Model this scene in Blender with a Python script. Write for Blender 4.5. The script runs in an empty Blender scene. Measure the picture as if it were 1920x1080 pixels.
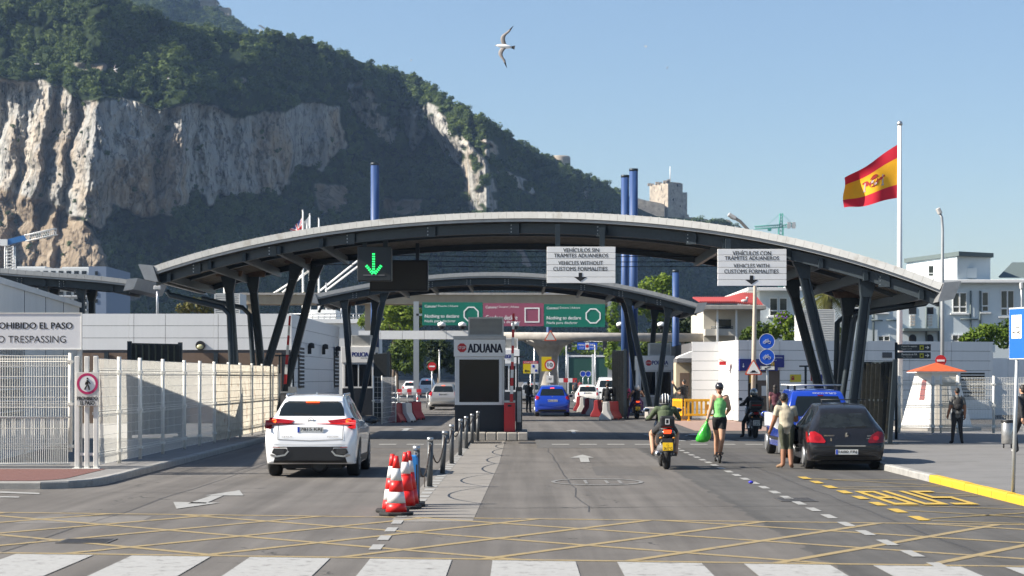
import bpy, bmesh, math, random
import numpy as np
from mathutils import Vector, Matrix, noise
from mathutils.bvhtree import BVHTree
PI = math.pi
random.seed(7)
S = bpy.context.scene
COL = S.collection
# ---------------------------------------------------------------- camera, sky, sun, exposure
F, CX, HY, CH = 3733.3, 970.0, 707.0, 2.0      # 70 mm lens on a full-frame sensor, lens 2 m above the road
cam_d = bpy.data.cameras.new('camera'); cam = bpy.data.objects.new('camera', cam_d); COL.objects.link(cam)
cam_d.lens = 70; cam_d.sensor_width = 36; cam_d.clip_start = 0.5; cam_d.clip_end = 12000
cam.location = (0, 0, CH); cam.rotation_euler = (PI/2, 0, 0)
cam_d.shift_x = -(CX-960)/1920; cam_d.shift_y = (HY-540)/1920
cam_d.dof.use_dof = True; cam_d.dof.focus_distance = 44; cam_d.dof.aperture_fstop = 4.0
S.camera = cam
SUN_EL, SUN_AZ = math.radians(37), math.radians(-99)
W = bpy.data.worlds.new("World"); S.world = W; W.use_nodes = True
nt = W.node_tree; sky = nt.nodes.new('ShaderNodeTexSky'); sky.sky_type = 'NISHITA'; sky.sun_disc = False
sky.sun_elevation = SUN_EL; sky.sun_rotation = SUN_AZ; sky.air_density = 1.0; sky.dust_density = .7; sky.ozone_density = 2.3
bg = nt.nodes['Background']; bg.inputs[1].default_value = 0.055
nt.links.new(sky.outputs[0], bg.inputs[0])
sl = bpy.data.lights.new('sun', 'SUN'); sl.energy = 4.4; sl.angle = math.radians(0.5); sl.color = (1, .92, .80)
so = bpy.data.objects.new('sun', sl); COL.objects.link(so)
so.rotation_euler = Vector((-math.sin(SUN_AZ)*math.cos(SUN_EL), -math.cos(SUN_AZ)*math.cos(SUN_EL), -math.sin(SUN_EL))).to_track_quat('-Z', 'Y').to_euler()
vs = S.view_settings; vs.view_transform = 'Standard'; vs.look = 'None'; vs.gamma = 1; vs.use_curve_mapping = False
vs.exposure = 1.35
HAZE = .00009
S.render.film_transparent = False
S.cycles.use_denoising = True; S.cycles.max_bounces = 8; S.cycles.volume_bounces = 1; S.cycles.transparent_max_bounces = 12
S.cycles.use_adaptive_sampling = True; S.cycles.adaptive_threshold = 0.01
S.cycles.caustics_reflective = False; S.cycles.caustics_refractive = False

# ---------------------------------------------------------------- helpers
def P(px, py, Y): return ((px-CX)*Y/F, Y, CH-(py-HY)*Y/F)
def G(px, py, z=0.0):
    Y = (CH-z)*F/(py-HY); return ((px-CX)*Y/F, Y, z)
def X_(px, Y): return (px-CX)*Y/F
def Z_(py, Y): return CH-(py-HY)*Y/F

MATS = {}
def M(name, col, rough=.6, metal=0., var=.08, scale=6., bump=0., bscale=60., coat=0., emit=None, spec=.5, streak=None, dirt=None):
    if name in MATS: return MATS[name]
    m = bpy.data.materials.new(name); m.use_nodes = True; n = m.node_tree.nodes; l = m.node_tree.links
    b = n['Principled BSDF']; b.inputs['Roughness'].default_value = rough; b.inputs['Metallic'].default_value = metal
    b.inputs['Coat Weight'].default_value = coat; b.inputs['Coat Roughness'].default_value = .05
    b.inputs['Specular IOR Level'].default_value = spec
    c = (*col, 1)
    tc = n.new('ShaderNodeTexCoord'); src = tc.outputs['Object']
    if streak:
        mp = n.new('ShaderNodeMapping'); mp.inputs['Scale'].default_value = streak; l.new(src, mp.inputs[0]); src = mp.outputs[0]
    if var > 0:
        t = n.new('ShaderNodeTexNoise'); t.inputs['Scale'].default_value = scale; t.inputs['Detail'].default_value = 5; t.inputs['Roughness'].default_value = .65
        l.new(src, t.inputs['Vector'])
        r = n.new('ShaderNodeValToRGB'); r.color_ramp.elements[0].position = .3; r.color_ramp.elements[1].position = .7
        r.color_ramp.elements[0].color = (*[max(0, v*(1-var)) for v in col], 1); r.color_ramp.elements[1].color = (*[min(1, v*(1+var)) for v in col], 1)
        l.new(t.outputs['Fac'], r.inputs[0]); out = r.outputs[0]
        if dirt:
            t2 = n.new('ShaderNodeTexNoise'); t2.inputs['Scale'].default_value = dirt[1]; t2.inputs['Detail'].default_value = 6; t2.inputs['Roughness'].default_value = .7
            l.new(src, t2.inputs['Vector'])
            r2 = n.new('ShaderNodeValToRGB'); r2.color_ramp.elements[0].position = dirt[2]; r2.color_ramp.elements[1].position = dirt[2]+.15
            l.new(t2.outputs['Fac'], r2.inputs[0])
            mx = n.new('ShaderNodeMix'); mx.data_type = 'RGBA'; l.new(r2.outputs[0], mx.inputs[0]); l.new(out, mx.inputs[6]); mx.inputs[7].default_value = (*dirt[0], 1); out = mx.outputs[2]
        l.new(out, b.inputs['Base Color'])
    else: b.inputs['Base Color'].default_value = c
    if bump > 0:
        t = n.new('ShaderNodeTexNoise'); t.inputs['Scale'].default_value = bscale; t.inputs['Detail'].default_value = 4; l.new(tc.outputs['Object'], t.inputs['Vector'])
        bp = n.new('ShaderNodeBump'); bp.inputs['Strength'].default_value = bump; bp.inputs['Distance'].default_value = .02
        l.new(t.outputs['Fac'], bp.inputs['Height']); l.new(bp.outputs[0], b.inputs['Normal'])
    if emit: b.inputs['Emission Color'].default_value = (*emit[0], 1); b.inputs['Emission Strength'].default_value = emit[1]
    MATS[name] = m; return m

ROOT = {}
def tag(o, label=None, cat=None, group=None, kind=None):
    if label: o['label'] = label
    if cat: o['category'] = cat
    if group: o['group'] = group
    if kind: o['kind'] = kind
    return o
def thing(name, label, cat, loc=(0, 0, 0), group=None):
    o = bpy.data.objects.new(name, None); o.empty_display_size = .1; COL.objects.link(o); o.location = loc; ROOT[o] = Vector(loc)
    return tag(o, label, cat, group)
def link(name, me, mats, parent=None, smooth=None):
    me.materials.clear()
    for m in (mats if isinstance(mats, (list, tuple)) else [mats]): me.materials.append(m)
    o = bpy.data.objects.new(name, me); COL.objects.link(o)
    if parent is not None: o.parent = parent; ROOT[o] = ROOT[parent]
    else: ROOT[o] = Vector((0, 0, 0))
    return o
class MB:
    def __init__(s): s.v = []; s.f = []; s.m = []; s.sm = []; s.cur = 0
    def add(s, vs, fs, sm=False):
        k = len(s.v); s.v += [tuple(v) for v in vs]; s.f += [tuple(i+k for i in f) for f in fs]; s.m += [s.cur]*len(fs); s.sm += [sm]*len(fs); return s
    def box(s, x0, x1, y0, y1, z0, z1, T=None):
        vs = [(x0,y0,z0),(x1,y0,z0),(x1,y1,z0),(x0,y1,z0),(x0,y0,z1),(x1,y0,z1),(x1,y1,z1),(x0,y1,z1)]
        if T is not None: vs = [T @ Vector(v) for v in vs]
        return s.add(vs, [(3,2,1,0),(4,5,6,7),(0,1,5,4),(1,2,6,5),(2,3,7,6),(3,0,4,7)])
    def hexa(s, b, t): return s.add(list(b)+list(t), [(3,2,1,0),(4,5,6,7),(0,1,5,4),(1,2,6,5),(2,3,7,6),(3,0,4,7)])
    def bar(s, a, b, w, h, up=(0, 0, 1)):
        a = Vector(a); b = Vector(b); d = (b-a).normalized(); u = Vector(up); r = d.cross(u)
        if r.length < 1e-4: r = d.cross(Vector((0, 1, 0)))
        r.normalize(); u = r.cross(d); q = [(-1,-1),(1,-1),(1,1),(-1,1)]
        return s.hexa([a+r*i*w/2+u*j*h/2 for i, j in q], [b+r*i*w/2+u*j*h/2 for i, j in q])
    def tube(s, pts, r, n=8, cap=True, sm=True):
        pts = [Vector(p) for p in pts]; rs = r if isinstance(r, (list, tuple)) else [r]*len(pts); vs = []; fs = []
        ref = None
        for i, p in enumerate(pts):
            d = (pts[min(i+1, len(pts)-1)]-pts[max(i-1, 0)]).normalized()
            if ref is None: ref = d.cross(Vector((0, 0, 1))) if abs(d.z) < .95 else d.cross(Vector((0, 1, 0)))
            u = (ref-d*ref.dot(d)).normalized(); w = d.cross(u); ref = u
            for k in range(n): a = 2*PI*k/n; vs.append(p+(u*math.cos(a)+w*math.sin(a))*rs[i])
        for i in range(len(pts)-1):
            for k in range(n): a = i*n+k; b = i*n+(k+1) % n; fs.append((a, b, b+n, a+n))
        s.add(vs, fs, sm)
        if cap and n > 2:
            k = len(s.v)-len(vs); s.f += [tuple(k+i for i in range(n))[::-1], tuple(k+len(vs)-n+i for i in range(n))]; s.m += [s.cur]*2; s.sm += [False]*2
        return s
    def lathe(s, prof, c, n=16, axis='z', sm=True):
        c = Vector(c); vs = []; fs = []
        for r, h in prof:
            for k in range(n):
                a = 2*PI*k/n; x, y = r*math.cos(a), r*math.sin(a)
                vs.append(c+Vector((x, y, h) if axis == 'z' else (h, x, y) if axis == 'x' else (x, h, y)))
        for i in range(len(prof)-1):
            for k in range(n): a = i*n+k; b = i*n+(k+1) % n; fs.append((a, b, b+n, a+n))
        s.add(vs, fs, sm); k = len(s.v)-len(vs)
        for q in (0, len(prof)-1):
            if prof[q][0] > 1e-4: s.f.append(tuple(k+q*n+i for i in range(n))); s.m.append(s.cur); s.sm.append(False)
        return s
    def poly(s, pts, ext):
        n = len(pts); e = Vector(ext); a = [Vector(p) for p in pts]; b = [p+e for p in a]
        return s.add(a+b, [tuple(range(n))[::-1], tuple(range(n, 2*n))]+[(i, (i+1) % n, (i+1) % n+n, i+n) for i in range(n)])
    def xz(s, pts, y, t): return s.poly([(x, y, z) for x, z in pts], (0, t, 0))
    def ball(s, c, r, n=10, m=7, sm=True):
        c = Vector(c); r = Vector(r) if isinstance(r, (tuple, list)) else Vector((r, r, r)); vs = []; fs = []
        for i in range(m+1):
            t = PI*i/m
            for k in range(n): a = 2*PI*k/n; vs.append(c+Vector((r.x*math.sin(t)*math.cos(a), r.y*math.sin(t)*math.sin(a), r.z*math.cos(t))))
        for i in range(m):
            for k in range(n): a = i*n+k; b = i*n+(k+1) % n; fs.append((a, a+n, b+n, b))
        return s.add(vs, fs, sm)
    def mesh(s, name, off=(0, 0, 0)):
        me = bpy.data.meshes.new(name); o = Vector(off)
        me.from_pydata([tuple(Vector(v)-o) for v in s.v], [], s.f); me.polygons.foreach_set('use_smooth', s.sm)
        bm = bmesh.new(); bm.from_mesh(me); bmesh.ops.recalc_face_normals(bm, faces=bm.faces)
        bm.to_mesh(me); bm.free(); return me
    def build(s, name, mats, parent=None):
        me = s.mesh(name, ROOT[parent] if parent is not None else (0, 0, 0)); o = link(name, me, mats, parent)
        if len(me.materials) > 1: me.polygons.foreach_set('material_index', s.m)
        return o
def box(name, mat, parent, *a): return MB().box(*a).build(name, mat, parent)
def copy_tree(o, label=None, loc=None, rz=None, parent=None):
    c = o.copy(); COL.objects.link(c); ROOT[c] = ROOT.get(o, Vector((0,0,0)))
    if parent is not None: c.parent = parent
    for ch in o.children: copy_tree(ch, parent=c)
    if label: c['label'] = label
    if loc is not None: c.location = loc
    if rz is not None: c.rotation_euler = (0, 0, rz)
    return c
def bevel(o, w=.01, seg=2):
    m = o.modifiers.new('bevel', 'BEVEL'); m.width = w; m.segments = seg; m.limit_method = 'ANGLE'; return o
FONT = {}
def text_mesh(s, bold=0.0):
    k = (s, bold)
    if k in FONT: return FONT[k]
    cu = bpy.data.curves.new('t', 'FONT'); cu.body = s; cu.offset = bold; cu.resolution_u = 3; cu.align_x = 'CENTER'
    o = bpy.data.objects.new('t', cu); me = bpy.data.meshes.new_from_object(o)
    v = np.array([x.co[:] for x in me.vertices]); f = [tuple(p.vertices) for p in me.polygons]
    bpy.data.objects.remove(o); bpy.data.meshes.remove(me); FONT[k] = (v, f); return FONT[k]
def txt(s, x0, x1, z0, z1, y, mat, parent, bold=0., T=None, name='lettering'):
    """lettering fitted into x0..x1, z0..z1 on a face looking towards -Y (or through T)"""
    v, f = text_mesh(s, 0.0); lo = v.min(0); hi = v.max(0)
    vs = [Vector((x0+(p[0]-lo[0])/(hi[0]-lo[0])*(x1-x0), y, z0+(p[1]-lo[1])/(hi[1]-lo[1])*(z1-z0))) for p in v]
    if T is not None: vs = [T @ p for p in vs]
    b = MB(); b.add(vs, f)
    if bold > 0 and len(s) > 1:      # a second strike a little to the side makes the strokes heavier
        for k in range(1, min(4, 1+math.ceil(bold/.014))):
            d = Vector((.036*k*(z1-z0), -.0006*k, .012*(z1-z0)*(k % 2))); d = T.to_3x3() @ d if T is not None else d; b.add([p+d for p in vs], f)
    o = b.build(name, mat, parent); return o
def disc(b, cx, cz, r, y, t, n=24, r0=0, rot=0):
    if r0 <= 0: return b.xz([(cx+r*math.cos(2*PI*k/n+rot), cz+r*math.sin(2*PI*k/n+rot)) for k in range(n)], y, t)
    vs = []; fs = []
    for k in range(n):
        a = 2*PI*k/n+rot; c, q = math.cos(a), math.sin(a)
        vs += [(cx+r*c, y, cz+r*q), (cx+r0*c, y, cz+r0*q), (cx+r0*c, y+t, cz+r0*q), (cx+r*c, y+t, cz+r*q)]
    for k in range(n):
        a = 4*k; d = 4*((k+1) % n); fs += [(a, d, d+1, a+1), (a+1, d+1, d+2, a+2), (a+2, d+2, d+3, a+3), (a+3, d+3, d, a)]
    return b.add(vs, fs)
def rot_at(x, y, a): return Matrix.Translation((x, y, 0)) @ Matrix.Rotation(a, 4, 'Z')

# common materials
WHITE = M('white_paint', (.84, .84, .82), .45, var=.05); BLACK = M('black_paint', (.012, .012, .014), .4, var=.1)
RUBBER = M('rubber', (.015, .015, .015), .8, var=.2, scale=30); STEEL = M('galvanised_steel', (.45, .46, .47), .4, .8, .1, 20)
NAVY = M('dark_steel', (.026, .037, .046), .45, .2, .15, 12, spec=.45, dirt=((.055, .06, .06), 1.6, .6)); GLASS = M('dark_glass', (.008, .009, .011), .05, var=0, spec=.3)
CHROME = M('chrome', (.75, .75, .76), .12, 1, 0); RED = M('red_paint', (.55, .02, .025), .4, var=.05); PLATEW = M('plate_white', (.75, .75, .72), .4, var=0)
BLUE = M('sign_blue', (.01, .06, .5), .4, var=.05); YEL = M('yellow_paint', (.65, .37, .02), .6, var=.12); GREYP = M('grey_plastic', (.12, .12, .125), .6)
CONC = M('concrete', (.36, .34, .31), .9, var=.18, scale=3, bump=.2); INK = M('black_ink', (.01, .01, .012), .6, var=0); LGREY = M('light_grey', (.5, .5, .49), .5)
# ================================================================ ground
def asphalt():
    m = bpy.data.materials.new('asphalt'); m.use_nodes = True; n = m.node_tree.nodes; l = m.node_tree.links; b = n['Principled BSDF']
    tc = n.new('ShaderNodeTexCoord'); sx = n.new('ShaderNodeSeparateXYZ'); l.new(tc.outputs['Object'], sx.inputs[0])
    def nz(scale, detail, rough=.6, sc=None):
        t = n.new('ShaderNodeTexNoise'); t.inputs['Scale'].default_value = scale; t.inputs['Detail'].default_value = detail; t.inputs['Roughness'].default_value = rough
        if sc:
            mp = n.new('ShaderNodeMapping'); mp.inputs['Scale'].default_value = sc; l.new(tc.outputs['Object'], mp.inputs[0]); l.new(mp.outputs[0], t.inputs['Vector'])
        else: l.new(tc.outputs['Object'], t.inputs['Vector'])
        return t.outputs['Fac']
    def ramp(f, a, ca, c, cb):
        r = n.new('ShaderNodeValToRGB'); r.color_ramp.elements[0].position = a; r.color_ramp.elements[1].position = c
        r.color_ramp.elements[0].color = (*ca, 1); r.color_ramp.elements[1].color = (*cb, 1); l.new(f, r.inputs[0]); return r.outputs[0]
    def mix(fac, a, c, mode='MIX'):
        x = n.new('ShaderNodeMix'); x.data_type = 'RGBA'; x.blend_type = mode
        if isinstance(fac, float): x.inputs[0].default_value = fac
        else: l.new(fac, x.inputs[0])
        for i, q in ((6, a), (7, c)):
            if isinstance(q, tuple): x.inputs[i].default_value = (*q, 1)
            else: l.new(q, x.inputs[i])
        return x.outputs[2]
    def math_(op, a, c=None):
        x = n.new('ShaderNodeMath'); x.operation = op
        for i, q in enumerate((a, c)):
            if q is None: continue
            if isinstance(q, (int, float)): x.inputs[i].default_value = q
            else: l.new(q, x.inputs[i])
        return x.outputs[0]
    light = ramp(nz(.5, 6), .3, (.108, .1, .092), .72, (.146, .136, .125))
    dark = ramp(nz(.8, 6), .3, (.072, .07, .067), .7, (.1, .096, .091))
    edge = math_('ADD', sx.outputs[0], math_('MULTIPLY', nz(1.2, 4), .5))
    fac = math_('GREATER_THAN', edge, 3.6)
    c = mix(fac, light, dark)
    # tyre-worn streaks along the lanes, oil spots, fine grain
    st = ramp(nz(1., 5, .6, (2.2, .05, 1)), .35, (.76, .76, .76), .65, (1.12, 1.12, 1.12)); c = mix(1., c, st, 'MULTIPLY')
    sp = ramp(nz(3.5, 6, .7), .68, (1, 1, 1), .78, (.6, .6, .6)); c = mix(1., c, sp, 'MULTIPLY')
    gr = ramp(nz(55, 4, .85), .3, (.72, .72, .72), .7, (1.28, 1.28, 1.28)); c = mix(1., c, gr, 'MULTIPLY')
    vo = n.new('ShaderNodeTexVoronoi'); vo.feature = 'DISTANCE_TO_EDGE'; vo.inputs['Scale'].default_value = .16
    wv = n.new('ShaderNodeVectorMath'); wv.operation = 'ADD'
    t = n.new('ShaderNodeTexNoise'); t.inputs['Scale'].default_value = 1.5; t.inputs['Detail'].default_value = 5; l.new(tc.outputs['Object'], t.inputs['Vector'])
    l.new(tc.outputs['Object'], wv.inputs[0]); l.new(t.outputs['Color'], wv.inputs[1]); l.new(wv.outputs[0], vo.inputs['Vector'])
    ck = math_('MULTIPLY', math_('LESS_THAN', vo.outputs['Distance'], .0022), math_('GREATER_THAN', nz(.3, 2), .52))
    c = mix(ck, c, (.05, .048, .045))
    l.new(c, b.inputs['Base Color']); b.inputs['Roughness'].default_value = .85; b.inputs['Specular IOR Level'].default_value = .3
    bp = n.new('ShaderNodeBump'); bp.inputs['Strength'].default_value = .35; bp.inputs['Distance'].default_value = .01; l.new(nz(120, 2), bp.inputs['Height']); l.new(bp.outputs[0], b.inputs['Normal'])
    return m
g = MB(); g.add([(-3500, -200, 0), (3500, -200, 0), (3500, 4500, 0), (-3500, 4500, 0)], [(0, 1, 2, 3)])
tag(g.build('ground', asphalt()), kind='structure')
def worn(name, col, pos=.56):
    m = M(name, col, .7, var=.1, scale=12, dirt=((.14, .133, .124), 5., pos)); return m
MARK = worn('road_white', (.30, .30, .288)); ZEB = worn('crossing_white', (.33, .33, .32), .54); YLINE = worn('road_yellow', (.29, .22, .105), .53); YBUS = worn('bus_yellow', (.46, .31, .05), .58)
SLAB = M('median_concrete', (.2, .187, .17), .9, var=.12, scale=2., bump=.2, dirt=((.145, .136, .124), 1.2, .55))
def sheet(name, polys, mat, z=.008, label=None):
    b = MB()
    for p in polys: b.add([(x, y, z) for x, y in p], [tuple(range(len(p)))])
    return tag(b.build(name, mat), kind='structure')
def stroke(x0, y0, x1, y1, w):
    d = Vector((x1-x0, y1-y0)).normalized(); q = Vector((-d.y, d.x))*w/2
    return [(x0-q.x, y0-q.y), (x1-q.x, y1-q.y), (x1+q.x, y1+q.y), (x0+q.x, y0+q.y)]
seams = []
for a_, c_ in (((-5.9, 22), (-5.6, 62)), ((1.05, 29.5), (.8, 62)), ((-7.5, 34.3), (-1.8, 34.6)), ((-.4, 46.5), (4.2, 46.2)), ((5.2, 22), (5.35, 56)), ((-.5, 30.4), (7.6, 31.1))):
    n_ = 26; P0, P1 = Vector(a_), Vector(c_); pp_ = [P0+(P1-P0)*k/n_+Vector((noise.noise((k*.5, P0.x, 0))*.12, noise.noise((k*.5, P0.y, 5))*.12)) for k in range(n_+1)]
    for k in range(n_): seams.append(stroke(*pp_[k], *pp_[k+1], .022+.018*abs(noise.noise((k*.7, 3, P0.x)))))
sheet('asphalt_seams', seams, M('tar_seam', (.05, .047, .044), .6, var=.2), .0025)
for nm_, pl_, cl_ in (('asphalt_patch', [[(1.6, 40.5), (2.9, 40.4), (2.95, 44.6), (1.65, 44.5)], [(-4.6, 52), (-3.2, 52), (-3.2, 54.5), (-4.6, 54.4)]], (.085, .08, .075)), ('asphalt_patch', [[(-6.9, 27.2), (-5.2, 27.3), (-5.25, 28.6), (-6.85, 28.5)]], (.15, .141, .13))): sheet(nm_, pl_, M('patch_%d' % int(cl_[0]*1000), cl_, .9, var=.18, scale=4, bump=.3), .0018)
sheet('median_strip', [[(-1.75, 27.5), (-.62, 27.5), (-.42, 46), (-.38, 62.6), (-1.45, 62.6), (-1.75, 40)]], SLAB, .004)
# zebra crossing, box junction, lane dashes
zb = []
for k in range(-8, 12):
    x0 = -2.96+1.345*k; yt = lambda x: 21.62-.145*x
    zb.append([(x0, 15), (x0+.9, 15), (x0+.9, yt(x0+.9)), (x0, yt(x0))])
sheet('zebra_crossing', zb, ZEB)
yl = []
top = lambda x: 28.1-.17*x; bot = lambda x: 21.62-.145*x+.16
yl.append(stroke(-22, top(-22), 14, top(14), .13)); yl.append(stroke(-22, bot(-22), 14, bot(14), .13))
for s_, c0, nn in ((-.92, 21.8, 26), (1.5, 38., 34)):
    for k in range(-nn, nn):
        c = c0+2.6*k; xs = []
        for a, q in ((-.17, 28.1), (-.145, 21.78)): xs.append((q-c)/(s_-a))
        x0, x1 = sorted(xs)
        if x1 < -22 or x0 > 13: continue
        x0 = max(x0, -22); x1 = min(x1, 13); yl.append(stroke(x0, s_*x0+c, x1, s_*x1+c, .13))
b = MB()
for i, p in enumerate(yl): b.add([(x, y, .004+.00006*i) for x, y in p], [(0, 1, 2, 3)])
tag(b.build('box_junction_lines', YLINE), kind='structure')
dz = [[(4.39, 20.6+1.5*k), (4.53, 20.6+1.5*k), (4.53, 21.4+1.5*k), (4.39, 21.4+1.5*k)] for k in range(0, 33)]
dz += [[(-1.72, 23+1.35*k), (-1.58, 23+1.35*k), (-1.58, 23.7+1.35*k), (-1.72, 23.7+1.35*k)] for k in range(0, 5)]
dz += [[(-1.66+.004*k, 31+1.*k), (-1.48+.004*k, 31+1.*k), (-1.48+.004*k, 31.6+1.*k), (-1.66+.004*k, 31.6+1.*k)] for k in range(0, 31)]
b = MB()
for p in dz: b.add([(x, y, .0085) for x, y in p], [(0, 1, 2, 3)])
tag(b.build('lane_dashes', MARK), kind='structure')
def gp(pts): return [G(px, py)[:2] for px, py in pts]
ar = [gp([(325, 942), (412, 943.5), (331, 955)]), gp([(385, 930), (449, 920), (457, 930)]), gp([(352, 945), (385, 945), (420, 929.5), (398, 929.5)])]
ar += [gp([(1069, 858.7), (1092, 853), (1114, 858.7)]), gp([(1086, 858.5), (1103, 858.5), (1106, 867), (1089, 867)])]
ar += [gp([(1060, 808.5), (1074, 806), (1086, 808.5)]), gp([(1071, 808.4), (1078, 808.4), (1080, 813), (1073, 813)])]
ar += [gp([(745, 805), (764, 803), (778, 805)]), gp([(757, 805), (768, 805), (762, 809), (752, 809)])]
ar += [gp([(1282, 818), (1300, 813), (1336, 819)]), gp([(1288, 816.5), (1316, 816.5), (1318, 818.5), (1290, 818.5)])]
ar += [gp([(0, 922), (74, 925), (74, 927.5), (0, 925)]), gp([(0, 931), (36, 932), (36, 934), (0, 933.5)])]
sheet('lane_arrows', ar, MARK, .0095)
el = []
for k in range(40):
    a0, a1 = 2*PI*k/40, 2*PI*(k+1)/40
    el.append([(1.52+.88*math.cos(a0), 37.9+1.25*math.sin(a0)), (1.52+.88*math.cos(a1), 37.9+1.25*math.sin(a1)), (1.52+.8*math.cos(a1), 37.9+1.05*math.sin(a1)), (1.52+.8*math.cos(a0), 37.9+1.05*math.sin(a0))])
el += [stroke(1.3, 37.2, 1.3, 38.5, .06), stroke(1.7, 37.2, 1.7, 38.5, .06), stroke(1.7, 38.5, 1.95, 38.5, .1), stroke(1.95, 37.2, 1.95, 38.5, .06), stroke(1.7, 37.2, 1.95, 37.2, .1)]
sheet('speed_roundel', el, worn('road_white_worn', (.2, .2, .195), .46), .009)
# bus bay
by = [[(5.58, 28.1+1.6*k-.45), (5.75, 28.1+1.6*k-.45), (5.75, 28.1+1.6*k+.4), (5.58, 28.1+1.6*k+.4)] for k in range(8)]
BUS = {'B': [(0, 0, 0, 1), (0, 1, .8, 1), (.8, .5, .8, 1), (0, .5, .8, .5), (.9, 0, .9, .5), (0, 0, .9, 0)], 'U': [(0, 0, 0, 1), (0, 0, .9, 0), (.9, 0, .9, 1)], 'S': [(0, 0, .9, 0), (.9, 0, .9, .5), (0, .5, .9, .5), (0, .5, 0, 1), (0, 1, .9, 1)]}
for i, ch in enumerate('BUS'):
    for (a, c, d, e) in BUS[ch]:
        x0, y0, x1, y1 = 5.92+.47*i+a*.32, 31.2+c*3.3, 5.92+.47*i+d*.32, 31.2+e*3.3
        if x0 == x1: by.append(stroke(x0, y0-.2, x1, y1+.2, .1))
        else: by.append(stroke(x0-.05, y0, x1+.05, y1, .42))
b = MB()
for i, p in enumerate(by): b.add([(x, y, .012+.0004*i) for x, y in p], [(0, 1, 2, 3)])
tag(b.build('bus_bay_letters', YBUS), kind='structure')
zz = [stroke(5.7, 39.3, 7.75, 36.5, .07), stroke(5.7, 38.8, 7.75, 38.6, .07), stroke(7.75, 36.3, 5.7, 36., .07), stroke(5.7, 35.7, 7.75, 33.8, .07), stroke(7.75, 33.5, 7.2, 33.2, .07),
      stroke(5.8, 31., 7.7, 30., .07), stroke(5.8, 29.8, 7.7, 27.8, .07), stroke(5.75, 28., 7.7, 29.4, .07), stroke(5.75, 27.6, 7.7, 26.7, .07)]
sheet('bus_bay_zigzag', zz, worn('bus_yellow_thin', (.3, .22, .07), .54), .009)
# road hump under the canopy: low asphalt table with white teeth
HUMP = M('hump_asphalt', (.09, .088, .086), .85, var=.15, scale=3, bump=.3)
b = MB()
for x0, x1 in ((-7.6, -1.45), (.55, 8.2)):
    b.add([(x0, 56, .004), (x1, 56, .004), (x0, 57, .05), (x1, 57, .05), (x0, 62, .05), (x1, 62, .05), (x0, 63, .004), (x1, 63, .004)], [(0, 1, 3, 2), (2, 3, 5, 4), (4, 5, 7, 6)])
tag(b.build('road_hump', HUMP), kind='structure')
th = []
for k in range(9):
    x = 1.0+.8*k; th.append([(x, 57.3), (x+.5, 57.3), (x+.5, 57.9), (x, 57.9)])
for k in range(7): x = -7.2+.8*k; th.append([(x, 57.3), (x+.5, 57.3), (x+.5, 57.9), (x, 57.9)])
for k in range(5): x = 4.6+.75*k; th.append([(x, 60.6), (x+.55, 60.6), (x+.45, 61.8), (x-.1, 61.8)])
sheet('hump_markings', th, MARK, .056)
# pavements with kerb stones
PAVE = M('paving', (.165, .162, .158), .85, var=.08, scale=1.2, bump=.15, dirt=((.13, .128, .124), .9, .52))
KERB = M('kerb_stone', (.3, .295, .28), .85, var=.15, scale=5, bump=.3, dirt=((.16, .15, .14), 4, .6)); KYEL = M('kerb_yellow', (.62, .38, .02), .75, var=.1, scale=5, bump=.3, dirt=((.12, .09, .04), 5, .6))
def pavement(name, pts, z=.13, mat=None):
    b = MB(); b.poly([(x, y, -.05) for x, y in pts], (0, 0, z+.05)); return tag(b.build(name, mat or PAVE), kind='structure')
def kerb(name, path, pick, side):
    k = bpy.data.objects.new(name, None); COL.objects.link(k); ROOT[k] = Vector((0, 0, 0)); tag(k, kind='structure'); cache = {}
    for i in range(len(path)-1):
        a, c = Vector(path[i]), Vector(path[i+1]); L = (c-a).length; n = max(1, round(L/1.0)); d = (c-a)/n; q = Vector((-d.y, d.x)).normalized()*.16*side
        for j in range(n):
            p0 = a+d*(j+.008); p1 = a+d*(j+.992); h = .135+.004*math.sin(j*2.3+i)
            m = pick((p0+p1)/2); mb = MB(); e = q*.12
            mb.add([(*(p0), -.05), (*(p1), -.05), (*(p1+q), -.05), (*(p0+q), -.05), (*p0, h-.025), (*p1, h-.025), (*(p0+e), h), (*(p1+e), h), (*(p0+q), h), (*(p1+q), h)],
                   [(0, 1, 5, 4), (4, 5, 7, 6), (6, 7, 9, 8), (1, 2, 9, 7, 5), (3, 0, 4, 6, 8), (2, 3, 8, 9)])
            mb.build('kerb_stone', m, k)
pavement('right_pavement', [(8.01, 10), (8.02, 44), (8.6, 46.5), (8.6, 66), (9.2, 69), (60, 69), (60, 10)])
kerb('right_kerb', [(7.85, 18), (7.86, 44), (8.44, 46.5), (8.44, 66)], lambda p: KYEL if p.y < 38.4 else KERB, -1)
lp = [(-7.8, 84), (-7.78, 60), (-7.66, 37.2), (-7.75, 36.3), (-8.05, 35.75), (-8.5, 35.5), (-30, 35.4)]
pavement('left_pavement', [(-30, 35.55), (-8.5, 35.65), (-8.15, 35.88), (-7.88, 36.4), (-7.8, 37.3), (-7.92, 60), (-7.94, 84), (-45, 84), (-45, 35.6)], mat=M('left_paving', (.19, .185, .18), .85, var=.12, scale=1.5, bump=.2))
kerb('left_kerb', lp, lambda p: KERB, -1)
sheet('red_paving', [[(-30, 35.8), (-8.7, 35.8), (-8.45, 36.1), (-8.3, 36.6), (-8.35, 40.4), (-30, 40.4)]], M('red_tiles', (.14, .062, .052), .85, var=.18, scale=8, bump=.6, bscale=30), .137)
sheet('far_red_paving', [[(6.6, 74), (9.9, 74), (9.9, 93), (6.9, 93)]], M('far_red', (.3, .2, .16), .85, var=.15, scale=3), .006)
IRON = M('cast_iron', (.09, .085, .08), .6, .3, .2, 20)
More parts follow.
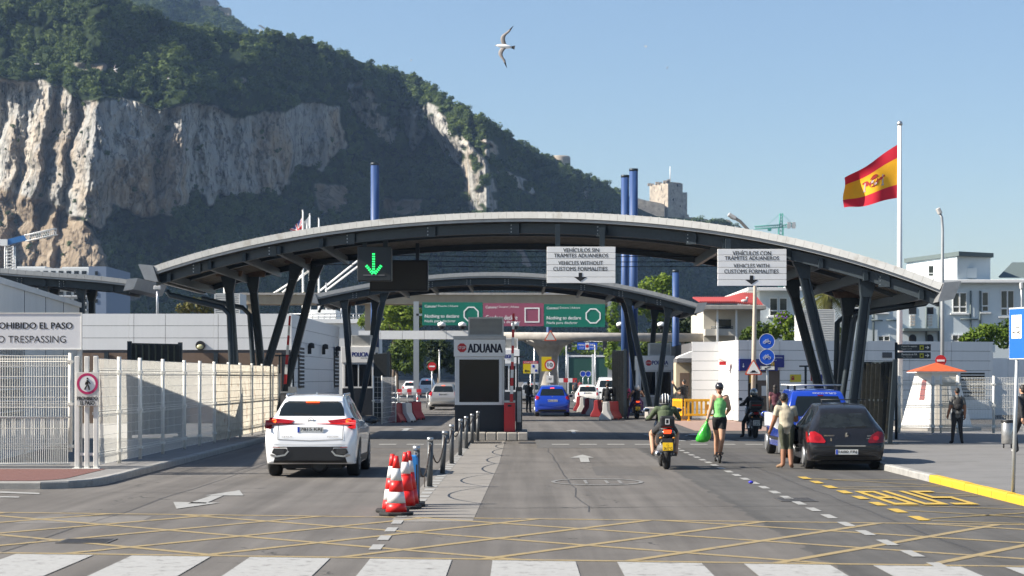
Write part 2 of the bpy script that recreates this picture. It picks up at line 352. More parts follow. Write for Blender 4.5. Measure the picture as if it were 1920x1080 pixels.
def drain(px0, px1, py0, py1, label, n=18):
    x0, y0, _ = G(px0, py1); x1 = x0+(px1-px0)*y0/F*.94; y1 = G(px0, py0)[1]
    t = thing('drain_grate', label, 'drain', (x0, y0, 0))
    b = MB(); b.box(x0, x1, y0, y0+.04, .003, .009).box(x0, x1, y1-.04, y1, .003, .009).box(x0, x0+.04, y0+.04, y1-.04, .003, .009).box(x1-.04, x1, y0+.04, y1-.04, .003, .009); b.build('frame', IRON, t)
    b = MB(); b.box(x0+.04, x1-.04, y0+.04, y1-.04, .002, .006); b.build('pit', INK, t)
    b = MB(); w = (x1-x0-.1)/n
    for k in range(n): b.box(x0+.05+w*k, x0+.05+w*(k+.35), y0+.042, y1-.042, .0065, .0085)
    b.build('bars', IRON, t)
drain(103, 208, 1011, 1019, 'iron drain grate in the yellow hatching, left of the cones')
drain(1465, 1540, 934, 941, 'drain grate beside the white dashes at the bus bay', 16)
drain(886, 944, 828.5, 832, 'long drain grate in front of the customs booth island', 20)
drain(972, 1012, 829, 832, 'short drain grate just right of the booth island', 14)

# ================================================================ the Rock
def rock_mat():
    m = bpy.data.materials.new('limestone_hill'); m.use_nodes = True; n = m.node_tree.nodes; l = m.node_tree.links; b = n['Principled BSDF']; b.inputs['Roughness'].default_value = .95; b.inputs['Specular IOR Level'].default_value = .1
    tc = n.new('ShaderNodeTexCoord')
    def nz(scale, detail, sc=(1, 1, 1), rough=.65):
        mp = n.new('ShaderNodeMapping'); mp.inputs['Scale'].default_value = sc; l.new(tc.outputs['Object'], mp.inputs[0])
        t = n.new('ShaderNodeTexNoise'); t.inputs['Scale'].default_value = scale; t.inputs['Detail'].default_value = detail; t.inputs['Roughness'].default_value = rough; l.new(mp.outputs[0], t.inputs['Vector']); return t.outputs['Fac']
    def ramp(f, *el):
        r = n.new('ShaderNodeValToRGB')
        while len(r.color_ramp.elements) < len(el): r.color_ramp.elements.new(.5)
        for e, (p, c) in zip(r.color_ramp.elements, el): e.position = p; e.color = (*c, 1)
        l.new(f, r.inputs[0]); return r.outputs[0]
    def mix(f, a, c, mode='MIX'):
        x = n.new('ShaderNodeMix'); x.data_type = 'RGBA'; x.blend_type = mode
        if isinstance(f, float): x.inputs[0].default_value = f
        else: l.new(f, x.inputs[0])
        l.new(a, x.inputs[6]); l.new(c, x.inputs[7]); return x.outputs[2]
    a1 = n.new('ShaderNodeAttribute'); a1.attribute_name = 'rock'; a2 = n.new('ShaderNodeAttribute'); a2.attribute_name = 'tan'
    lime = ramp(nz(.05, 8, (1, 1, .25)), (.30, (.17, .17, .165)), (.43, (.33, .325, .31)), (.62, (.46, .45, .42)), (.8, (.42, .38, .31)))
    spot = ramp(nz(.22, 7, (1, 1, .6), .75), (.36, (.3, .32, .28)), (.47, (1, 1, 1)))
    lime = mix(1., lime, spot, 'MULTIPLY')
    och = ramp(nz(.02, 4), (.5, (1, 1, 1)), (.66, (1.05, .84, .62))); lime = mix(1., lime, och, 'MULTIPLY')
    tan = ramp(nz(.07, 7), (.3, (.15, .115, .08)), (.5, (.28, .225, .165)), (.7, (.38, .325, .25)))
    veg = ramp(nz(.08, 5), (.3, (.012, .022, .008)), (.7, (.03, .045, .016)))
    rk = mix(a2.outputs['Fac'], lime, tan); vo = n.new('ShaderNodeTexVoronoi'); vo.feature = 'DISTANCE_TO_EDGE'; vo.inputs['Scale'].default_value = .11; mpv = n.new('ShaderNodeMapping'); mpv.inputs['Scale'].default_value = (1, 1, .35)
    nd = n.new('ShaderNodeTexNoise'); nd.inputs['Scale'].default_value = .12; nd.inputs['Detail'].default_value = 5; l.new(tc.outputs['Object'], nd.inputs['Vector']); va = n.new('ShaderNodeVectorMath'); va.operation = 'MULTIPLY_ADD'; va.inputs[1].default_value = (14, 14, 14); l.new(nd.outputs['Color'], va.inputs[0]); l.new(tc.outputs['Object'], va.inputs[2]); l.new(va.outputs[0], mpv.inputs[0]); l.new(mpv.outputs[0], vo.inputs['Vector'])
    ckr = ramp(vo.outputs['Distance'], (.0, (.45, .45, .46)), (.07, (1, 1, 1))); rk = mix(1., rk, ckr, 'MULTIPLY')
    c = mix(a1.outputs['Fac'], veg, rk); l.new(c, b.inputs['Base Color'])
    bp = n.new('ShaderNodeBump'); bp.inputs['Strength'].default_value = .9; bp.inputs['Distance'].default_value = 2.6; l.new(nz(.22, 9, (1, 1, .3), .72), bp.inputs['Height']); l.new(bp.outputs[0], b.inputs['Normal'])
    return m
RIDGE = [(-260, -120), (0, -95), (120, -60), (235, 0), (280, 20), (310, 35), (360, 50), (415, 62), (475, 64), (520, 64), (560, 73), (608, 87), (656, 107), (695, 123), (728, 133), (767, 140), (801, 159), (829, 179), (849, 193), (873, 210), (907, 224), (931, 236), (959, 256), (984, 275), (1008, 287), (1032, 299), (1068, 316), (1094, 328), (1118, 342), (1142, 352), (1162, 364), (1181, 382), (1200, 392), (1230, 405), (1292, 410), (1340, 418), (1372, 428), (1430, 470), (1520, 520), (1650, 580), (1800, 640)]
C_MAIN = [(-300, 148), (0, 152), (100, 158), (125, 165), (160, 192), (190, 182), (225, 182), (260, 192), (300, 205), (345, 196), (400, 196), (440, 215), (480, 208), (530, 205), (560, 192), (600, 192), (640, 205), (640, 290), (600, 320), (560, 315), (548, 350), (520, 372), (490, 360), (450, 368), (425, 355), (388, 385), (375, 368), (350, 352), (345, 392), (318, 402), (250, 402), (232, 385), (185, 425), (150, 410), (110, 390), (70, 372), (30, 360), (-300, 340)]
C_TAN = [(-300, 335), (0, 350), (40, 362), (80, 375), (120, 395), (170, 428), (185, 455), (190, 490), (240, 525), (270, 560), (-300, 600)]
C_MORE = [[(650, 155), (690, 150), (712, 185), (735, 215), (745, 250), (725, 275), (700, 262), (668, 215), (650, 190)], [(755, 205), (790, 200), (800, 250), (780, 285), (755, 240)],
          [(798, 192), (822, 200), (842, 230), (862, 256), (890, 270), (910, 298), (922, 335), (930, 365), (930, 405), (886, 405), (872, 352), (860, 315), (836, 282), (808, 250), (792, 222)],
          [(905, 260), (930, 270), (945, 305), (935, 320), (912, 290)], [(950, 320), (985, 335), (1010, 355), (1000, 365), (965, 345)], [(1092, 350), (1110, 365), (1120, 395), (1100, 385)], [(590, 195), (625, 200), (632, 290), (600, 300), (585, 250)]]
C_SCAR = [[(940, 440), (960, 440), (1000, 505), (985, 510)], [(590, 345), (650, 350), (650, 395), (600, 400)], [(720, 370), (790, 375), (790, 400), (720, 402)], [(140, 118), (200, 120), (198, 130), (150, 132)], [(445, 148), (462, 149), (460, 155), (446, 155)]]
def inpoly(x, y, poly):
    r = np.zeros(x.shape, bool); p = np.array(poly, float); j = len(p)-1
    for i in range(len(p)):
        c = ((p[i, 1] > y) != (p[j, 1] > y)) & (x < (p[j, 0]-p[i, 0])*(y-p[i, 1])/(p[j, 1]-p[i, 1]+1e-9)+p[i, 0]); r ^= c; j = i
    return r
def fbm(x, y, z, o=4):
    return np.array([noise.fractal((a, c, d), 1.0, 2.0, o) for a, c, d in zip(x.ravel(), y.ravel(), z.ravel())]).reshape(x.shape)
def smooth2(a, k):
    for _ in range(k):
        a = (a+np.roll(a, 1, 0)+np.roll(a, -1, 0)+np.roll(a, 1, 1)+np.roll(a, -1, 1))/5
    return a
NX, NY = 1000, 330
u = np.linspace(-250, 1790, NX); rid = np.interp(u, [p[0] for p in RIDGE], [p[1] for p in RIDGE])
t = np.linspace(0, 1, NY)[:, None]; PX = np.tile(u, (NY, 1)); PY = 705+(rid[None, :]-705)*t
wx = fbm(PX*.02, PY*.02, PX*0, 4)*22; wy = fbm(PX*.02, PY*.02, PX*0+7.7, 4)*16
rk = inpoly(PX+wx, PY+wy*.7, C_MAIN)
tanm = inpoly(PX+wx*.5, PY+wy*.5, C_TAN)
for q in C_MORE: rk |= inpoly(PX+wx*.45, PY+wy*.45, q) & (fbm(PX*.05, PY*.05, PX*0+3, 3) > -.22)
scar = np.zeros(PX.shape, bool)
for q in C_SCAR: scar |= inpoly(PX+wx*.2, PY+wy*.2, q)
steep = smooth2((rk | inpoly(PX, PY, C_MAIN)).astype(float), 3); tsm = smooth2(tanm.astype(float), 4)
cot = 1.05*(1-steep)+.16*steep; cot = cot*(1-tsm)+.95*tsm
cot = np.where(PY < 150, 1.25, cot)
base = np.interp(PX[0], [-250, 0, 340, 640, 735, 830, 912, 940, 1000, 1300, 1790], [700, 690, 700, 800, 865, 835, 795, 845, 930, 1080, 1200])
Yg = np.zeros_like(PX); Yg[0] = base
for i in range(1, NY):
    d = Yg[i-1]/F*(PY[i-1]-PY[i]); Yg[i] = Yg[i-1]+np.minimum(cot[i]*d*(1+cot[i]*.0), 8)
# buttresses, ribs and gullies (a left-facing buttress catches the morning sun)
macro = np.interp(PX+wx*.45+(PY-280)*.12, [-250, -60, 0, 25, 45, 75, 95, 120, 135, 172, 215, 300, 345, 362, 420, 470, 545, 560, 640, 700, 760], [40, 30, 26, 6, 12, -10, 0, -18, -8, -42, -30, -14, -22, 2, -2, -8, -8, 10, 6, 0, 0])
macro *= np.clip(1-np.abs(PY-300)/330, 0, 1)
Yg += macro*np.clip(steep+tsm*.8+.35*(PX < 700), 0, 1)
rib = np.abs(fbm(PX*.022+3, PY*.006, PX*0+11, 5)); rib2 = fbm(PX*.06, PY*.022, PX*0+5, 5)
rib3 = np.abs(fbm(PX*.13, PY*.03, PX*0+41, 4))
def blocks(fx, fy, seed):
    m_ = (steep > .03) | (tsm > .03); out = np.zeros(PX.shape); i0, j0 = np.nonzero(m_); wxx = wx*.5; wyy = wy*.5
    for i, j in zip(i0.tolist(), j0.tolist()):
        d = noise.voronoi(((PX[i, j]+wxx[i, j])*fx, (PY[i, j]+wyy[i, j])*fy, seed))[0]; out[i, j] = d[0]
    return out
blk = blocks(.045, .018, 3.3); blk2 = blocks(.15, .07, 9.1)
Yg += (rib*8-3)*steep+(rib2*.9+rib3*1.8+blk*5-2.4+blk2*2.6-1)*np.clip(steep+tsm*.7, 0, 1)+fbm(PX*.35, PY*.2, PX*0+2, 3)*.5*(steep+tsm*.7)+fbm(PX*.008, PY*.008, PX*0+20, 4)*28*(1-steep)*np.clip((705-PY)/250, 0, 1)
for pts_, amp, sg_ in (([(190, 806), (245, 832), (275, 872), (310, 898), (360, 913), (420, 918)], 17, 24), ([(150, 690), (200, 705), (280, 735)], 14, 26), ([(250, 925), (330, 950), (370, 1005)], 10, 18)):
    pc = np.interp(PY, [p[0] for p in pts_], [p[1] for p in pts_]); Yg -= amp*np.exp(-((PX-pc)/sg_)**2)*np.clip((PY-pts_[0][0]+15)/30, 0, 1)*np.clip((pts_[-1][0]+30-PY)/40, 0, 1)
XX = (PX-CX)*Yg/F; ZZ = CH-(PY-HY)*Yg/F
# run the ridge on behind the skyline so that the hill has a back
ex = 14; bx, byy, bz = [], [], []
for k in range(1, ex+1): s_ = k/ex; bx.append(XX[-1]); byy.append(Yg[-1]+900*s_); bz.append(ZZ[-1]-5-(ZZ[-1]+10)*s_**1.5)
XX = np.vstack([XX]+bx); YY = np.vstack([Yg]+byy); ZZ = np.vstack([ZZ]+bz); rows = NY+ex
vs_ = np.stack([XX, YY, ZZ], -1).reshape(-1, 3)
ii, jj = np.meshgrid(np.arange(rows-1), np.arange(NX-1), indexing='ij'); a = (ii*NX+jj).ravel()
fs_ = np.stack([a, a+1, a+1+NX, a+NX], -1)
me = bpy.data.meshes.new('rock'); me.from_pydata(vs_.tolist(), [], fs_.tolist())
rkf = np.vstack([np.clip(smooth2((rk | tanm | scar).astype(float), 1), 0, 1), np.zeros((ex, NX))]); tnf = np.vstack([np.clip(smooth2((tanm | scar).astype(float), 2), 0, 1), np.zeros((ex, NX))])
for nm, ar_ in (('rock', rkf), ('tan', tnf)):
    at = me.attributes.new(nm, 'FLOAT', 'POINT'); at.data.foreach_set('value', ar_.ravel().astype(np.float32))
HILLM = rock_mat(); tag(link('rock_hill', me, HILLM), kind='structure')
# the hazier ridge behind
r2 = [(150, -90), (235, -50), (300, -30), (345, -3), (372, 6), (405, 14), (430, 27), (455, 46), (475, 60), (510, 84), (560, 120)]
u2 = np.linspace(150, 560, 90); rd2 = np.interp(u2, [p[0] for p in r2], [p[1] for p in r2]); t2 = np.linspace(0, 1, 40)[:, None]
P2x = np.tile(u2, (40, 1)); P2y = 170+(rd2[None, :]-170)*t2; Y2 = 1330+t2*260+fbm(P2x*.015, P2y*.015, P2x*0, 3)*30
v2 = np.stack([(P2x-CX)*Y2/F, Y2, CH-(P2y-HY)*Y2/F], -1).reshape(-1, 3)
bk = np.stack([v2[-90:, 0], v2[-90:, 1]+300, v2[-90:, 2]-200], -1); v2 = np.vstack([v2, bk])
ii, jj = np.meshgrid(np.arange(40), np.arange(89), indexing='ij'); a2_ = (ii*90+jj).ravel()
me2 = bpy.data.meshes.new('ridge'); me2.from_pydata(v2.tolist(), [], np.stack([a2_, a2_+1, a2_+91, a2_+90], -1).tolist()); tag(link('far_ridge', me2, HILLM), kind='structure')
# ---- woodland on the hill: one mass of leafy crowns, set out on the slopes by geometry nodes
def leaf_mat(name, c0, c1, rough=.7, trans=.25):
    m = bpy.data.materials.new(name); m.use_nodes = True; n = m.node_tree.nodes; l = m.node_tree.links; b = n['Principled BSDF']; b.inputs['Roughness'].default_value = rough; b.inputs['Specular IOR Level'].default_value = .25
    oi = n.new('ShaderNodeObjectInfo'); g_ = n.new('ShaderNodeNewGeometry'); ad = n.new('ShaderNodeMath'); ad.operation = 'MULTIPLY_ADD'; ad.inputs[1].default_value = .55
    mu = n.new('ShaderNodeMath'); mu.operation = 'MULTIPLY'; mu.inputs[1].default_value = .45; l.new(oi.outputs['Random'], mu.inputs[0])
    pn_ = n.new('ShaderNodeTexNoise'); pn_.inputs['Scale'].default_value = .03; pn_.inputs['Detail'].default_value = 3; l.new(g_.outputs['Position'], pn_.inputs['Vector'])
    pm_ = n.new('ShaderNodeMath'); pm_.operation = 'MULTIPLY_ADD'; pm_.inputs[1].default_value = 1.5; pm_.inputs[2].default_value = -.75; l.new(pn_.outputs['Fac'], pm_.inputs[0]); sm_ = n.new('ShaderNodeMath'); sm_.operation = 'ADD'; l.new(mu.outputs[0], sm_.inputs[0]); l.new(pm_.outputs[0], sm_.inputs[1])
    l.new(g_.outputs['Random Per Island'], ad.inputs[0]); l.new(sm_.outputs[0], ad.inputs[2])
    r = n.new('ShaderNodeValToRGB'); r.color_ramp.elements[0].color = (*c0, 1); r.color_ramp.elements[1].color = (*c1, 1); l.new(ad.outputs[0], r.inputs[0]); l.new(r.outputs[0], b.inputs['Base Color'])
    tr = n.new('ShaderNodeBsdfTranslucent'); l.new(r.outputs[0], tr.inputs[0]); ms = n.new('ShaderNodeMixShader'); ms.inputs[0].default_value = trans
    l.new(b.outputs[0], ms.inputs[1]); l.new(tr.outputs[0], ms.inputs[2]); l.new(ms.outputs[0], n['Material Output'].inputs[0]); return m
LEAF_HILL = leaf_mat('hill_leaves', (.016, .040, .009), (.105, .15, .032))
def leaves(b, c, r, n, size, rng, flat=0.):
    """leaf-sized quads spread through a lobe, thicker towards its skin"""
    c = Vector(c); r = Vector(r) if isinstance(r, (tuple, list)) else Vector((r, r, r))
    for _ in range(n):
        d = Vector((rng.gauss(0, 1), rng.gauss(0, 1), rng.gauss(0, 1))).normalized(); k = .55+.5*rng.random()**.6
        p = c+Vector((d.x*r.x, d.y*r.y, d.z*r.z))*k
        nn = (d+Vector((rng.gauss(0, .5), rng.gauss(0, .5), rng.gauss(.3, .5)))).normalized(); t1 = nn.cross(Vector((rng.random()-.5, rng.random()-.5, rng.random()-.5))).normalized(); t2 = nn.cross(t1); s = size*(.6+.8*rng.random())
        b.add([p+t1*s, p+t2*s*.6, p-t1*s, p-t2*s*.6], [(0, 1, 2, 3)])
    return b
protos = []
for q in range(3):
    rng = random.Random(q+40); b = MB()
    for k in range(6):
        c = Vector((rng.uniform(-.55, .55), rng.uniform(-.55, .55), rng.uniform(.05, .8))); rr = rng.uniform(.35, .6); leaves(b, c, (rr, rr, rr*.8), 50, .14, rng)
    b.ball((0, 0, .15), (.45, .45, .35), 6, 4); me_ = b.mesh('crown%d' % q); me_.materials.append(LEAF_HILL); protos.append(bpy.data.objects.new('crown%d' % q, me_))
rng = np.random.default_rng(3); pts, scl = [], []
flat_r = rkf[:NY]; Xf, Yf, Zf = XX[:NY], YY[:NY], ZZ[:NY]
N = 17000; ri = rng.integers(2, NY, N); ci = rng.integers(0, NX-1, N); fr = rng.random(N)
dil = smooth2(flat_r.copy(), 5)
dens = fbm(PX*.012, PY*.012, PX*0+31, 3)
for r_, c_, f_ in zip(ri, ci, fr):
    inrock = dil[r_, c_]; th_ = 1.
    if inrock > .22:
        th_ = .035 if not tanm[r_, c_] else .05
        if rng.random() > th_: continue
    if rng.random() > .95+dens[r_, c_]*.6: continue
    x = Xf[r_, c_]*(1-f_)+Xf[r_, c_+1]*f_; y = Yf[r_, c_]*(1-f_)+Yf[r_, c_+1]*f_; z = Zf[r_, c_]*(1-f_)+Zf[r_, c_+1]*f_
    if PX[r_, c_] > 1180 and PY[r_, c_] < 425: continue
    s = (1.4+min(rng.gamma(1.5, .9), 2.3))*(.5 if inrock > .22 else 1)*y/900; 
    if r_ > NY-5: s *= .7
    pts.append((x, y-(.8 if inrock > .3 else 0), z+s*.12)); scl.append(s)
for k in range(1200):
    i = rng.integers(0, 40*90); s = rng.uniform(2.5, 5.5); pts.append((v2[i, 0], v2[i, 1], v2[i, 2]-s*.2)); scl.append(s)
pm = bpy.data.meshes.new('wood'); pm.from_pydata(pts, [], []); at = pm.attributes.new('sc', 'FLOAT', 'POINT'); at.data.foreach_set('value', np.array(scl, np.float32))
wood = tag(link('hill_woodland', pm, LEAF_HILL), kind='stuff', label='dark green scrub and trees covering the slopes of the rock')
def scatter(o, protos):
    gt = bpy.data.node_groups.new('scatter', 'GeometryNodeTree'); gt.interface.new_socket('Geometry', in_out='INPUT', socket_type='NodeSocketGeometry'); gt.interface.new_socket('Geometry', in_out='OUTPUT', socket_type='NodeSocketGeometry')
    n = gt.nodes; l = gt.links; gi = n.new('NodeGroupInput'); go = n.new('NodeGroupOutput'); mp = n.new('GeometryNodeMeshToPoints'); ip = n.new('GeometryNodeInstanceOnPoints'); gti = n.new('GeometryNodeGeometryToInstance')
    for p in protos[::-1]:
        oi = n.new('GeometryNodeObjectInfo'); oi.inputs['Object'].default_value = p; oi.inputs['As Instance'].default_value = True; l.new(oi.outputs['Geometry'], gti.inputs[0])
    na = n.new('GeometryNodeInputNamedAttribute'); na.data_type = 'FLOAT'; na.inputs['Name'].default_value = 'sc'
    rv = n.new('FunctionNodeRandomValue'); rv.data_type = 'FLOAT_VECTOR'; rv.inputs[0].default_value = (-.2, -.2, 0); rv.inputs[1].default_value = (.2, .2, 6.28)
    ri_ = n.new('FunctionNodeRandomValue'); ri_.data_type = 'INT'; ri_.inputs[4].default_value = 0; ri_.inputs[5].default_value = len(protos)-1
    l.new(gi.outputs[0], mp.inputs[0]); l.new(mp.outputs[0], ip.inputs['Points']); l.new(gti.outputs[0], ip.inputs['Instance']); ip.inputs['Pick Instance'].default_value = True
    l.new(ri_.outputs[2], ip.inputs['Instance Index']); l.new(rv.outputs[0], ip.inputs['Rotation']); l.new(na.outputs[0], ip.inputs['Scale']); l.new(ip.outputs[0], go.inputs[0])
    md = o.modifiers.new('scatter', 'NODES'); md.node_group = gt
scatter(wood, protos)
# ================================================================ the canopies over the road
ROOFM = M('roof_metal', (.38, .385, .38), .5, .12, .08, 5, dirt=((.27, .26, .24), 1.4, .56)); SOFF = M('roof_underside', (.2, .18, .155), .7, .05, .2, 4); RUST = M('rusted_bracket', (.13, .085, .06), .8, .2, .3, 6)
GUT = M('gutter_metal', (.3, .31, .32), .5, .5, .12, 4)
def resample(pts, n):
    pts = [Vector(p) for p in pts]; xs = np.array([p.x for p in pts]); t = np.linspace(xs[0], xs[-1], n)
    # smooth curve through the measured points
    out = []; k = np.polyfit((xs-xs.mean())/10, [p.z for p in pts], 4)
    for x in t: out.append(Vector((x, np.interp(x, xs, [p.y for p in pts]), np.polyval(k, (x-xs.mean())/10))))
    return out
def arc(b, pts, dy, dz, w, h):
    q = [p+Vector((0, dy, dz)) for p in pts]
    for a, c in zip(q[:-1], q[1:]):
        b.hexa([(a.x, a.y-w/2, a.z-h), (c.x, c.y-w/2, c.z-h), (c.x, c.y+w/2, c.z-h), (a.x, a.y+w/2, a.z-h)], [(a.x, a.y-w/2, a.z), (c.x, c.y-w/2, c.z), (c.x, c.y+w/2, c.z), (a.x, a.y+w/2, a.z)])
def canopy(label, prof, depth, npan, npur, legs, ends=True):
    pts = resample(prof, npan+1); mid = pts[npan//2]; t = thing('canopy', label, 'canopy', (mid.x, mid.y+depth/2, 0))
    th = .19
    for i in range(npan):
        a, c = pts[i], pts[i+1]; g_ = (c-a)*.012; a = a+g_; c = c-g_; n_ = Vector((-(c-a).z, 0, (c-a).x)).normalized(); D = Vector((0, depth, 0)); b = MB()
        b.hexa([a-n_*th, c-n_*th, c-n_*th+D, a-n_*th+D], [a, c, c+D, a+D]); s_ = n_*.014
        b.hexa([a+(c-a)*.001, a+(c-a)*.08, a+(c-a)*.08+D, a+(c-a)*.001+D], [a+s_, a+(c-a)*.06+s_, a+(c-a)*.06+s_+D, a+s_+D])
        b.build('roof_panel', ROOFM, t)
    b = MB(); arc(b, pts, .1, -.2, .06, .08); b.build('drip_edge', GUT, t)
    for dy, nm in ((.55, 'front_arch_beam'), (depth*.42, 'arch_beam'), (depth-.5, 'rear_arch_beam')):
        b = MB(); arc(b, pts, dy, -.30, .22, .3 if nm[0] == 'f' else (.12 if nm[0] == 'a' else .2)); b.build(nm, NAVY, t)
    for k in range(6, len(pts)-6, max(5, npan//9)):
        p = pts[k]; q = pts[k+1]; sp_ = MB().hexa([(p.x-.14, p.y+.41, p.z-.63), (p.x+.14, q.y+.41, p.z-.63), (p.x+.14, q.y+.44, p.z-.63), (p.x-.14, p.y+.44, p.z-.63)], [(p.x-.14, p.y+.41, p.z-.29), (p.x+.14, q.y+.41, p.z-.29), (p.x+.14, q.y+.44, p.z-.29), (p.x-.14, p.y+.44, p.z-.29)]).build('splice_plate', NAVY, t); bb_ = MB()
        for ix in (-.09, .09):
            for iz in (-.56, -.46, -.36): bb_.lathe([(.022, -.02), (.022, 0)], (p.x+ix, p.y+.41, p.z+iz), 6, 'y')
        bb_.build('bolts', STEEL, sp_)
    b = MB()
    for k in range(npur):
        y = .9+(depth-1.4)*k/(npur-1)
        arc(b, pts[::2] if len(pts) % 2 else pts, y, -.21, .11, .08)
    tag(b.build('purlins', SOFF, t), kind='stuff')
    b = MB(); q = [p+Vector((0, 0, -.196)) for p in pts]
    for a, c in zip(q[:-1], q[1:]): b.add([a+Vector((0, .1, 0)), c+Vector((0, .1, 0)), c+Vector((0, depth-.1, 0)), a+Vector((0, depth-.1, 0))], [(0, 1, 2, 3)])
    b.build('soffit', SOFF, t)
    m = len(pts)-1
    for k in (2, 8, 13, 18, 24, m-24, m-18, m-13, m-8, m-2):
        if 0 < k < m:
            p = pts[k]; b = MB(); b.box(p.x-.06, p.x+.06, p.y+.3, p.y+depth-.3, p.z-.62, p.z-.36); b.build('cross_beam', NAVY, t)
    if ends:
        for e, s_ in ((pts[0], -1), (pts[-1], 1)):
            b = MB(); b.poly([(e.x-.15*s_, e.y-.05, e.z-.5), (e.x+.28*s_, e.y-.05, e.z-.42), (e.x+.48*s_, e.y-.05, e.z+.06), (e.x+.02*s_, e.y-.05, e.z+.02)], (0, depth+.1, 0)); b.build('gutter', GUT, t)
    zt = lambda x: float(np.interp(x, [p.x for p in pts], [p.z for p in pts])); yt = lambda x: float(np.interp(x, [p.x for p in pts], [p.y for p in pts]))
    for (tx, bx_, dy) in legs:
        zz_ = zt(tx)-.5; y = yt(tx)+dy; b = MB(); a = Vector((bx_, yt(bx_)*0+y, 0)); c = Vector((tx, y, zz_)); d = (c-a)
        # I-section leg with a flared head
        for off, w, dp in ((-.11, .05, .26), (.11, .05, .26), (0, .18, .05)):
            o_ = Vector((off, 0, 0)); b.bar(a+o_, c+o_, w, dp, (0, 1, 0))
        b.hexa([c-d*.5/d.z+Vector((-.14, -.14, 0)), c-d*.5/d.z+Vector((.14, -.14, 0)), c-d*.5/d.z+Vector((.14, .14, 0)), c-d*.5/d.z+Vector((-.14, .14, 0))], [c+Vector((-.26, -.14, .05)), c+Vector((.26, -.14, .05)), c+Vector((.26, .14, .05)), c+Vector((-.26, .14, .05))])
        b.box(bx_-.35, bx_+.35, y-.3, y+.3, 0, .04)
        lg = b.build('leg', NAVY, t)
        MB().hexa([c+Vector((-.42, -.11, .051)), c+Vector((.42, -.11, .051)), c+Vector((.42, .11, .051)), c+Vector((-.42, .11, .051))], [c+Vector((-.5, -.11, .25)), c+Vector((.5, -.11, .25)), c+Vector((.5, .11, .25)), c+Vector((-.5, .11, .25))]).build('bracket', RUST, lg)
    return t, pts, zt, yt
YF = lambda px: 63-10*(px-285)/1485
prof1 = [P(px, py, YF(px)) for px, py in [(288, 498), (391, 469.7), (522, 437), (654, 417), (785, 405), (960, 397.5), (1000, 396.6), (1175, 404), (1350, 421.6), (1481, 443.4), (1612, 478.4), (1700, 504.7), (1768, 532)]]
xl = lambda px, Y: X_(px, Y)
can1, pts1, zt1, yt1 = canopy('large grey arched canopy spanning both lanes on dark slanted legs, nearest', prof1, 10, 100, 15,
    [(xl(a, YF(a)+d), xl(c, YF(a)+d), d) for a, c, d in ((426, 446, 6.4), (556, 459, 7.6), (470, 499, 9.1), (592, 512, 9.6), (1500, 1584, .9), (1626, 1590, .9), (1478, 1556, 8.7), (1584, 1562, 8.7))])
pp = [P(313, 545, 64), P(318, 553, 64), P(418, 577, 64), P(430, 590, 64), P(434, 690, 64), P(437, 810, 64)]
MB().tube(pp, .09, 8).build('downpipe', NAVY, can1)
MB().tube([P(378, 560, 71), P(455, 577, 71), P(468, 590, 71), P(475, 690, 71), P(477, 790, 71)], .09, 8).build('downpipe', NAVY, can1)
MB().tube([P(1742, 560, 56), P(1735, 568, 56), P(1640, 583, 57), P(1605, 590, 57.5), P(1600, 605, 57.5), P(1580, 740, 57.5), P(1575, 820, 57.5)], .09, 8).build('downpipe', NAVY, can1)
MB().tube([P(1660, 572, 63), P(1590, 588, 63), P(1570, 605, 63), P(1566, 800, 63)], .09, 8).build('downpipe', NAVY, can1)
b = MB()
for py in (468, 478, 488, 497): b.tube([P(560, py-2, 70), P(940, py+4, 67), P(1475, py+2, 64)], .012, 4)
b.build('wires', INK, can1)
prof2 = [P(px, py, 101) for px, py in [(592, 551), (697, 531), (802, 515), (870, 511.5), (916, 511), (1021, 514), (1090, 521), (1153, 531), (1219, 545), (1308, 569)]]
can2, pts2, zt2, yt2 = canopy('smaller arched canopy further along the road, behind the customs booth', prof2, 10, 60, 8,
    [(xl(645, 102), xl(662, 102), 1), (xl(722, 102), xl(672, 102), 1), (xl(650, 110), xl(668, 110), 9.), (xl(704, 110), xl(686, 110), 9.),
     (xl(1176, 102), xl(1222, 102), 1), (xl(1254, 102), xl(1228, 102), 1), (xl(1172, 110), xl(1200, 110), 9.), (xl(1228, 110), xl(1214, 110), 9.)])
MB().tube([P(607, 572, 102), P(600, 580, 102), P(598, 586, 102)], .08, 6).build('downpipe', NAVY, can2)
# pedestrian canopy far left
prof3 = [P(px, py, 86) for px, py in [(-300, 470), (-150, 486), (0, 503), (60, 508), (130, 513), (200, 519), (238, 524)]]
can3, *_ = canopy('low grey canopy roof over the walkway at the far left', prof3, 7, 34, 6, [(xl(152, 87), xl(158, 87), 1), (xl(172, 92), xl(176, 92), 6), (xl(82, 87), xl(92, 87), 1), (xl(102, 92), xl(110, 92), 6)])
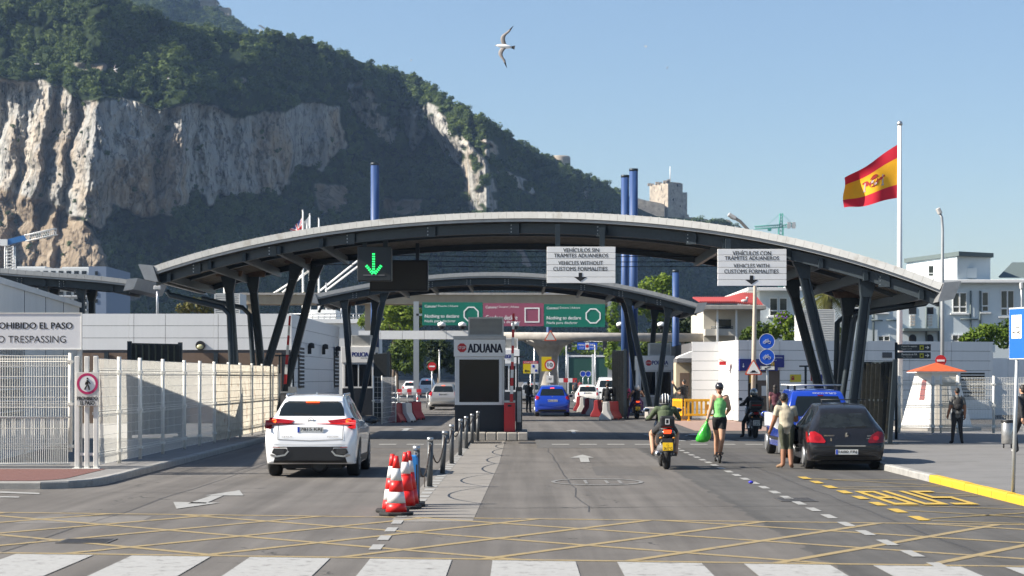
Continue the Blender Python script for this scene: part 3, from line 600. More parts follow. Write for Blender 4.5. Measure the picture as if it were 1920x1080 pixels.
# ---------------------------------------------------------------- signs hung from the canopy
SIGNW = M('sign_white', (.84, .84, .83), .5, var=.04, scale=3)
def zr(ox, oy, k, Y):      # reads a point of an enlarged crop as a place at distance Y
    return lambda x, y: (X_(ox+x/k, Y), Z_(oy+y/k, Y))
def hung_sign(label, Y, x0, x1, y0, y1, lines, arrow):
    r = zr(1000, 380, 2.2857, Y); X0, Z1 = r(x0, y0); X1, Z0 = r(x1, y1); t = thing('lane_sign', label, 'sign', ((X0+X1)/2, Y, Z0), 'white lane signs hung from the canopy')
    n = 6; h = (Z1-Z0)/n
    for k in range(n): bevel(MB().box(X0, X1, Y, Y+.06, Z0+h*k+.006, Z0+h*(k+1)-.006).build('plank', SIGNW, t), .004, 1)
    MB().box(X0+.02, X1-.02, Y+.06, Y+.1, Z0+.02, Z1-.02).build('back_plate', STEEL, t)
    for s, a, c, d, e in lines:
        p = r(a, d); q = r(c, e); txt(s, p[0], q[0], q[1], p[1], Y-.004, INK, t, .008)
    a, c, d, e = arrow; p = r(a, d); q = r(c, e); w = q[0]-p[0]; hh = p[1]-q[1]; m = (p[0]+q[0])/2
    MB().xz([(m-w*.14, p[1]), (m+w*.14, p[1]), (m+w*.14, q[1]+hh*.5), (q[0], q[1]+hh*.5), (m, q[1]), (p[0], q[1]+hh*.5), (m-w*.14, q[1]+hh*.5)][::-1], Y-.006, .005).build('arrow', INK, t)
    for fx in (.16, .81):
        x = X0+(X1-X0)*fx; MB().box(x-.07, x+.07, Y+.1, Y+.24, Z1-.25, zt1(x)-.4).build('hanger', NAVY, t)
hung_sign('white hanging sign reading VEHICLES WITHOUT CUSTOMS FORMALITIES', 57.25, 58, 352, 188, 345, [('VEHÍCULOS SIN', 128, 281, 191, 212), ('TRÁMITES ADUANEROS', 88, 320, 214, 235), ('VEHICLES WITHOUT', 107, 298, 250, 267), ('CUSTOMS FORMALITIES', 85, 317, 275, 292)], (175, 228, 300, 338))
hung_sign('white hanging sign reading VEHICLES WITH CUSTOMS FORMALITIES', 55.12, 790, 1085, 198, 357, [('VEHÍCULOS CON', 854, 1018, 203, 226), ('TRÁMITES ADUANEROS', 820, 1052, 225, 246), ('VEHICLES WITH', 858, 1010, 262, 279), ('CUSTOMS FORMALITIES', 818, 1050, 286, 303)], (908, 962, 312, 350))
Y = 61.0; t = thing('lane_signal', 'black lane signal with a glowing green down arrow', 'signal', P(702, 527, Y)); r = zr(260, 380, 2.2857, Y)
a = r(937, 188); c = r(1083, 335); bevel(MB().box(a[0], c[0], Y, Y+.5, c[1], a[1]).build('housing', M('signal_black', (.02, .024, .026), .5), t), .02)
GRN = M('green_leds', (.0, .25, .06), .5, var=0, emit=((.03, 1, .2), .75)); b = MB()
def led(p0, p1, w):
    p0 = Vector((p0[0], Y-.01, p0[1])); p1 = Vector((p1[0], Y-.01, p1[1])); n = max(2, round((p1-p0).length/.075)); d = (p1-p0)/n; s = Vector((0, 1, 0)).cross(d).normalized()*w
    for k in range(n):
        for j in (-.36, .36): q = p0+d*(k+.5)+s*j; b.xz([(q.x+.026*math.cos(i*PI/3), q.z+.026*math.sin(i*PI/3)) for i in range(6)], Y-.02, .015)
led(r(1007, 215), r(1007, 300), .06); led(r(974, 268), r(1005, 306), .06); led(r(1041, 268), r(1011, 306), .06); b.build('led_arrow', GRN, t)
f = MB(); p0 = r(962, 308); p1 = r(1054, 312); f.box(p0[0], p1[0], Y-.01, Y, p1[1]-.01, p0[1]); f.build('lens_rim', GREYP, t)
for x in (966, 1056): q = r(x, 188); MB().box(q[0]-.07, q[0]+.07, Y+.1, Y+.24, q[1], zt1(q[0])-.4).build('hanger', NAVY, t)
Y = 67; r = zr(260, 380, 2.2857, Y); a = r(990, 246); c = r(1240, 378); t = thing('message_board', 'dark unlit message board hanging behind the green arrow', 'board', (a[0], Y, c[1]))
bevel(MB().box(a[0], c[0], Y, Y+.4, c[1], a[1]).build('housing', M('board_black', (.015, .014, .013), .5), t), .03); MB().box(a[0]+.08, c[0]-.08, Y-.01, Y, c[1]+.08, a[1]-.08).build('screen', M('board_screen', (.022, .018, .014), .35), t)
q = r(1194, 246); MB().box(q[0]-.06, q[0]+.06, Y+.1, Y+.22, q[1], zt1(q[0])-.3).build('hanger', NAVY, t)

# ---------------------------------------------------------------- tall blue masts
MAST = M('blue_mast_paint', (.025, .065, .19), .5, var=.3, scale=1.5, streak=(3, 3, .25), dirt=((.2, .27, .38), 2.2, .6))
def mast(label, px, py0, w, Y, z0=0):
    x = X_(px, Y); r_ = w*Y/F/2; z1 = Z_(py0, Y); t = thing('blue_mast', label, 'mast', (x, Y, z0), 'tall blue steel masts')
    MB().lathe([(r_, z0), (r_, z1)], (x, Y, 0), 20).build('shaft', MAST, t); MB().lathe([(r_*1.06, z1-.12), (r_*1.06, z1+.02)], (x, Y, 0), 20).build('top_band', NAVY, t)
mast('single tall blue mast rising behind the canopy, left of centre', 703, 306, 16, 112)
mast('tallest blue mast of the pair left of the castle tower', 1188, 317, 16, 113); mast('shorter blue mast, left one of the pair beside the tower', 1172, 329, 15, 116)
mast('short blue mast above the trees by the red roofed house', 1267, 507, 13, 118); mast('stub of blue mast seen under the second canopy', 1029, 533, 9, 172)

# ---------------------------------------------------------------- customs booth and barrier
Y = 63.5; k = Y/F; r = zr(830, 560, 3.8556, Y)
BW = M('booth_white', (.88, .88, .87), .5, var=.04, scale=2); BDARK = M('booth_dark', (.012, .016, .024), .55, var=.15)
t = thing('kerbed_island', 'low concrete island of kerb blocks under the customs booth', 'island', (0, 63, 0)); xa, xb = X_(852, 62.7), X_(990, 62.7)
n = 7; w = (xb-xa)/n
for j in range(n): bevel(MB().box(xa+w*j+.006, xa+w*(j+1)-.006, 62.5, 66.6, 0, .26-.004*(j % 2)).build('kerb_block', CONC, t), .03)
t = thing('customs_booth', 'white kiosk with a dark window and ADUANA in black letters', 'booth', (X_(898, Y), Y, .25))
x0, z1 = r(88, 270); x1, _ = r(445, 270); _, zb_ = r(0, 1000); zg0 = r(0, 768)[1]; zg1 = r(0, 418)[1]; D = 2.0
bevel(MB().box(x0, x1, Y, Y+D, .255, zg0).build('plinth', BDARK, t), .01)
b = MB()
for j in range(1, 18): x = x0+(x1-x0)*j/18; b.box(x-.006, x+.006, Y-.006, Y+.001, .27, zg0-.02)
b.build('plinth_ribs', BDARK, t)
MB().box(x0, x1, Y+.03, Y+D, zg0, zg1).build('wall', BW, t)
bevel(MB().box(x0-.03, x1+.03, Y-.06, Y+D, zg1, z1-.11).build('sign_band', BW, t), .008); bevel(MB().box(x0-.05, x1+.05, Y-.09, Y+D+.03, z1-.105, z1).build('roof_edge', LGREY, t), .01)
a = r(95, 420); c = r(430, 768); ga = r(120, 440); gc = r(408, 748); fr = MB()
fr.box(a[0], c[0], Y-.03, Y+.03, ga[1], a[1]).box(a[0], c[0], Y-.03, Y+.03, c[1], gc[1]).box(a[0], ga[0], Y-.03, Y+.03, gc[1], ga[1]).box(gc[0], c[0], Y-.03, Y+.03, gc[1], ga[1])
wf = fr.build('window_frame', M('frame_white', (.74, .75, .76), .35, var=.02), t); MB().box(ga[0], gc[0], Y+.0, Y+.02, gc[1], ga[1]).build('pane', GLASS, wf)
for s_, a_ in (('window', 1),):
    xs = x1; f2 = MB().box(xs, xs+.02, Y+.3, Y+1.6, zg0+.05, zg1-.1).build('side_window', GLASS, t)
p = r(140, 355); b = MB(); disc(b, p[0], p[1], .15, Y-.075, .012, 8, rot=PI/8); b.build('stop_octagon', RED, t); txt('STOP', p[0]-.115, p[0]+.115, p[1]-.042, p[1]+.042, Y-.079, WHITE, t, .012)
p = r(180, 327); q = r(428, 391); txt('ADUANA', p[0], q[0], q[1], p[1], Y-.064, M('navy_ink', (.008, .01, .03), .5, var=0), t, .06)
def louvre_unit(label, Y, x0, x1, z0, z1, d, n, cat='air conditioner', mat=None, parent=None):
    mat = mat or M('ac_grey', (.62, .62, .6), .6, var=.08, scale=3); t = thing('air_conditioner', label, cat, ((x0+x1)/2, Y, z0)); b = MB()
    b.box(x0, x1, Y+.05, Y+d, z0, z1).box(x0, x0+.05, Y-.02, Y+.05, z0, z1).box(x1-.05, x1, Y-.02, Y+.05, z0, z1).box(x0+.05, x1-.05, Y-.02, Y+.05, z1-.05, z1).box(x0+.05, x1-.05, Y-.02, Y+.05, z0, z0+.05); b.build('casing', mat, t)
    h = (z1-z0-.1)/n
    for j in range(n): z = z0+.05+h*j; MB().hexa([(x0+.05, Y-.02, z+.1*h), (x1-.05, Y-.02, z+.1*h), (x1-.05, Y+.05, z+.5*h), (x0+.05, Y+.05, z+.5*h)], [(x0+.05, Y-.02, z+.3*h), (x1-.05, Y-.02, z+.3*h), (x1-.05, Y+.05, z+.75*h), (x0+.05, Y+.05, z+.75*h)]).build('slat', mat, t)
    return t
p = r(184, 133); q = r(440, 268); louvre_unit('grey louvred air conditioner on the roof of the customs booth', Y+.1, p[0], q[0], z1, p[1], 1.0, 13)
def barrier(label, x, y, col, arm, h=1.0, w=.34):
    t = thing('road_barrier', label, 'barrier', (x, y, 0)); bevel(MB().box(x-w/2, x+w/2, y, y+.34, arm[3], arm[3]+h).build('cabinet', col, t), .02); MB().box(x-w/2-.01, x+w/2+.01, y-.01, y+.35, arm[3]+h, arm[3]+h+.06).build('cap', STEEL, t)
    MB().box(x-.06, x+.06, y-.015, y, arm[3]+h*.86, arm[3]+h*.92).build('lock', INK, t)
    (ax, az), (bx2, bz2), n = arm[0], arm[1], arm[2]
    for j in range(n):
        m = RED if j % 2 == n % 2-1 or (n-j) % 2 == 1 else WHITE
        f0, f1 = j/n, (j+1)/n; lerp = lambda f: (ax+(bx2-ax)*f, y-.05, az+(bz2-az)*f); MB().bar(lerp(f0), lerp(f1-.002), .1-.03*f0, .05, (0, 1, 0)).build('arm_band', m, t)
    return t
p0 = r(497, 745); p1 = r(513, 108); barrier('red barrier cabinet with its striped arm raised, beside the customs booth', r(484, 0)[0], Y-.35, RED, [p0, p1, 11, .255], r(0, 750)[1]-.255, .35)
q = r(525, 640); w_ = r(578, 1000); t = thing('intercom_post', 'dark steel intercom column right of the red barrier cabinet', 'post', (r(555, 0)[0], 64.6, .25))
bevel(MB().box(r(528, 0)[0], r(576, 0)[0], 64.6, 64.9, .255, r(0, 640)[1]).build('column', GREYP, t), .02); bevel(MB().box(r(536, 0)[0], r(568, 0)[0], 64.57, 64.6, r(0, 900)[1], r(0, 670)[1]).build('front_plate', STEEL, t), .01); MB().box(r(533, 0)[0], r(546, 0)[0], 64.75, 64.82, r(0, 640)[1], r(0, 420)[1]).build('mast', GREYP, t); MB().box(r(505, 0)[0], r(590, 0)[0], 64.6, 64.9, r(0, 420)[1], r(0, 412)[1]).build('hood', GREYP, t)
# left barrier by the white car
Y = 70.5; t = barrier('grey barrier post with striped arm raised, by the left fence', X_(538, Y), Y, GREYP, [(X_(535, Y), Z_(720, Y)), (X_(544, Y), Z_(592, Y)), 7, 0.13], 1.3, .45)
MB().box(X_(541, Y), X_(556, Y), Y-.1, Y+.2, Z_(736, Y), Z_(725, Y)).build('camera_box', STEEL, t)
MB().box(X_(513, Y), X_(558, Y), Y+.4, Y+.46, Z_(668, Y), Z_(665, Y)).box(X_(520, Y), X_(523, Y), Y+.4, Y+.46, Z_(700, Y), Z_(668, Y)).box(X_(546, Y), X_(549, Y), Y+.4, Y+.46, 1, Z_(668, Y)).build('gate_frame', NAVY, t)
Y = 66; t = barrier('slim barrier post with red and white arm upright, between the right canopy legs', X_(1521, Y), Y, GREYP, [(X_(1523, Y), Z_(745, Y)), (X_(1521, Y), Z_(668, Y)), 5, .13], 1.1, .3)
MB().box(X_(1502, Y), X_(1530, Y), Y+.4, Y+.46, Z_(688, Y), Z_(685, Y)).box(X_(1512, Y), X_(1516, Y), Y+.4, Y+.46, .13, Z_(688, Y)).build('gate_frame', NAVY, t)

# ---------------------------------------------------------------- police booths further on
def police_booth(label, Y, px0, px1, pt, pb, pw0, pw1, word, wx, dark, aclabel, ac, d=2.4):
    t = thing('police_booth', label, 'booth', (X_((px0+px1)/2, Y), Y, 0)); x0, x1 = X_(px0, Y), X_(px1, Y); zt_, zw1, zw0 = Z_(pt, Y), Z_(pw0, Y), Z_(pw1, Y)
    bevel(MB().box(x0, x1, Y, Y+d, .02, zw0).build('plinth', BDARK if dark else LGREY, t), .01); MB().box(x0, x1, Y+.04, Y+d, zw0, zw1).build('wall', BW, t); bevel(MB().box(x0-.05, x1+.05, Y-.06, Y+d+.05, zw1, zt_).build('sign_band', BW, t), .01)
    fr = MB(); f_ = .09; fr.box(x0+.05, x1-.05, Y-.01, Y+.03, zw1-f_, zw1-.01).box(x0+.05, x1-.05, Y-.01, Y+.03, zw0+.01, zw0+f_).box(x0+.05, x0+.05+f_, Y-.01, Y+.03, zw0+f_, zw1-f_).box(x1-.05-f_, x1-.05, Y-.01, Y+.03, zw0+f_, zw1-f_).box((x0+x1)/2-.03, (x0+x1)/2+.03, Y-.01, Y+.03, zw0+f_, zw1-f_)
    wf = fr.build('window_frame', M('frame_white', (.74, .75, .76)), t); MB().box(x0+.05+f_, x1-.05-f_, Y+.01, Y+.02, zw0+f_, zw1-f_).build('pane', GLASS, wf)
    zc = (zw1+zt_)/2; hh = (zt_-zw1)*.17
    if word: txt(word, X_(wx[0], Y), X_(wx[1], Y), zc-hh*.7, zc+hh*.9, Y-.065, M('navy_blue_ink', (.01, .02, .2), .5, var=0), t, .03); txt('NACIONAL', X_(wx[0]+(wx[1]-wx[0])*.55, Y), X_(wx[1], Y), zc-hh*1.5, zc-hh, Y-.065, INK, t)
    if wx and len(wx) > 2: b = MB(); disc(b, X_(wx[2], Y), zc, .16, Y-.075, .01, 8, rot=PI/8); b.build('stop_octagon', RED, t); txt('STOP', X_(wx[2], Y)-.12, X_(wx[2], Y)+.12, zc-.045, zc+.045, Y-.08, WHITE, t, .012)
    if ac: louvre_unit(aclabel, Y+.2, X_(ac[0], Y), X_(ac[1], Y), zt_, Z_(ac[2], Y), 1.2, 9)
police_booth('white police booth between the right legs of the second canopy, STOP disc beside the lettering', 104, 1197, 1263, 667, 770, 694, 744, 'POLICIA', (1222, 1252, 1216), False, 'pale air conditioner box on the police booth at right', (1218, 1259, 643))
police_booth('dark based police booth at the left, behind the white car', 104, 642, 702, 650, 760, 680, 728, 'POLICIA', (660, 690), True, 'grey louvred air conditioner on the left police booth', (658, 695, 628))
police_booth('narrow white police booth partly hidden behind the customs booth', 90, 936, 972, 655, 775, 682, 735, 'POLICIA', (943, 958), True, 'small pale unit on the half hidden police booth', (945, 971, 634))
Y = 92; t = thing('concrete_plinth', 'low pale concrete plinth at the foot of the right canopy legs', 'plinth', (X_(1240, Y), Y, 0)); bevel(MB().box(X_(1213, Y), X_(1287, Y), Y-.4, Y+1.6, 0, Z_(764, Y)).build('block', CONC, t), .04)
# far gantries
Y = 160; t = thing('footbridge', 'beige concrete footbridge crossing behind the second canopy', 'bridge', (0, Y, 0))
BEI = M('beige_concrete', (.36, .3, .215), .9, var=.12, scale=.6, streak=(1, 1, .3)); b = MB(); b.box(X_(455, Y), X_(1210, Y), Y, Y+3, Z_(570, Y), Z_(553, Y)); b.build('deck', BEI, t); MB().box(X_(450, Y), X_(1215, Y), Y-.15, Y+3.1, Z_(553, Y), Z_(549, Y)).build('coping', CONC, t)
for px in (470, 690, 1180): MB().box(X_(px, Y)-.3, X_(px, Y)+.3, Y+.6, Y+2, 0, Z_(570, Y)).build('pier', BEI, t)
Y = 150; r = zr(560, 540, 2.4615, Y); t = thing('customs_gantry', 'gantry of green and purple customs panels, Nothing to declare on the green ones', 'sign gantry', (X_(960, Y), Y, 0))
SGR = M('sign_green', (.0, .16, .105), .45, var=.04); SPU = M('sign_purple', (.30, .075, .125), .45, var=.04)
for i, (a, c, dz_, col) in enumerate(((570, 849, 0, SGR), (851, 1131, 4, SPU), (1133, 1414, 8, SGR))):
    p = r(a, 66+dz_); q = r(c, 172+dz_); pn = MB().box(p[0], q[0], Y, Y+.12, q[1], p[1]).build('sign_panel', col, t); w = lambda u_, v_: r(a+u_, v_+dz_)
    for s, u0, u1, v0, v1, bo in (('Customs', 12, 62, 78, 90, .03), ('| Douane | Aduana', 66, 166, 78, 90, 0), ('Nothing to declare' if i != 1 else 'Goods to declare', 12, 170 if i != 1 else 158, 122, 142, .025), ('Nada para declarar' if i != 1 else 'Bienes para declarar', 12, 154 if i != 1 else 172, 146, 162, 0)):
        A, B = w(u0, v0), w(u1, v1); txt(s, A[0], B[0], B[1], A[1], Y-.01, WHITE, pn, bo*.35)
    c0 = w(226, 121); b = MB(); R_ = (r(36, 0)[0]-r(0, 0)[0])
    if i != 1: disc(b, c0[0], c0[1], R_*1.05, Y-.02, .015, 8, R_*.88, PI/8)
    else: disc(b, c0[0], c0[1], R_*1.36, Y-.02, .015, 4, R_*1.14, PI/4)
    b.build('symbol', WHITE, pn)
b = MB()
for px in (780, 1145): b.box(X_(px, Y)-.2, X_(px, Y)+.2, Y+.15, Y+.5, 0, Z_(565, Y))
b.box(X_(780, Y), X_(1145, Y), Y+.15, Y+.4, Z_(592, Y), Z_(588, Y)); b.build('frame', STEEL, t)
Y = 124; t = thing('covered_walkway', 'long white flat roofed walkway crossing the road under the customs panels', 'walkway', (0, Y, 0))
n = 10; xa, xb = X_(672, Y), X_(878, Y); w = (xb-xa)/5
for j in range(5): MB().box(xa+w*j+.01, xa+w*(j+1)-.01, Y, Y+.15, Z_(636, Y), Z_(620, Y)).build('fascia_panel', WHITE, t)
b = MB(); b.box(xa, xb, Y+.15, Y+4, Z_(634, Y), Z_(622, Y)); b.build('roof_slab', CONC, t)
b = MB(); rr_ = 8*Y/F; b.tube([(xb+.02, Y+.5, Z_(630, Y)), (X_(1345, Y), Y+.5, Z_(633, Y))], rr_, 12); b.build('rounded_edge', CONC, t); b = MB(); b.box(xb+.02, X_(1345, Y), Y+.5, Y+4, Z_(637, Y), Z_(626, Y)); b.build('roof_slab', CONC, t)
b = MB(); b.lathe([(.75, 0), (.62, .4), (.55, Z_(690, Y)), (.6, Z_(668, Y)), (.95, Z_(650, Y)), (1.7, Z_(638, Y))], (X_(1029, Y), Y+1.2, 0), 20); b.build('mushroom_column', CONC, t)
for px in (1250, 1340, 690): MB().box(X_(px, Y)-.12, X_(px, Y)+.12, Y+.6, Y+.85, 0, Z_(637, Y)).build('column', BEI, t)
for px, lb in ((828, 'dome camera under the left green customs panel, farther from the booth'), (867, 'dome camera under the left green panel, close to the booth roof'), (966, 'white dome camera under the purple customs panel, beside the booth roof'), (1163, 'dome camera at the right end of the right green panel'), (1240, 'dome camera on the walkway roof above the right police booth')):
    c = thing('dome_camera', lb, 'camera', P(px, 617, Y-.5), 'dome cameras on the walkway'); x, y_, z = P(px, 612, Y-.5)
    MB().ball((x, y_, z), .2, 10, 6).build('dome', INK, c); MB().lathe([(.05, .28), (.24, .2), (.24, .02)], (x, y_, z), 12).build('hood', WHITE, c); MB().bar((x, y_, z+.2), (x, y_+.6, z-.3), .05, .05).build('bracket', STEEL, c)
# ================================================================ buildings
PANEL = M('wall_panel', (.74, .74, .735), .55, var=.05, scale=1.5, streak=(1, 1, .22), dirt=((.56, .545, .51), 1.6, .58)); JOINT = M('joint_dark', (.1, .1, .105), .8); BROWN = M('brown_wall', (.16, .11, .08), .8)
PALE = M('pale_wall', (.66, .66, .64), .7, var=.06, scale=1, streak=(1, 1, .3), dirt=((.5, .48, .44), .8, .62))
def panel_wall(t, a, c, z0, z1, cols, row, mat, skip=None, th=.05):
    """a wall of separate cladding panels from plan point a to c, outer face on the right of a->c"""
    a, c = Vector((*a, 0)), Vector((*c, 0)); L = (c-a).length; d = (c-a)/L; ang = math.atan2(d.y, d.x); n = max(1, round((z1-z0)/row)); h = (z1-z0)/n; cache = {}; off = ROOT[t]
    x = 0
    for w in cols:
        if x >= L-.05: break
        w = min(w, L-x)
        for j in range(n):
            zc = z0+h*(j+.5); m = a+d*(x+w/2)
            if skip and skip(x+w/2, zc): continue
            if w not in cache:
                cache[w] = MB().box(-w/2+.009, w/2-.009, 0, th, -h/2+.009, h/2-.009).mesh('panel'); o = link('panel', cache[w], mat, t)
            else: o = bpy.data.objects.new('panel', cache[w]); COL.objects.link(o); o.parent = t
            o.location = Vector((m.x, m.y, zc))-off; o.rotation_euler = (0, 0, ang)
        x += w
# long white panelled hall on the left
t = thing('customs_hall', 'long low white panelled hall on the left behind the mesh fence', 'building', (-14, 80.5, 0)); XR = -9.12; H = 4.57
MB().box(-34, XR-.06, 80.56, 102, .1, H-.03).build('wall', JOINT, t)
xs = [X_(p, 80.5) for p in (-600, -400, -240, -80, 60, 150, 251, 310, 409, 470, 547)]; cols = [b_-a_ for a_, b_ in zip(xs[:-1], xs[1:])]
lo, hi = X_(126, 80.5)-xs[0], X_(528, 80.5)-xs[0]
panel_wall(t, (xs[0], 80.5), (XR, 80.5), .13, H, cols, .497, PANEL, skip=lambda x, z: lo < x < hi and z < 3.0)
panel_wall(t, (XR, 80.52), (XR, 102), .13, H, [5.4]*4, .555, PANEL)
MB().box(X_(126, 80.5), X_(528, 80.5), 80.48, 80.54, .14, 2.98).build('recess', BROWN, t)
for px in (200, 300, 405): MB().box(X_(px, 80.4)-.08, X_(px, 80.4)+.08, 80.3, 80.46, .13, 2.98).build('post', NAVY, t)
def slats(t, y0, y1, z0, z1, n):
    f = MB().box(XR+.052, XR+.056, y0, y1, z0, z1).build('louvre', INK, t); h = (z1-z0)/n
    for j in range(n): MB().hexa([(XR+.056, y0, z0+h*(j+.75)), (XR+.09, y0, z0+h*(j+.6)), (XR+.09, y1, z0+h*(j+.6)), (XR+.056, y1, z0+h*(j+.75))], [(XR+.056, y0, z0+h*(j+.98)), (XR+.09, y0, z0+h*(j+.83)), (XR+.09, y1, z0+h*(j+.83)), (XR+.056, y1, z0+h*(j+.98))]).build('slat', PANEL, f)
slats(t, 82.8, 84.8, 1.55, 3.3, 11); slats(t, 98.9, 101.2, 1.5, 3.5, 11)
for y, z, lb in ((86.2, 3.25, 'black wall lamp nearest the left louvre of the white hall'), (92.5, 3.3, 'middle black wall lamp on the side of the white hall'), (99, 3.3, 'black wall lamp beside the far louvre of the white hall')):
    l_ = thing('wall_lamp', lb, 'wall lamp', (XR+.05, y, z), 'black wall lamps on the hall side'); MB().lathe([(.02, .34), (.13, .3), (.14, .1)], (XR+.2, y, z-.1), 12).build('hood', INK, l_); MB().box(XR+.05, XR+.2, y-.06, y+.06, z-.25, z+.12).build('bracket', INK, l_)
x, y, z = P(376, 648, 80.46); t = thing('bulkhead_lamp', 'round black bulkhead lamp on the front of the white hall', 'wall lamp', (x, y, z)); b = MB(); disc(b, x, z, .19, y-.1, .13, 20); b.build('housing', INK, t); b = MB(); b.ball((x, y-.1, z-.05), (.14, .06, .1), 12, 6); b.build('lens', M('lamp_lens', (.5, .48, .28), .3), t)
louvre_unit('pale louvred air conditioner on the roof of the white hall, behind the canopy legs', 84, X_(402, 84), X_(450, 84), H-.03, Z_(550, 84), 2, 11, mat=PALE)
MB().tube([P(424, 550, 84.5), P(424, 537, 84.5)], .12, 8).build('vent_pipe', PALE, bpy.data.objects['customs_hall'])
# grey-blue building at the far left, its side runs away from us
t = thing('guard_building', 'pale building at the far left behind the no trespassing sign', 'building', (-13, 50, 0)); bp_ = [(-11.5, 43.6), (-13.2, 60), (-30, 60), (-30, 43.6)]
b = MB(); b.poly([(x, y, .1) for x, y in bp_], (0, 0, 4.0)); b.build('wall', PALE, t); b = MB(); b.poly([(-11.46, 43.5, 4.1), (-13.15, 60.1, 4.1), (-30, 60.1, 4.1), (-30, 43.5, 4.1)], (0, 0, .14)); b.build('parapet', PALE, t)
def on_side(f, z, o=0): x = -11.5-1.7*f+o; return (x+.005, 43.6+16.4*f, z)
T = Matrix.Translation((-11.5, 43.6, 0)) @ Matrix.Rotation(math.atan2(16.4, -1.7), 4, 'Z')
wf = MB().box(.1, 4.1, -.05, .0, .95, 2.75, T).build('window', GLASS, t); b = MB()
for k in range(11): x = .1+.4*k; b.box(x-.02, x+.02, -.1, -.055, .95, 2.75, T)
for k in range(8): z = .95+.257*k; b.box(.1, 4.1, -.095, -.06, z-.015, z+.015, T)
b.build('window_bars', PALE, wf)
for x_ in (4.9, 8.8, 12.6): MB().box(x_-.01, x_+.01, -.012, .0, .15, 4.1, T).build('joint', JOINT, t)
# flat block with balconies below the rock
Y = 420; APB = M('apartment_blue', (.17, .22, .31), .7); APW = M('apartment_white', (.62, .63, .62), .7)
t = thing('apartment_block', 'white and blue apartment block under the cliffs at the far left', 'building', (X_(110, Y), Y, 0))
MB().box(X_(-60, Y), X_(168, Y), Y, Y+25, 0, Z_(503, Y)).build('wall', APW, t); MB().box(X_(168, Y)+.02, X_(201, Y), Y-1, Y+25, 0, Z_(500, Y)).build('blue_wing', APB, t)
MB().box(X_(25, Y), X_(78, Y), Y+3, Y+15, Z_(503, Y), Z_(498, Y)).build('roof_room', APW, t); MB().box(X_(110, Y), X_(165, Y), Y+3, Y+15, Z_(503, Y), Z_(499, Y)).build('roof_room', APW, t)
for r_ in range(6):
    for c_ in range(8):
        w = MB().box(X_(52+14.5*c_, Y), X_(61+14.5*c_, Y), Y-.1, Y+.02, Z_(516+13*r_, Y), Z_(508+13*r_, Y)).build('window', GLASS, t)
        MB().box(X_(50+14.5*c_, Y), X_(63+14.5*c_, Y), Y-1.2, Y-.1, Z_(517.5+13*r_, Y), Z_(515+13*r_, Y)).build('balcony', APW, w)
for r_ in range(5): MB().box(X_(180, Y), X_(185, Y), Y-1.1, Y-1, Z_(516+13*r_, Y), Z_(509+13*r_, Y)).build('window', GLASS, t)
# white terminal roof with railings, masts and cables
Y = 190; t = thing('white_terminal', 'white terminal block with roof railings beyond the left hall', 'building', (X_(640, Y), Y, 0))
MB().box(X_(470, Y), X_(690, Y), Y, Y+20, 0, Z_(600, Y)).build('wall', PALE, t); MB().box(X_(560, Y), X_(622, Y), Y+4, Y+14, Z_(600, Y), Z_(578, Y)).build('upper_storey', WHITE, t); MB().box(X_(585, Y), X_(690, Y), Y-.3, Y+.2, Z_(606, Y), Z_(598, Y)).build('cornice', WHITE, t)
b = MB()
for k in range(14): x = X_(540+11*k, Y); b.tube([(x, Y+1, Z_(600, Y)), (x, Y+1, Z_(588, Y))], .05, 5)
for z in (588, 594): b.tube([(X_(540, Y), Y+1, Z_(z, Y)), (X_(683, Y), Y+1, Z_(z, Y))], .05, 5)
for px, a_ in ((655, 560), (668, 545), (640, 570), (612, 530), (622, 552)): b.tube([P(px, 600, Y+6), P(px, a_, Y+6)], .09, 5)
b.build('railing', STEEL, t)
def flagpole(label, px, p0, p1, Y, r0, gname=None):
    t = thing('flagpole', label, 'flagpole', (X_(px, Y), Y, Z_(p1, Y)), gname); x = X_(px, Y); MB().lathe([(r0, Z_(p1, Y)), (r0*.6, Z_(p0, Y))], (x, Y, 0), 12).build('pole', WHITE, t); MB().ball((x, Y, Z_(p0, Y)), r0*.9, 8, 6).build('finial', STEEL, t); return t
Y = 200
for px, p0, lb in ((568, 395, 'white flagpole with the red and blue flag above the canopy'), (581, 402, 'white flagpole flying the plain white flag'), (598, 410, 'bare white flagpole right of the two small flags')): flagpole(lb, px, p0, 640, Y, .12, 'white flagpoles beyond the canopy')
b = MB(); 
for a_, c_ in (((740, 448), (610, 545)), ((722, 448), (600, 545)), ((640, 470), (505, 555)), ((625, 470), (515, 560))): b.tube([P(*a_, Y+4), P(*c_, Y+4)], .1, 5)
t = b.build('stay_cables', WHITE); tag(t, 'slanting white stay cables seen under the left of the canopy', 'cables')
def flag(name, label, quad, Y, cols, wav=.25, nx=24, ny=18, group=None, ph=0):
    """cloth quad given by its four picture corners (hoist top, fly top, fly bottom, hoist bottom) at distance Y, waved in depth"""
    q = [Vector(P(*p, Y)) for p in quad]; vs, fs, ms = [], [], []
    for j in range(ny+1):
        for i in range(nx+1):
            u, v = i/nx, j/ny; p = (q[0]*(1-u)+q[1]*u)*(1-v)+(q[3]*(1-u)+q[2]*u)*v; w = math.sin(u*9+v*2.2+ph)*wav*u+math.sin(u*4-v*3+ph)*wav*.8*u
            vs.append((p.x+math.sin(v*7)*.03*u, p.y+w, p.z+math.sin(u*7+1)*wav*.35*u))
    for j in range(ny):
        for i in range(nx): a = j*(nx+1)+i; fs.append((a, a+1, a+nx+2, a+nx+1)); ms.append(cols((i+.5)/nx, (j+.5)/ny)[0])
    return vs, fs, ms
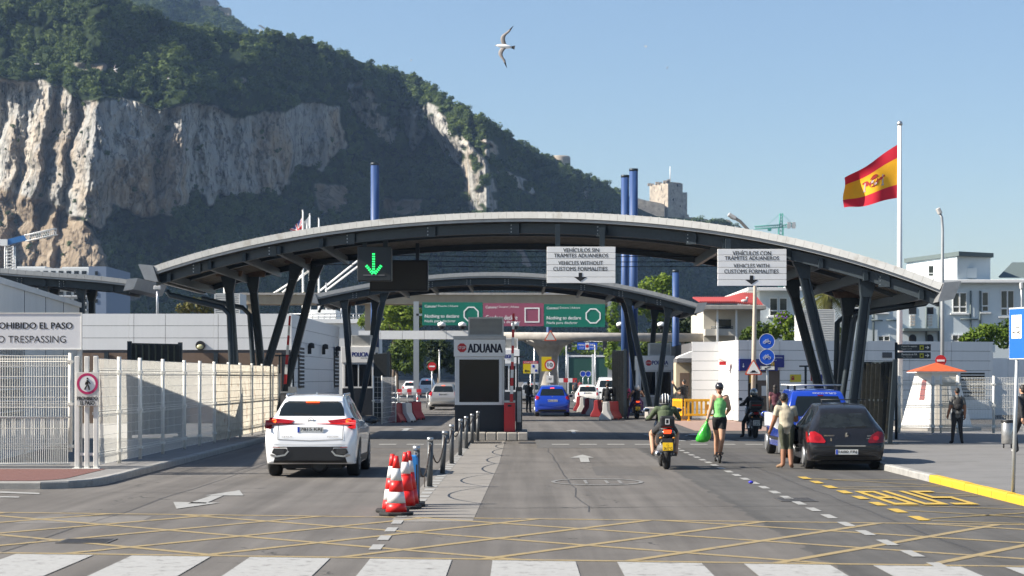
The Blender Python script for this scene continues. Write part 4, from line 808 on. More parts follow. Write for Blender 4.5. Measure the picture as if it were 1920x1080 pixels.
def flag_obj(name, label, quad, Y, pick, mats, **k):
    vs, fs, ms = flag(name, label, quad, Y, lambda u, v: (pick(u, v),), **k); b = MB(); b.v = vs; b.f = fs; b.m = ms; b.sm = [True]*len(fs); o = b.build(name, mats); tag(o, label, 'flag'); return o
def cloth(name, col): 
    m = M(name, col, .8, var=.06, scale=3); return m
FR, FY, FB, FW = cloth('flag_red', (.58, .008, .03)), cloth('flag_yellow', (.85, .42, .01)), cloth('flag_blue', (.02, .03, .18)), cloth('flag_white', (.7, .7, .68))
def uj(u, v):
    if abs(v-.5) < .1 or abs(u-.5) < .06: return 0
    if abs(v-.5) < .17 or abs(u-.5) < .1: return 1
    if abs(u-v) < .06 or abs(u+v-1) < .06: return 0
    if abs(u-v) < .12 or abs(u+v-1) < .12: return 1
    return 2
flag_obj('flag', 'small red white and blue flag drooping above the left of the canopy', [(568, 407), (543, 432), (556, 452), (568, 440)], 200, uj, [FR, FW, FB], wav=.25)
flag_obj('flag', 'small plain white flag on the second pole above the canopy', [(581, 404), (567, 418), (569, 445), (581, 436)], 200, lambda u, v: 1, [FR, FW], wav=.25)

# ---------------------------------------------------------------- pale blue house and red-roofed house on the right
HB = M('house_blue', (.60, .66, .68), .75, var=.06, scale=.4, streak=(1, 1, .2), dirt=((.42, .46, .48), .5, .62)); HW = M('house_white', (.76, .76, .74), .6, var=.04); SLATE = M('slate_roof', (.1, .13, .13), .7)
Y = 130
t = thing('blue_house', 'pale blue two storey house with white windows behind the right wall', 'house', (X_(1700, Y), Y, 0))
MB().box(X_(1500, Y), X_(1990, Y), Y, Y+14, 0, Z_(528, Y)).build('wall', HB, t); MB().box(X_(1427, Y), X_(1500, Y)-.01, Y+.8, Y+14, 0, Z_(545, Y)).build('wing', HB, t); bevel(MB().box(X_(1402, Y), X_(1510, Y), Y-.1, Y+14.2, Z_(545, Y), Z_(539, Y)).build('wing_cornice', HW, t), .02)
bevel(MB().box(X_(1765, Y), X_(1995, Y), Y-.6, Y+14.2, Z_(531, Y), Z_(525, Y)).build('cornice', HW, t), .03)
b = MB(); cn = [(X_(1792, Y), Y-.4), (X_(1857, Y+1.2), Y+1.2), (X_(1857, Y+1.2), Y+9), (X_(1700, Y+7), Y+7)]; b.poly([(x, y, Z_(528, Y)) for x, y in cn], (0, 0, Z_(481, Y)-Z_(528, Y))); b.build('tower_room', HB, t)
b = MB(); cm = [(X_(1792, Y), Y-.9), (X_(1861, Y+1.2), Y+.9), (X_(1861, Y+1.2), Y+9.4), (X_(1695, Y+7), Y+7)]; b.poly([(x, y, Z_(481, Y)+.004) for x, y in cm], (0, 0, Z_(473, Y)-Z_(481, Y))); b.build('roof', SLATE, t)
MB().box(X_(1585, Y), X_(1668, Y), Y+2, Y+9, Z_(528, Y), Z_(487, Y)).build('roof_room', HB, t)
def window(t, px0, px1, py0, py1, Y, n=2, sill=True, mid=True):
    x0, x1, z1, z0 = X_(px0, Y), X_(px1, Y), Z_(py0, Y), Z_(py1, Y); f = .07; b = MB(); w = (x1-x0)/n
    b.box(x0, x1, Y-.07, Y+.01, z1-f, z1).box(x0, x1, Y-.07, Y+.01, z0, z0+f)
    for k in range(n+1): x = x0+w*k; b.box(max(x0, x-f*.6), min(x1, x+f*.6), Y-.069, Y+.01, z0+f, z1-f)
    wd = b.build('window', HW, t)
    for k in range(n): MB().box(x0+w*k+f*.6, x0+w*(k+1)-f*.6, Y-.03, Y-.02, z0+f, z1-f).build('pane', M('window_glass', (.06, .065, .06), .08, var=.4, scale=.8), wd)
    if mid: MB().box(x0+f*.6, x1-f*.6, Y-.06, Y-.031, z0+(z1-z0)*.27, z0+(z1-z0)*.33).build('rail', HW, wd)
    if sill: MB().box(x0-.15, x1+.15, Y-.2, Y-.001, z0-.1, z0-.005).build('sill', HW, wd)
for a in ((1786, 1812, 548, 587), (1841, 1853, 547, 585, 1), (1876, 1901, 544, 593), (1785, 1809, 627, 645), (1646, 1668, 629, 643), (1906, 1930, 628, 646), (1645, 1662, 548, 586), (1600, 1622, 552, 588)): window(t, a[0], a[1], a[2], a[3], Y, a[4] if len(a) > 4 else 2)
for a in ((1443, 1458, 558, 593, 1), (1461, 1476, 558, 593, 1), (1490, 1499, 558, 593, 1)): window(t, a[0], a[1], a[2], a[3], Y+.8, 1)
window(t, 1740, 1755, 497, 519, 133, 1); MB().box(X_(1811, 130.4), X_(1829, 130.4), 130.05, 130.3, Z_(522, 130.4), Z_(503, 130.4)).build('blind', HB, t)
for px in (1803, 1846): MB().box(X_(px-3, 130), X_(px+3, 130), 129.85+(px-1792)*.025, 130.6+(px-1792)*.025, Z_(494, 130), Z_(486, 130)).build('vent', SLATE, t)
LAT = M('lattice', (.5, .42, .34), .8)
for px in (1711, 1743):
    MB().box(X_(px-7, Y), X_(px+7, Y), Y-.03, Y+.01, Z_(589, Y), Z_(576, Y)).build('opening', INK, t); lt = MB().box(X_(px-5, Y), X_(px+5, Y), Y-.05, Y+.01, Z_(612, Y), Z_(590, Y)).build('lattice_panel', HW, t); b = MB()
    for i in range(2):
        for j in range(4): disc(b, X_(px-2.5+5*i, Y), Z_(593+5.4*j, Y), .075, Y-.07, .018, 8, .04)
    b.build('lattice', LAT, lt)
    b = MB(); x0, x1 = X_(px-7, Y), X_(px+7, Y); c = (x0+x1)/2; rr_ = (x1-x0)/2; zc = Z_(634, Y); b.xz([(x0, Z_(650, Y)), (x1, Z_(650, Y))]+[(c+rr_*math.cos(PI*k/8), zc+rr_*math.sin(PI*k/8)) for k in range(9)], Y-.05, .06); b.build('arch_opening', INK, t)
MB().box(X_(1690, Y), X_(1758, Y), Y-.9, Y, Z_(621, Y), Z_(616, Y)).build('ledge', SLATE, t)
for px, y0, y1 in ((1820, 545, 640), (1838, 545, 640), (1737, 575, 645), (1638, 555, 640), (1760, 560, 645)): MB().tube([P(px, y0, Y-.1), P(px, y1, Y-.1)], .06, 6).build('drainpipe', SLATE, t)
for px0, px1, y in ((1800, 1834, 598), (1634, 1655, 600), (1662, 1682, 600)): MB().tube([P(px0, y, Y-.15), P(px1, y+1, Y-.15)], .05, 6).build('drainpipe', SLATE, t)
b = MB(); b.poly([P(1874, 521, Y+2), P(1900, 494, Y+6), P(1950, 494, Y+6), P(1950, 521, Y+2)], (0, .3, .1)); b.build('skylight', SLATE, t)
Y = 124; t = thing('red_roof_house', 'beige house with a corrugated red roof and a dark balcony window', 'house', (X_(1365, Y), Y, 0)); CREAM = M('cream_wall', (.5, .47, .41), .8, var=.06, scale=.5, dirt=((.4, .37, .32), .6, .6)); RTILE = M('red_roof_sheet', (.26, .03, .025), .6, var=.15, scale=1.5)
r = zr(1290, 540, 4.908, Y); p = r(145, 0)[0], r(665, 0)[0]
MB().box(p[0], p[1], Y, Y+9, 0, r(0, 185)[1]).build('wall', CREAM, t)
n = 34; xa, xb = r(85, 0)[0], r(675, 0)[0]; w = (xb-xa)/n; ridge = lambda x: float(np.interp(x, [r(q, 0)[0] for q in (85, 380, 430, 555, 680)], [r(0, q)[1] for q in (72, 72, 62, 25, 36)]))
for k in range(n):
    x = xa+w*k; z1 = ridge(x+w/2); z0 = r(0, 140)[1]-(.0 if k < 18 else .25*(k-18)/16); b = MB(); vs = []
    for y, z in ((Y-1.4, z0), (Y+3.5, z1)):
        for q in range(5): vs.append((x+w*q/4, y, z+.09*math.sin(PI*q/4)+.0))
    b.add(vs, [(q, q+1, q+6, q+5) for q in range(4)]); b.add([(v[0], v[1], v[2]-.1) for v in vs[:5]]+vs[:5], [(q, q+1, q+6, q+5) for q in range(4)]); b.build('roof_strip', RTILE, t)
bevel(MB().box(r(100, 0)[0], r(690, 0)[0], Y-1.6, Y+.3, r(0, 205)[1], r(0, 165)[1]).build('eaves', CONC, t), .03)
MB().box(r(255, 0)[0], r(395, 0)[0], Y-.05, Y+.02, r(0, 375)[1], r(0, 290)[1]).build('window', GLASS, t); b = MB()
for z in (375, 360): b.tube([(r(200, 0)[0], Y-.9, r(0, z)[1]), (r(400, 0)[0], Y-.9, r(0, z)[1])], .03, 5)
b.build('balcony_rail', NAVY, t); MB().box(r(145, 0)[0], r(420, 0)[0], Y-1, Y, r(0, 440)[1], r(0, 380)[1]).build('balcony', CREAM, t)
for q in (255, 428): MB().box(r(q, 0)[0]-.06, r(q, 0)[0]+.06, Y-1.1, Y-1.0, 0, r(0, 205)[1]).build('post', HW, t)
gx, gy, gz = P(1396, 569, Y-1); g_ = thing('pigeon', 'grey bird sitting on the edge of the red roof', 'bird', (gx, gy, gz)); MB().ball((gx, gy, gz+.15), (.22, .12, .12), 8, 6).build('body', LGREY, g_); MB().ball((gx+.16, gy, gz+.33), (.09, .08, .09), 8, 6).build('head', LGREY, g_)
# white panelled office with the doorway
t = thing('office_building', 'white panelled office with a brown doorway and blue sign at the right', 'building', (12, 92, 0)); H2 = 3.68
A, B_, C_, D_ = (X_(1297, 94.5), 94.5), (9.54, 94.5), (9.98, 90), (X_(1862, 94.5), 94.5)
b = MB(); inn = [(A[0]+.1, A[1]+.1), (B_[0]+.12, B_[1]+.1), (C_[0]+.1, C_[1]+.1), (D_[0]-.1, D_[1]+.1), (D_[0]-.1, 112), (A[0]+.1, 112)]; b.poly([(x, y, .05) for x, y in inn], (0, 0, H2-.08)); b.build('wall', JOINT, t)
dl, dr = 0.22, 1.75
panel_wall(t, A, B_, .02, H2, [1.3]*3, .46, PANEL); panel_wall(t, B_, C_, .02, H2, [4.6], .46, PALE)
panel_wall(t, C_, D_, .02, H2, [.5, 1.6]+[2.25]*12, .46, PANEL, skip=lambda x, z: .3 < x < 2.2 and z < 2.3)
panel_wall(t, D_, (D_[0], 112), .02, H2, [4]*4, .46, PANEL)
al = math.atan2(D_[1]-C_[1], D_[0]-C_[0]); T = Matrix.Translation((C_[0], C_[1], 0)) @ Matrix.Rotation(al, 4, 'Z')
MB().box(.51, 2.09, .062, .09, .03, 2.31, T).build('doorway', M('door_brown', (.11, .075, .055), .5), t)
MB().box(.56, 1.0, .05, .061, .1, 1.7, T).build('glass_door', GLASS, t)
for x0, x1, z0, z1, m in ((.6, .85, 1.75, 2.2, YEL), (1.0, 1.55, 1.85, 2.2, PALE), (1.2, 1.5, 1.15, 1.6, PALE)): MB().box(x0, x1, .04, .0505, z0, z1, T).build('notice', m, t)
s = thing('information_board', 'dark blue stepped information board above the brown doorway', 'sign', (10.4, 90, 2.3)); SB = M('board_blue', (.012, .02, .2), .45)
MB().box(.04, 1.96, -.08, -.01, 2.28, 2.82, T).build('panel', SB, s); MB().box(1.2, 2.28, -.082, -.01, 2.44, 3.0, T).build('panel', SB, s)
txt('Aduana / Customs', 1.25, 2.2, 2.86, 2.93, -.086, WHITE, s, T=T); txt('Tourist information', 1.25, 1.9, 2.74, 2.79, -.086, WHITE, s, T=T); MB().box(1.6, 1.78, -.09, -.083, 2.52, 2.68, T).build('pictogram', YEL, s)
for x in (.16, 1.62): MB().poly([T @ Vector(q) for q in ((x, -.09, 2.5), (x+.06, -.09, 2.42), (x+.12, -.09, 2.5), (x+.075, -.09, 2.5), (x+.075, -.09, 2.62), (x+.045, -.09, 2.62), (x+.045, -.09, 2.5))], (0, .005, 0)).build('arrow', WHITE, s)
s = thing('emblem_sign', 'yellow sign with a red crest on the white office wall', 'sign', (13, 91, 1.8)); q0 = 2.62; MB().box(q0, q0+.55, -.03, -.005, 1.78, 2.12, T).build('panel', M('sign_yellow', (.62, .5, .03), .5), s); b = MB()
b.box(q0+.06, q0+.19, -.04, -.031, 1.86, 1.98, T); b.box(q0+.05, q0+.065, -.04, -.031, 1.86, 2.02, T); b.box(q0+.185, q0+.2, -.04, -.031, 1.86, 2.02, T); b.box(q0+.08, q0+.17, -.04, -.031, 2.0, 2.05, T); b.build('crest', M('crest_red', (.35, .03, .03), .6), s)
s = thing('blue_wall_sign', 'small blue sign on the white office wall, right of the yellow one', 'sign', (14, 91, 1.8)); MB().box(q0+1.2, q0+1.65, -.03, -.005, 1.78, 2.12, T).build('panel', SB, s)
s = MB().box(5.0, 5.36, -.05, -.005, 1.2, 2.1, T).build('vent', INK, t); b = MB()
for k in range(6): b.box(5.0, 5.36, -.08, -.052, 1.22+.15*k, 1.29+.15*k, T)
b.build('vent_slats', PANEL, s)
for x in (7.4, 9.3): MB().box(x, x+.5, -.04, -.005, 2.9, 3.15, T).build('vent', JOINT, t)
w_ = MB().box(11.6, 12.9, -.03, -.005, 1., 2.2, T).build('window', GLASS, t); b = MB()
for k in range(8): b.box(11.6, 12.9, -.06, -.032, 1.02+.15*k, 1.07+.15*k, T)
b.build('window_bars', PALE, w_)
c = thing('security_camera', 'white security camera on the bright corner of the office', 'camera', (9.6, 92, 2.6)); MB().bar((9.6, 91.6, 2.75), (9.2, 91.2, 2.9), .12, .12).build('body', WHITE, c); MB().box(9.3, 9.6, 91.5, 91.8, 2.55, 2.72).build('red_beacon', RED, c)
t = thing('rear_wall', 'plain grey wall running on to the right behind the mesh fence', 'wall', (30, 104, 0)); panel_wall(t, (D_[0], 104), (36, 106), .0, 3.0, [1.6]*8, 3, PANEL)
louvre_unit('large white louvred cooling unit on the office roof between the canopy legs', 97, X_(1506, 97), X_(1566, 97), H2-.03, Z_(580, 97), 3, 18, mat=PALE)
t = thing('kiosk_awning', 'small white canopy roof between the police booth and the office', 'awning', (X_(1275, 96), 96, 0)); MB().hexa([(X_(1268, 96), 95, Z_(672, 96)), (X_(1298, 96), 95, Z_(672, 96)), (X_(1298, 96), 97, Z_(672, 96)), (X_(1268, 96), 97, Z_(672, 96))], [(X_(1272, 96), 95, Z_(668, 96)), (X_(1298, 96), 95, Z_(658, 96)), (X_(1298, 96), 97, Z_(658, 96)), (X_(1272, 96), 97, Z_(668, 96))]).build('roof', WHITE, t)
MB().box(X_(1266, 96), X_(1297, 96), 95.5, 97, .02, Z_(680, 96)).build('wall', M('kiosk_cream', (.55, .47, .33), .7), t); MB().box(X_(1266, 96), X_(1298, 96), 94.9, 97.1, Z_(680, 96), Z_(673, 96)).build('fascia', GREYP, t); MB().box(X_(1273, 96), X_(1291, 96), 95.45, 95.5, 1.1, 2.2).build('poster', BROWN, t)
# ---------------------------------------------------------------- the castle on its spur
Y = 1300; STONE = M('castle_stone', (.36, .31, .25), .9, var=.3, scale=.35, bump=.8, bscale=1.2, dirt=((.17, .15, .125), .25, .52))
t = thing('castle_tower', 'square ruined stone castle keep on the spur above the canopy', 'tower', P(1253, 415, 1290))
def tower_block(px, py0, py1, name):
    b = MB(); base = [P(*q[:1], py1, q[1]) if False else P(q[0], py1, q[1]) for q in px]; z0 = min(p[2] for p in base)-14; z1 = Z_(py0, 1290); b.poly([(p[0], p[1], z0) for p in base], (0, 0, z1-z0)); return b.build(name, STONE, t)
tower_block([(1218, 1312), (1252.5, 1290), (1280, 1298), (1246, 1320)], 342, 412, 'keep'); tower_block([(1280.2, 1298), (1288.5, 1301), (1256, 1324), (1247, 1320)], 362, 412, 'lower_keep')
b = MB(); z = Z_(342, 1290)
for k in range(8):
    u = k/7.; 
    if k in (2, 5): continue
    x, y = X_(1218+34*u, 1312-22*u), 1312-22*u; b.box(x-1.2, x+1.2, y, y+2.5, z, z+1.6-.5*(k % 3))
for k in range(5):
    u = k/5.; x, y = X_(1254+25*u, 1290+8*u), 1290+8*u; b.box(x-1, x+1, y, y+2.5, z, z+(.4 if k != 0 else 2))
for k in range(4): x, y = X_(1281+2.2*k, 1299), 1299; b.box(x-.3, x+.3, y, y+1.5, Z_(362, 1290), Z_(362, 1290)+1.3)
b.build('battlements', STONE, t); b = MB()
for px, py, w, h in ((1226, 350, 2, 10), (1240, 348, 1.6, 9), (1269.5, 345.5, 2, 4.5), (1246, 378, 1.5, 7), (1262, 372, 1.5, 4), (1275, 385, 1.5, 3)):
    yb = 1312-22*(px-1218)/34.5 if px < 1252 else 1290+8*(px-1252.5)/27.5; p0 = P(px, py, yb-.3); p1 = P(px+w, py+h, yb-.3); b.box(p0[0], p1[0], yb-.6, yb+.6, p1[2], p0[2])
b.build('slits', INK, t); MB().tube([P(1256.5, 342, 1305), P(1256.5, 312, 1305)], .25, 6).build('flagstaff', WHITE, t)
def rampart(label, pts, Y, d=6, base=30):
    t = MB(); ps = [P(x, y, Y) for x, y in pts]; t.poly([(ps[0][0], Y, ps[0][2]-base)]+[]+[(ps[-1][0], Y, ps[-1][2]-base)]+[(p[0], Y, p[2]) for p in ps[::-1]], (0, d, 0)); return tag(t.build('rampart', STONE), label, 'castle wall')
rampart('sloping castle wall running up to the left of the keep', [(1194, 371), (1212, 376), (1230, 379), (1246, 383)], 1288)
rampart('low castle wall falling away to the right of the keep', [(1283, 402), (1291, 402), (1292, 407), (1310, 409), (1326, 411), (1329, 414), (1341, 416)], 1296)
rampart('square bastion at the right end of the castle wall', [(1341, 414), (1346, 412), (1352, 411), (1366, 412), (1371, 415)], 1290, 14)
t = MB(); p = P(1031, 293, 1150); t.lathe([(6.2, p[2]-30), (6.0, p[2]-1), (5.4, p[2])], (X_(1050, 1150), 1150, 0), 14); tag(t.build('bastion', STONE), 'small round stone bastion on the skyline of the hill', 'bastion')
t = thing('summit_station', 'long flat station building on the top of the far ridge', 'building', P(395, 14, 1600)); MB().box(X_(376, 1600), X_(406, 1600), 1598, 1612, Z_(20, 1600), Z_(3, 1600)).build('wall', STONE, t); MB().box(X_(374, 1600), X_(408, 1600), 1596, 1613, Z_(3, 1600), Z_(1, 1600)).build('roof', SLATE, t); MB().box(X_(411, 1600), X_(431, 1600), 1598, 1610, Z_(30, 1600), Z_(15, 1600)).build('lower_wing', STONE, t)
Y = 1220; t = thing('radar_mast', 'radar dish on a lattice mast on the skyline at left', 'radar', P(489, 66, Y)); b = MB()
for a_, c_ in (((486, 66), (488, 54)), ((492, 66), (490, 54)), ((486, 66), (490, 60)), ((492, 66), (488, 60))): b.tube([P(*a_, Y), P(*c_, Y)], .25, 4)
b.build('lattice', STEEL, t); MB().poly([P(484, 47, Y), P(488, 46, Y), P(497, 52, Y), P(496, 54, Y)], (0, 3, 0)).build('dish', STEEL, t)
# ---------------------------------------------------------------- cranes
def lattice(b, a, c, w, n, r_=.12):
    a, c = Vector(a), Vector(c); d = c-a; u = d.normalized().cross(Vector((0, 1, 0))).normalized()*w/2; v = Vector((0, w/2, 0)); q = [u+v, u-v, -u-v, -u+v]
    for k in range(4): b.tube([a+q[k], c+q[k]], r_, 4)
    for k in range(n):
        p0 = a+d*k/n; p1 = a+d*(k+1)/n
        for j in range(4): b.tube([p0+q[j], p1+q[(j+1) % 4]], r_*.7, 3, False)
CRG = M('crane_green', (.05, .3, .24), .5); CRB = M('crane_blue', (.03, .16, .42), .5)
Y = 700; t = thing('tower_crane', 'green tower crane on the skyline right of the castle', 'crane', P(1464, 520, Y)); b = MB(); lattice(b, P(1464, 540, Y), P(1464, 428, Y), 1.5, 14, .16); b.build('mast', CRG, t)
b = MB(); lattice(b, P(1464, 428, Y), P(1465, 400, Y), .9, 5, .14); b.build('apex', CRG, t); b = MB(); lattice(b, P(1464, 424, Y), P(1415, 427, Y), 1.0, 12, .13); b.build('jib', CRG, t); b = MB(); lattice(b, P(1466, 425, Y), P(1492, 420, Y), .9, 6, .13); b.build('counter_jib', CRG, t)
for px in (1479, 1488): MB().box(X_(px-3, Y), X_(px+3, Y), Y-.8, Y+.8, Z_(428, Y), Z_(417, Y)).build('counterweight', LGREY, t)
b = MB(); b.tube([P(1465, 399, Y), P(1436, 424, Y)], .06, 4).tube([P(1465, 399, Y), P(1486, 420, Y)], .06, 4); b.build('stays', CRG, t); MB().box(X_(1440, Y), X_(1446, Y), Y-.7, Y+.7, Z_(433, Y), Z_(428, Y)).build('trolley', CRG, t)
Y = 330; t = thing('tower_crane', 'white crane jib with a blue root in front of the cliffs at left', 'crane', P(19, 520, Y)); b = MB(); lattice(b, P(19, 560, Y), P(19, 462, Y), 1.4, 16, .09); b.build('mast', WHITE, t)
b = MB(); lattice(b, P(48, 447, Y), P(106, 434, Y), 1.0, 14, .08); b.build('jib', WHITE, t); b = MB(); b.bar(P(8, 456, Y), P(48, 446, Y), 1., .9); b.build('jib_root', CRB, t); MB().box(X_(2, Y), X_(16, Y), Y-.8, Y+.8, Z_(461, Y), Z_(449, Y)).build('cab', WHITE, t)
# ================================================================ trees and shrubs
LG1 = leaf_mat('leaf_bright', (.06, .12, .008), (.24, .32, .04), .6, .4); LG2 = leaf_mat('leaf_mid', (.03, .065, .008), (.12, .17, .025), .6, .3); LG3 = leaf_mat('leaf_dark', (.01, .024, .006), (.04, .062, .015), .6, .25); BARK = M('bark', (.13, .1, .075), .9, var=.25, scale=5, bump=.4)
DRY = leaf_mat('leaf_dry', (.04, .045, .01), (.13, .12, .03), .7, .3)
def tree(label, Y, lobes, trunk, mat, dens=1., leaf=.13, cat='tree', seed=1, name='tree', group=None, limbs=True):
    """lobes: picture boxes (px, py, half-width px, half-height px) of the crown at distance Y; trunk: (px, py base, py top, radius m) or None"""
    rng = random.Random(seed); cx_ = sum(l[0] for l in lobes)/len(lobes); base = P(trunk[0], trunk[1], Y) if trunk else P(cx_, max(l[1]+l[3] for l in lobes), Y); t = thing(name, label, cat, base, group); k = Y/F; b = MB(); tb = MB()
    for (px, py, hw, hh) in lobes:
        c = Vector(P(px, py, Y)); c.y += rng.uniform(-.3, .3)*hw*k; r_ = (hw*k, max(hw, hh)*k*.8, hh*k); n = int(dens*r_[0]*r_[2]*14/(leaf*leaf)*.6); leaves(b, c, r_, n, leaf, rng)
        for _ in range(5):
            d = Vector((rng.gauss(0, 1), rng.gauss(0, 1), rng.gauss(0, 1))).normalized(); q = c+Vector((d.x*r_[0], d.y*r_[1], d.z*r_[2]))*.8; leaves(b, q, (r_[0]*.38, r_[1]*.38, r_[2]*.38), int(n*.16), leaf, rng)
        if trunk and limbs: tp = Vector(P(trunk[0], trunk[2], Y)); tb.tube([tp, tp*.5+c*.5+Vector((rng.uniform(-.2, .2), rng.uniform(-.2, .2), 0)), c], [trunk[3]*.6, trunk[3]*.4, trunk[3]*.15], 6)
    if trunk: p0, p1 = Vector(P(trunk[0], trunk[1], Y)), Vector(P(trunk[0], trunk[2], Y)); tb.tube([p0, p0*.5+p1*.5+Vector((.05, 0, 0)), p1], [trunk[3], trunk[3]*.8, trunk[3]*.7], 8); tb.build('trunk', BARK, t)
    b.build('crown', mat, t); return t
tree('bright green broad tree left of the customs panels', 172, [(722, 590, 34, 26), (756, 588, 32, 24), (690, 602, 18, 18), (740, 572, 24, 14), (775, 598, 20, 20), (738, 615, 40, 12)], (738, 750, 628, .22), LG1, .9, .14, seed=2)
tree('clipped dark green block tree left of the no entry sign', 160, [(755, 655, 26, 22), (780, 660, 20, 30), (742, 672, 16, 22), (768, 685, 26, 16)], (744, 765, 690, .16), LG2, 1.1, .13, seed=3, limbs=False)
tree('clipped dark green block tree half behind the customs booth', 166, [(815, 655, 18, 20), (832, 662, 20, 24), (845, 680, 16, 18), (815, 685, 16, 14)], (822, 760, 690, .16), LG3, 1.1, .13, seed=4, limbs=False)
tree('tall narrow light green tree beside the right legs of the second canopy', 150, [(1148, 590, 12, 22), (1150, 630, 14, 26), (1146, 668, 12, 24), (1155, 560, 8, 12)], (1150, 757, 690, .12), LG1, 1.1, .13, seed=5, limbs=False)
tree('big yellow green tree behind the blue masts', 175, [(1225, 545, 30, 28), (1245, 530, 18, 16), (1205, 562, 20, 30), (1258, 570, 18, 30), (1232, 585, 26, 22)], (1230, 750, 600, .25), LG1, .9, .14, seed=6)
tree('dark green tree left of the red roofed house', 140, [(1278, 605, 24, 24), (1300, 600, 20, 30), (1255, 620, 18, 20), (1285, 630, 26, 12), (1230, 625, 16, 14)], (1280, 758, 640, .18), LG3, 1., .13, seed=7)
tree('clipped green tree behind the white walkway at the right', 150, [(1215, 650, 18, 16), (1200, 665, 12, 14), (1240, 655, 16, 18)], (1215, 757, 675, .13), LG2, 1.1, .13, seed=8, limbs=False)
tree('leafy shrub with purple flowers in front of the blue house wing', 110, [(1455, 615, 22, 18), (1475, 605, 16, 20), (1440, 625, 20, 14), (1480, 628, 20, 14), (1462, 595, 12, 8)], None, LG1, .9, .11, 'shrub', 9, 'flowering_shrub')
tree('low rounded green shrub on the office roof line at left', 108, [(1410, 625, 20, 12), (1425, 616, 16, 12), (1398, 632, 10, 8)], None, LG2, 1., .11, 'shrub', 10, 'shrub')
tree('rounded bright green bush above the wall at the right', 112, [(1835, 630, 26, 16), (1850, 618, 20, 12), (1815, 635, 16, 10), (1870, 630, 22, 16), (1862, 612, 10, 6)], None, LG1, .9, .11, 'shrub', 11, 'bush')
tree('dark green tree mass behind the bus stop sign', 116, [(1900, 620, 26, 26), (1925, 612, 26, 30), (1885, 640, 20, 14)], None, LG2, .9, .11, 'tree', 12, 'bush')
tree('small green shrub behind the right canopy legs', 112, [(1575, 630, 14, 14), (1560, 622, 10, 12), (1530, 628, 10, 12)], None, LG2, 1., .11, 'shrub', 13, 'shrub')
tree('dry yellowing tree above the roof of the white hall', 130, [(370, 572, 22, 14), (345, 578, 16, 12), (392, 580, 16, 12)], (370, 640, 585, .15), DRY, .7, .12, seed=14)
tree('strip of ivy and flowers along the beige footbridge', 160.4, [(480+24*k, 551+(k % 2), 13, 2.6) for k in range(6)], None, DRY, .8, .12, 'plant', 15, 'climbing_plant')
b = MB(); rng_ = random.Random(5)
for _ in range(12): p = P(1466+rng_.gauss(0, 7), 596+rng_.gauss(0, 4), 109); b.ball(p, .045, 5, 4)
b.build('blossom', M('purple_blossom', (.2, .08, .4), .7), bpy.data.objects['flowering_shrub'])
tree('bank of scrub on the low slope under the blue direction board', 330, [(1030+20*k, 655+4*math.sin(k*2.1), 14, 9) for k in range(8)], None, LG1, .5, .3, 'shrubs', 16, 'shrub')
# palm
Y = 118; bx, by, bz = P(1552, 552, Y); t = thing('palm_tree', 'palm tree behind the cooling unit, between the canopy legs', 'palm', (bx, by, 0)); MB().tube([(bx, by, 0), (bx+.1, by, bz*.5), (bx, by, bz)], [.3, .24, .26], 10).build('trunk', BARK, t); rng_ = random.Random(8); b = MB()
for k in range(54):
    a = rng_.uniform(0, 2*PI); up = rng_.uniform(-.35, 1.1); L = rng_.uniform(1.5, 2.2); pts = []
    for i in range(8): s = i/7*L; pts.append(Vector((bx+math.cos(a)*s*math.cos(up*.8), by+math.sin(a)*s*math.cos(up*.8), bz+math.sin(up)*s-.42*s*s)))
    for i in range(7):
        p, q = pts[i], pts[i+1]; d = (q-p).normalized(); sd = d.cross(Vector((0, 0, 1))).normalized()
        for sg in (-1, 1):
            for j in range(3): o_ = p+(q-p)*j/3; w = .42*math.sin(PI*min(1, (i+.6)/7.2)); tip = o_+sd*sg*w+d*.25-Vector((0, 0, .14)); b.add([o_, o_+d*.07, tip], [(0, 1, 2)])
b.build('crown', leaf_mat('palm_leaf', (.045, .06, .012), (.17, .17, .04), .5, .25), t)
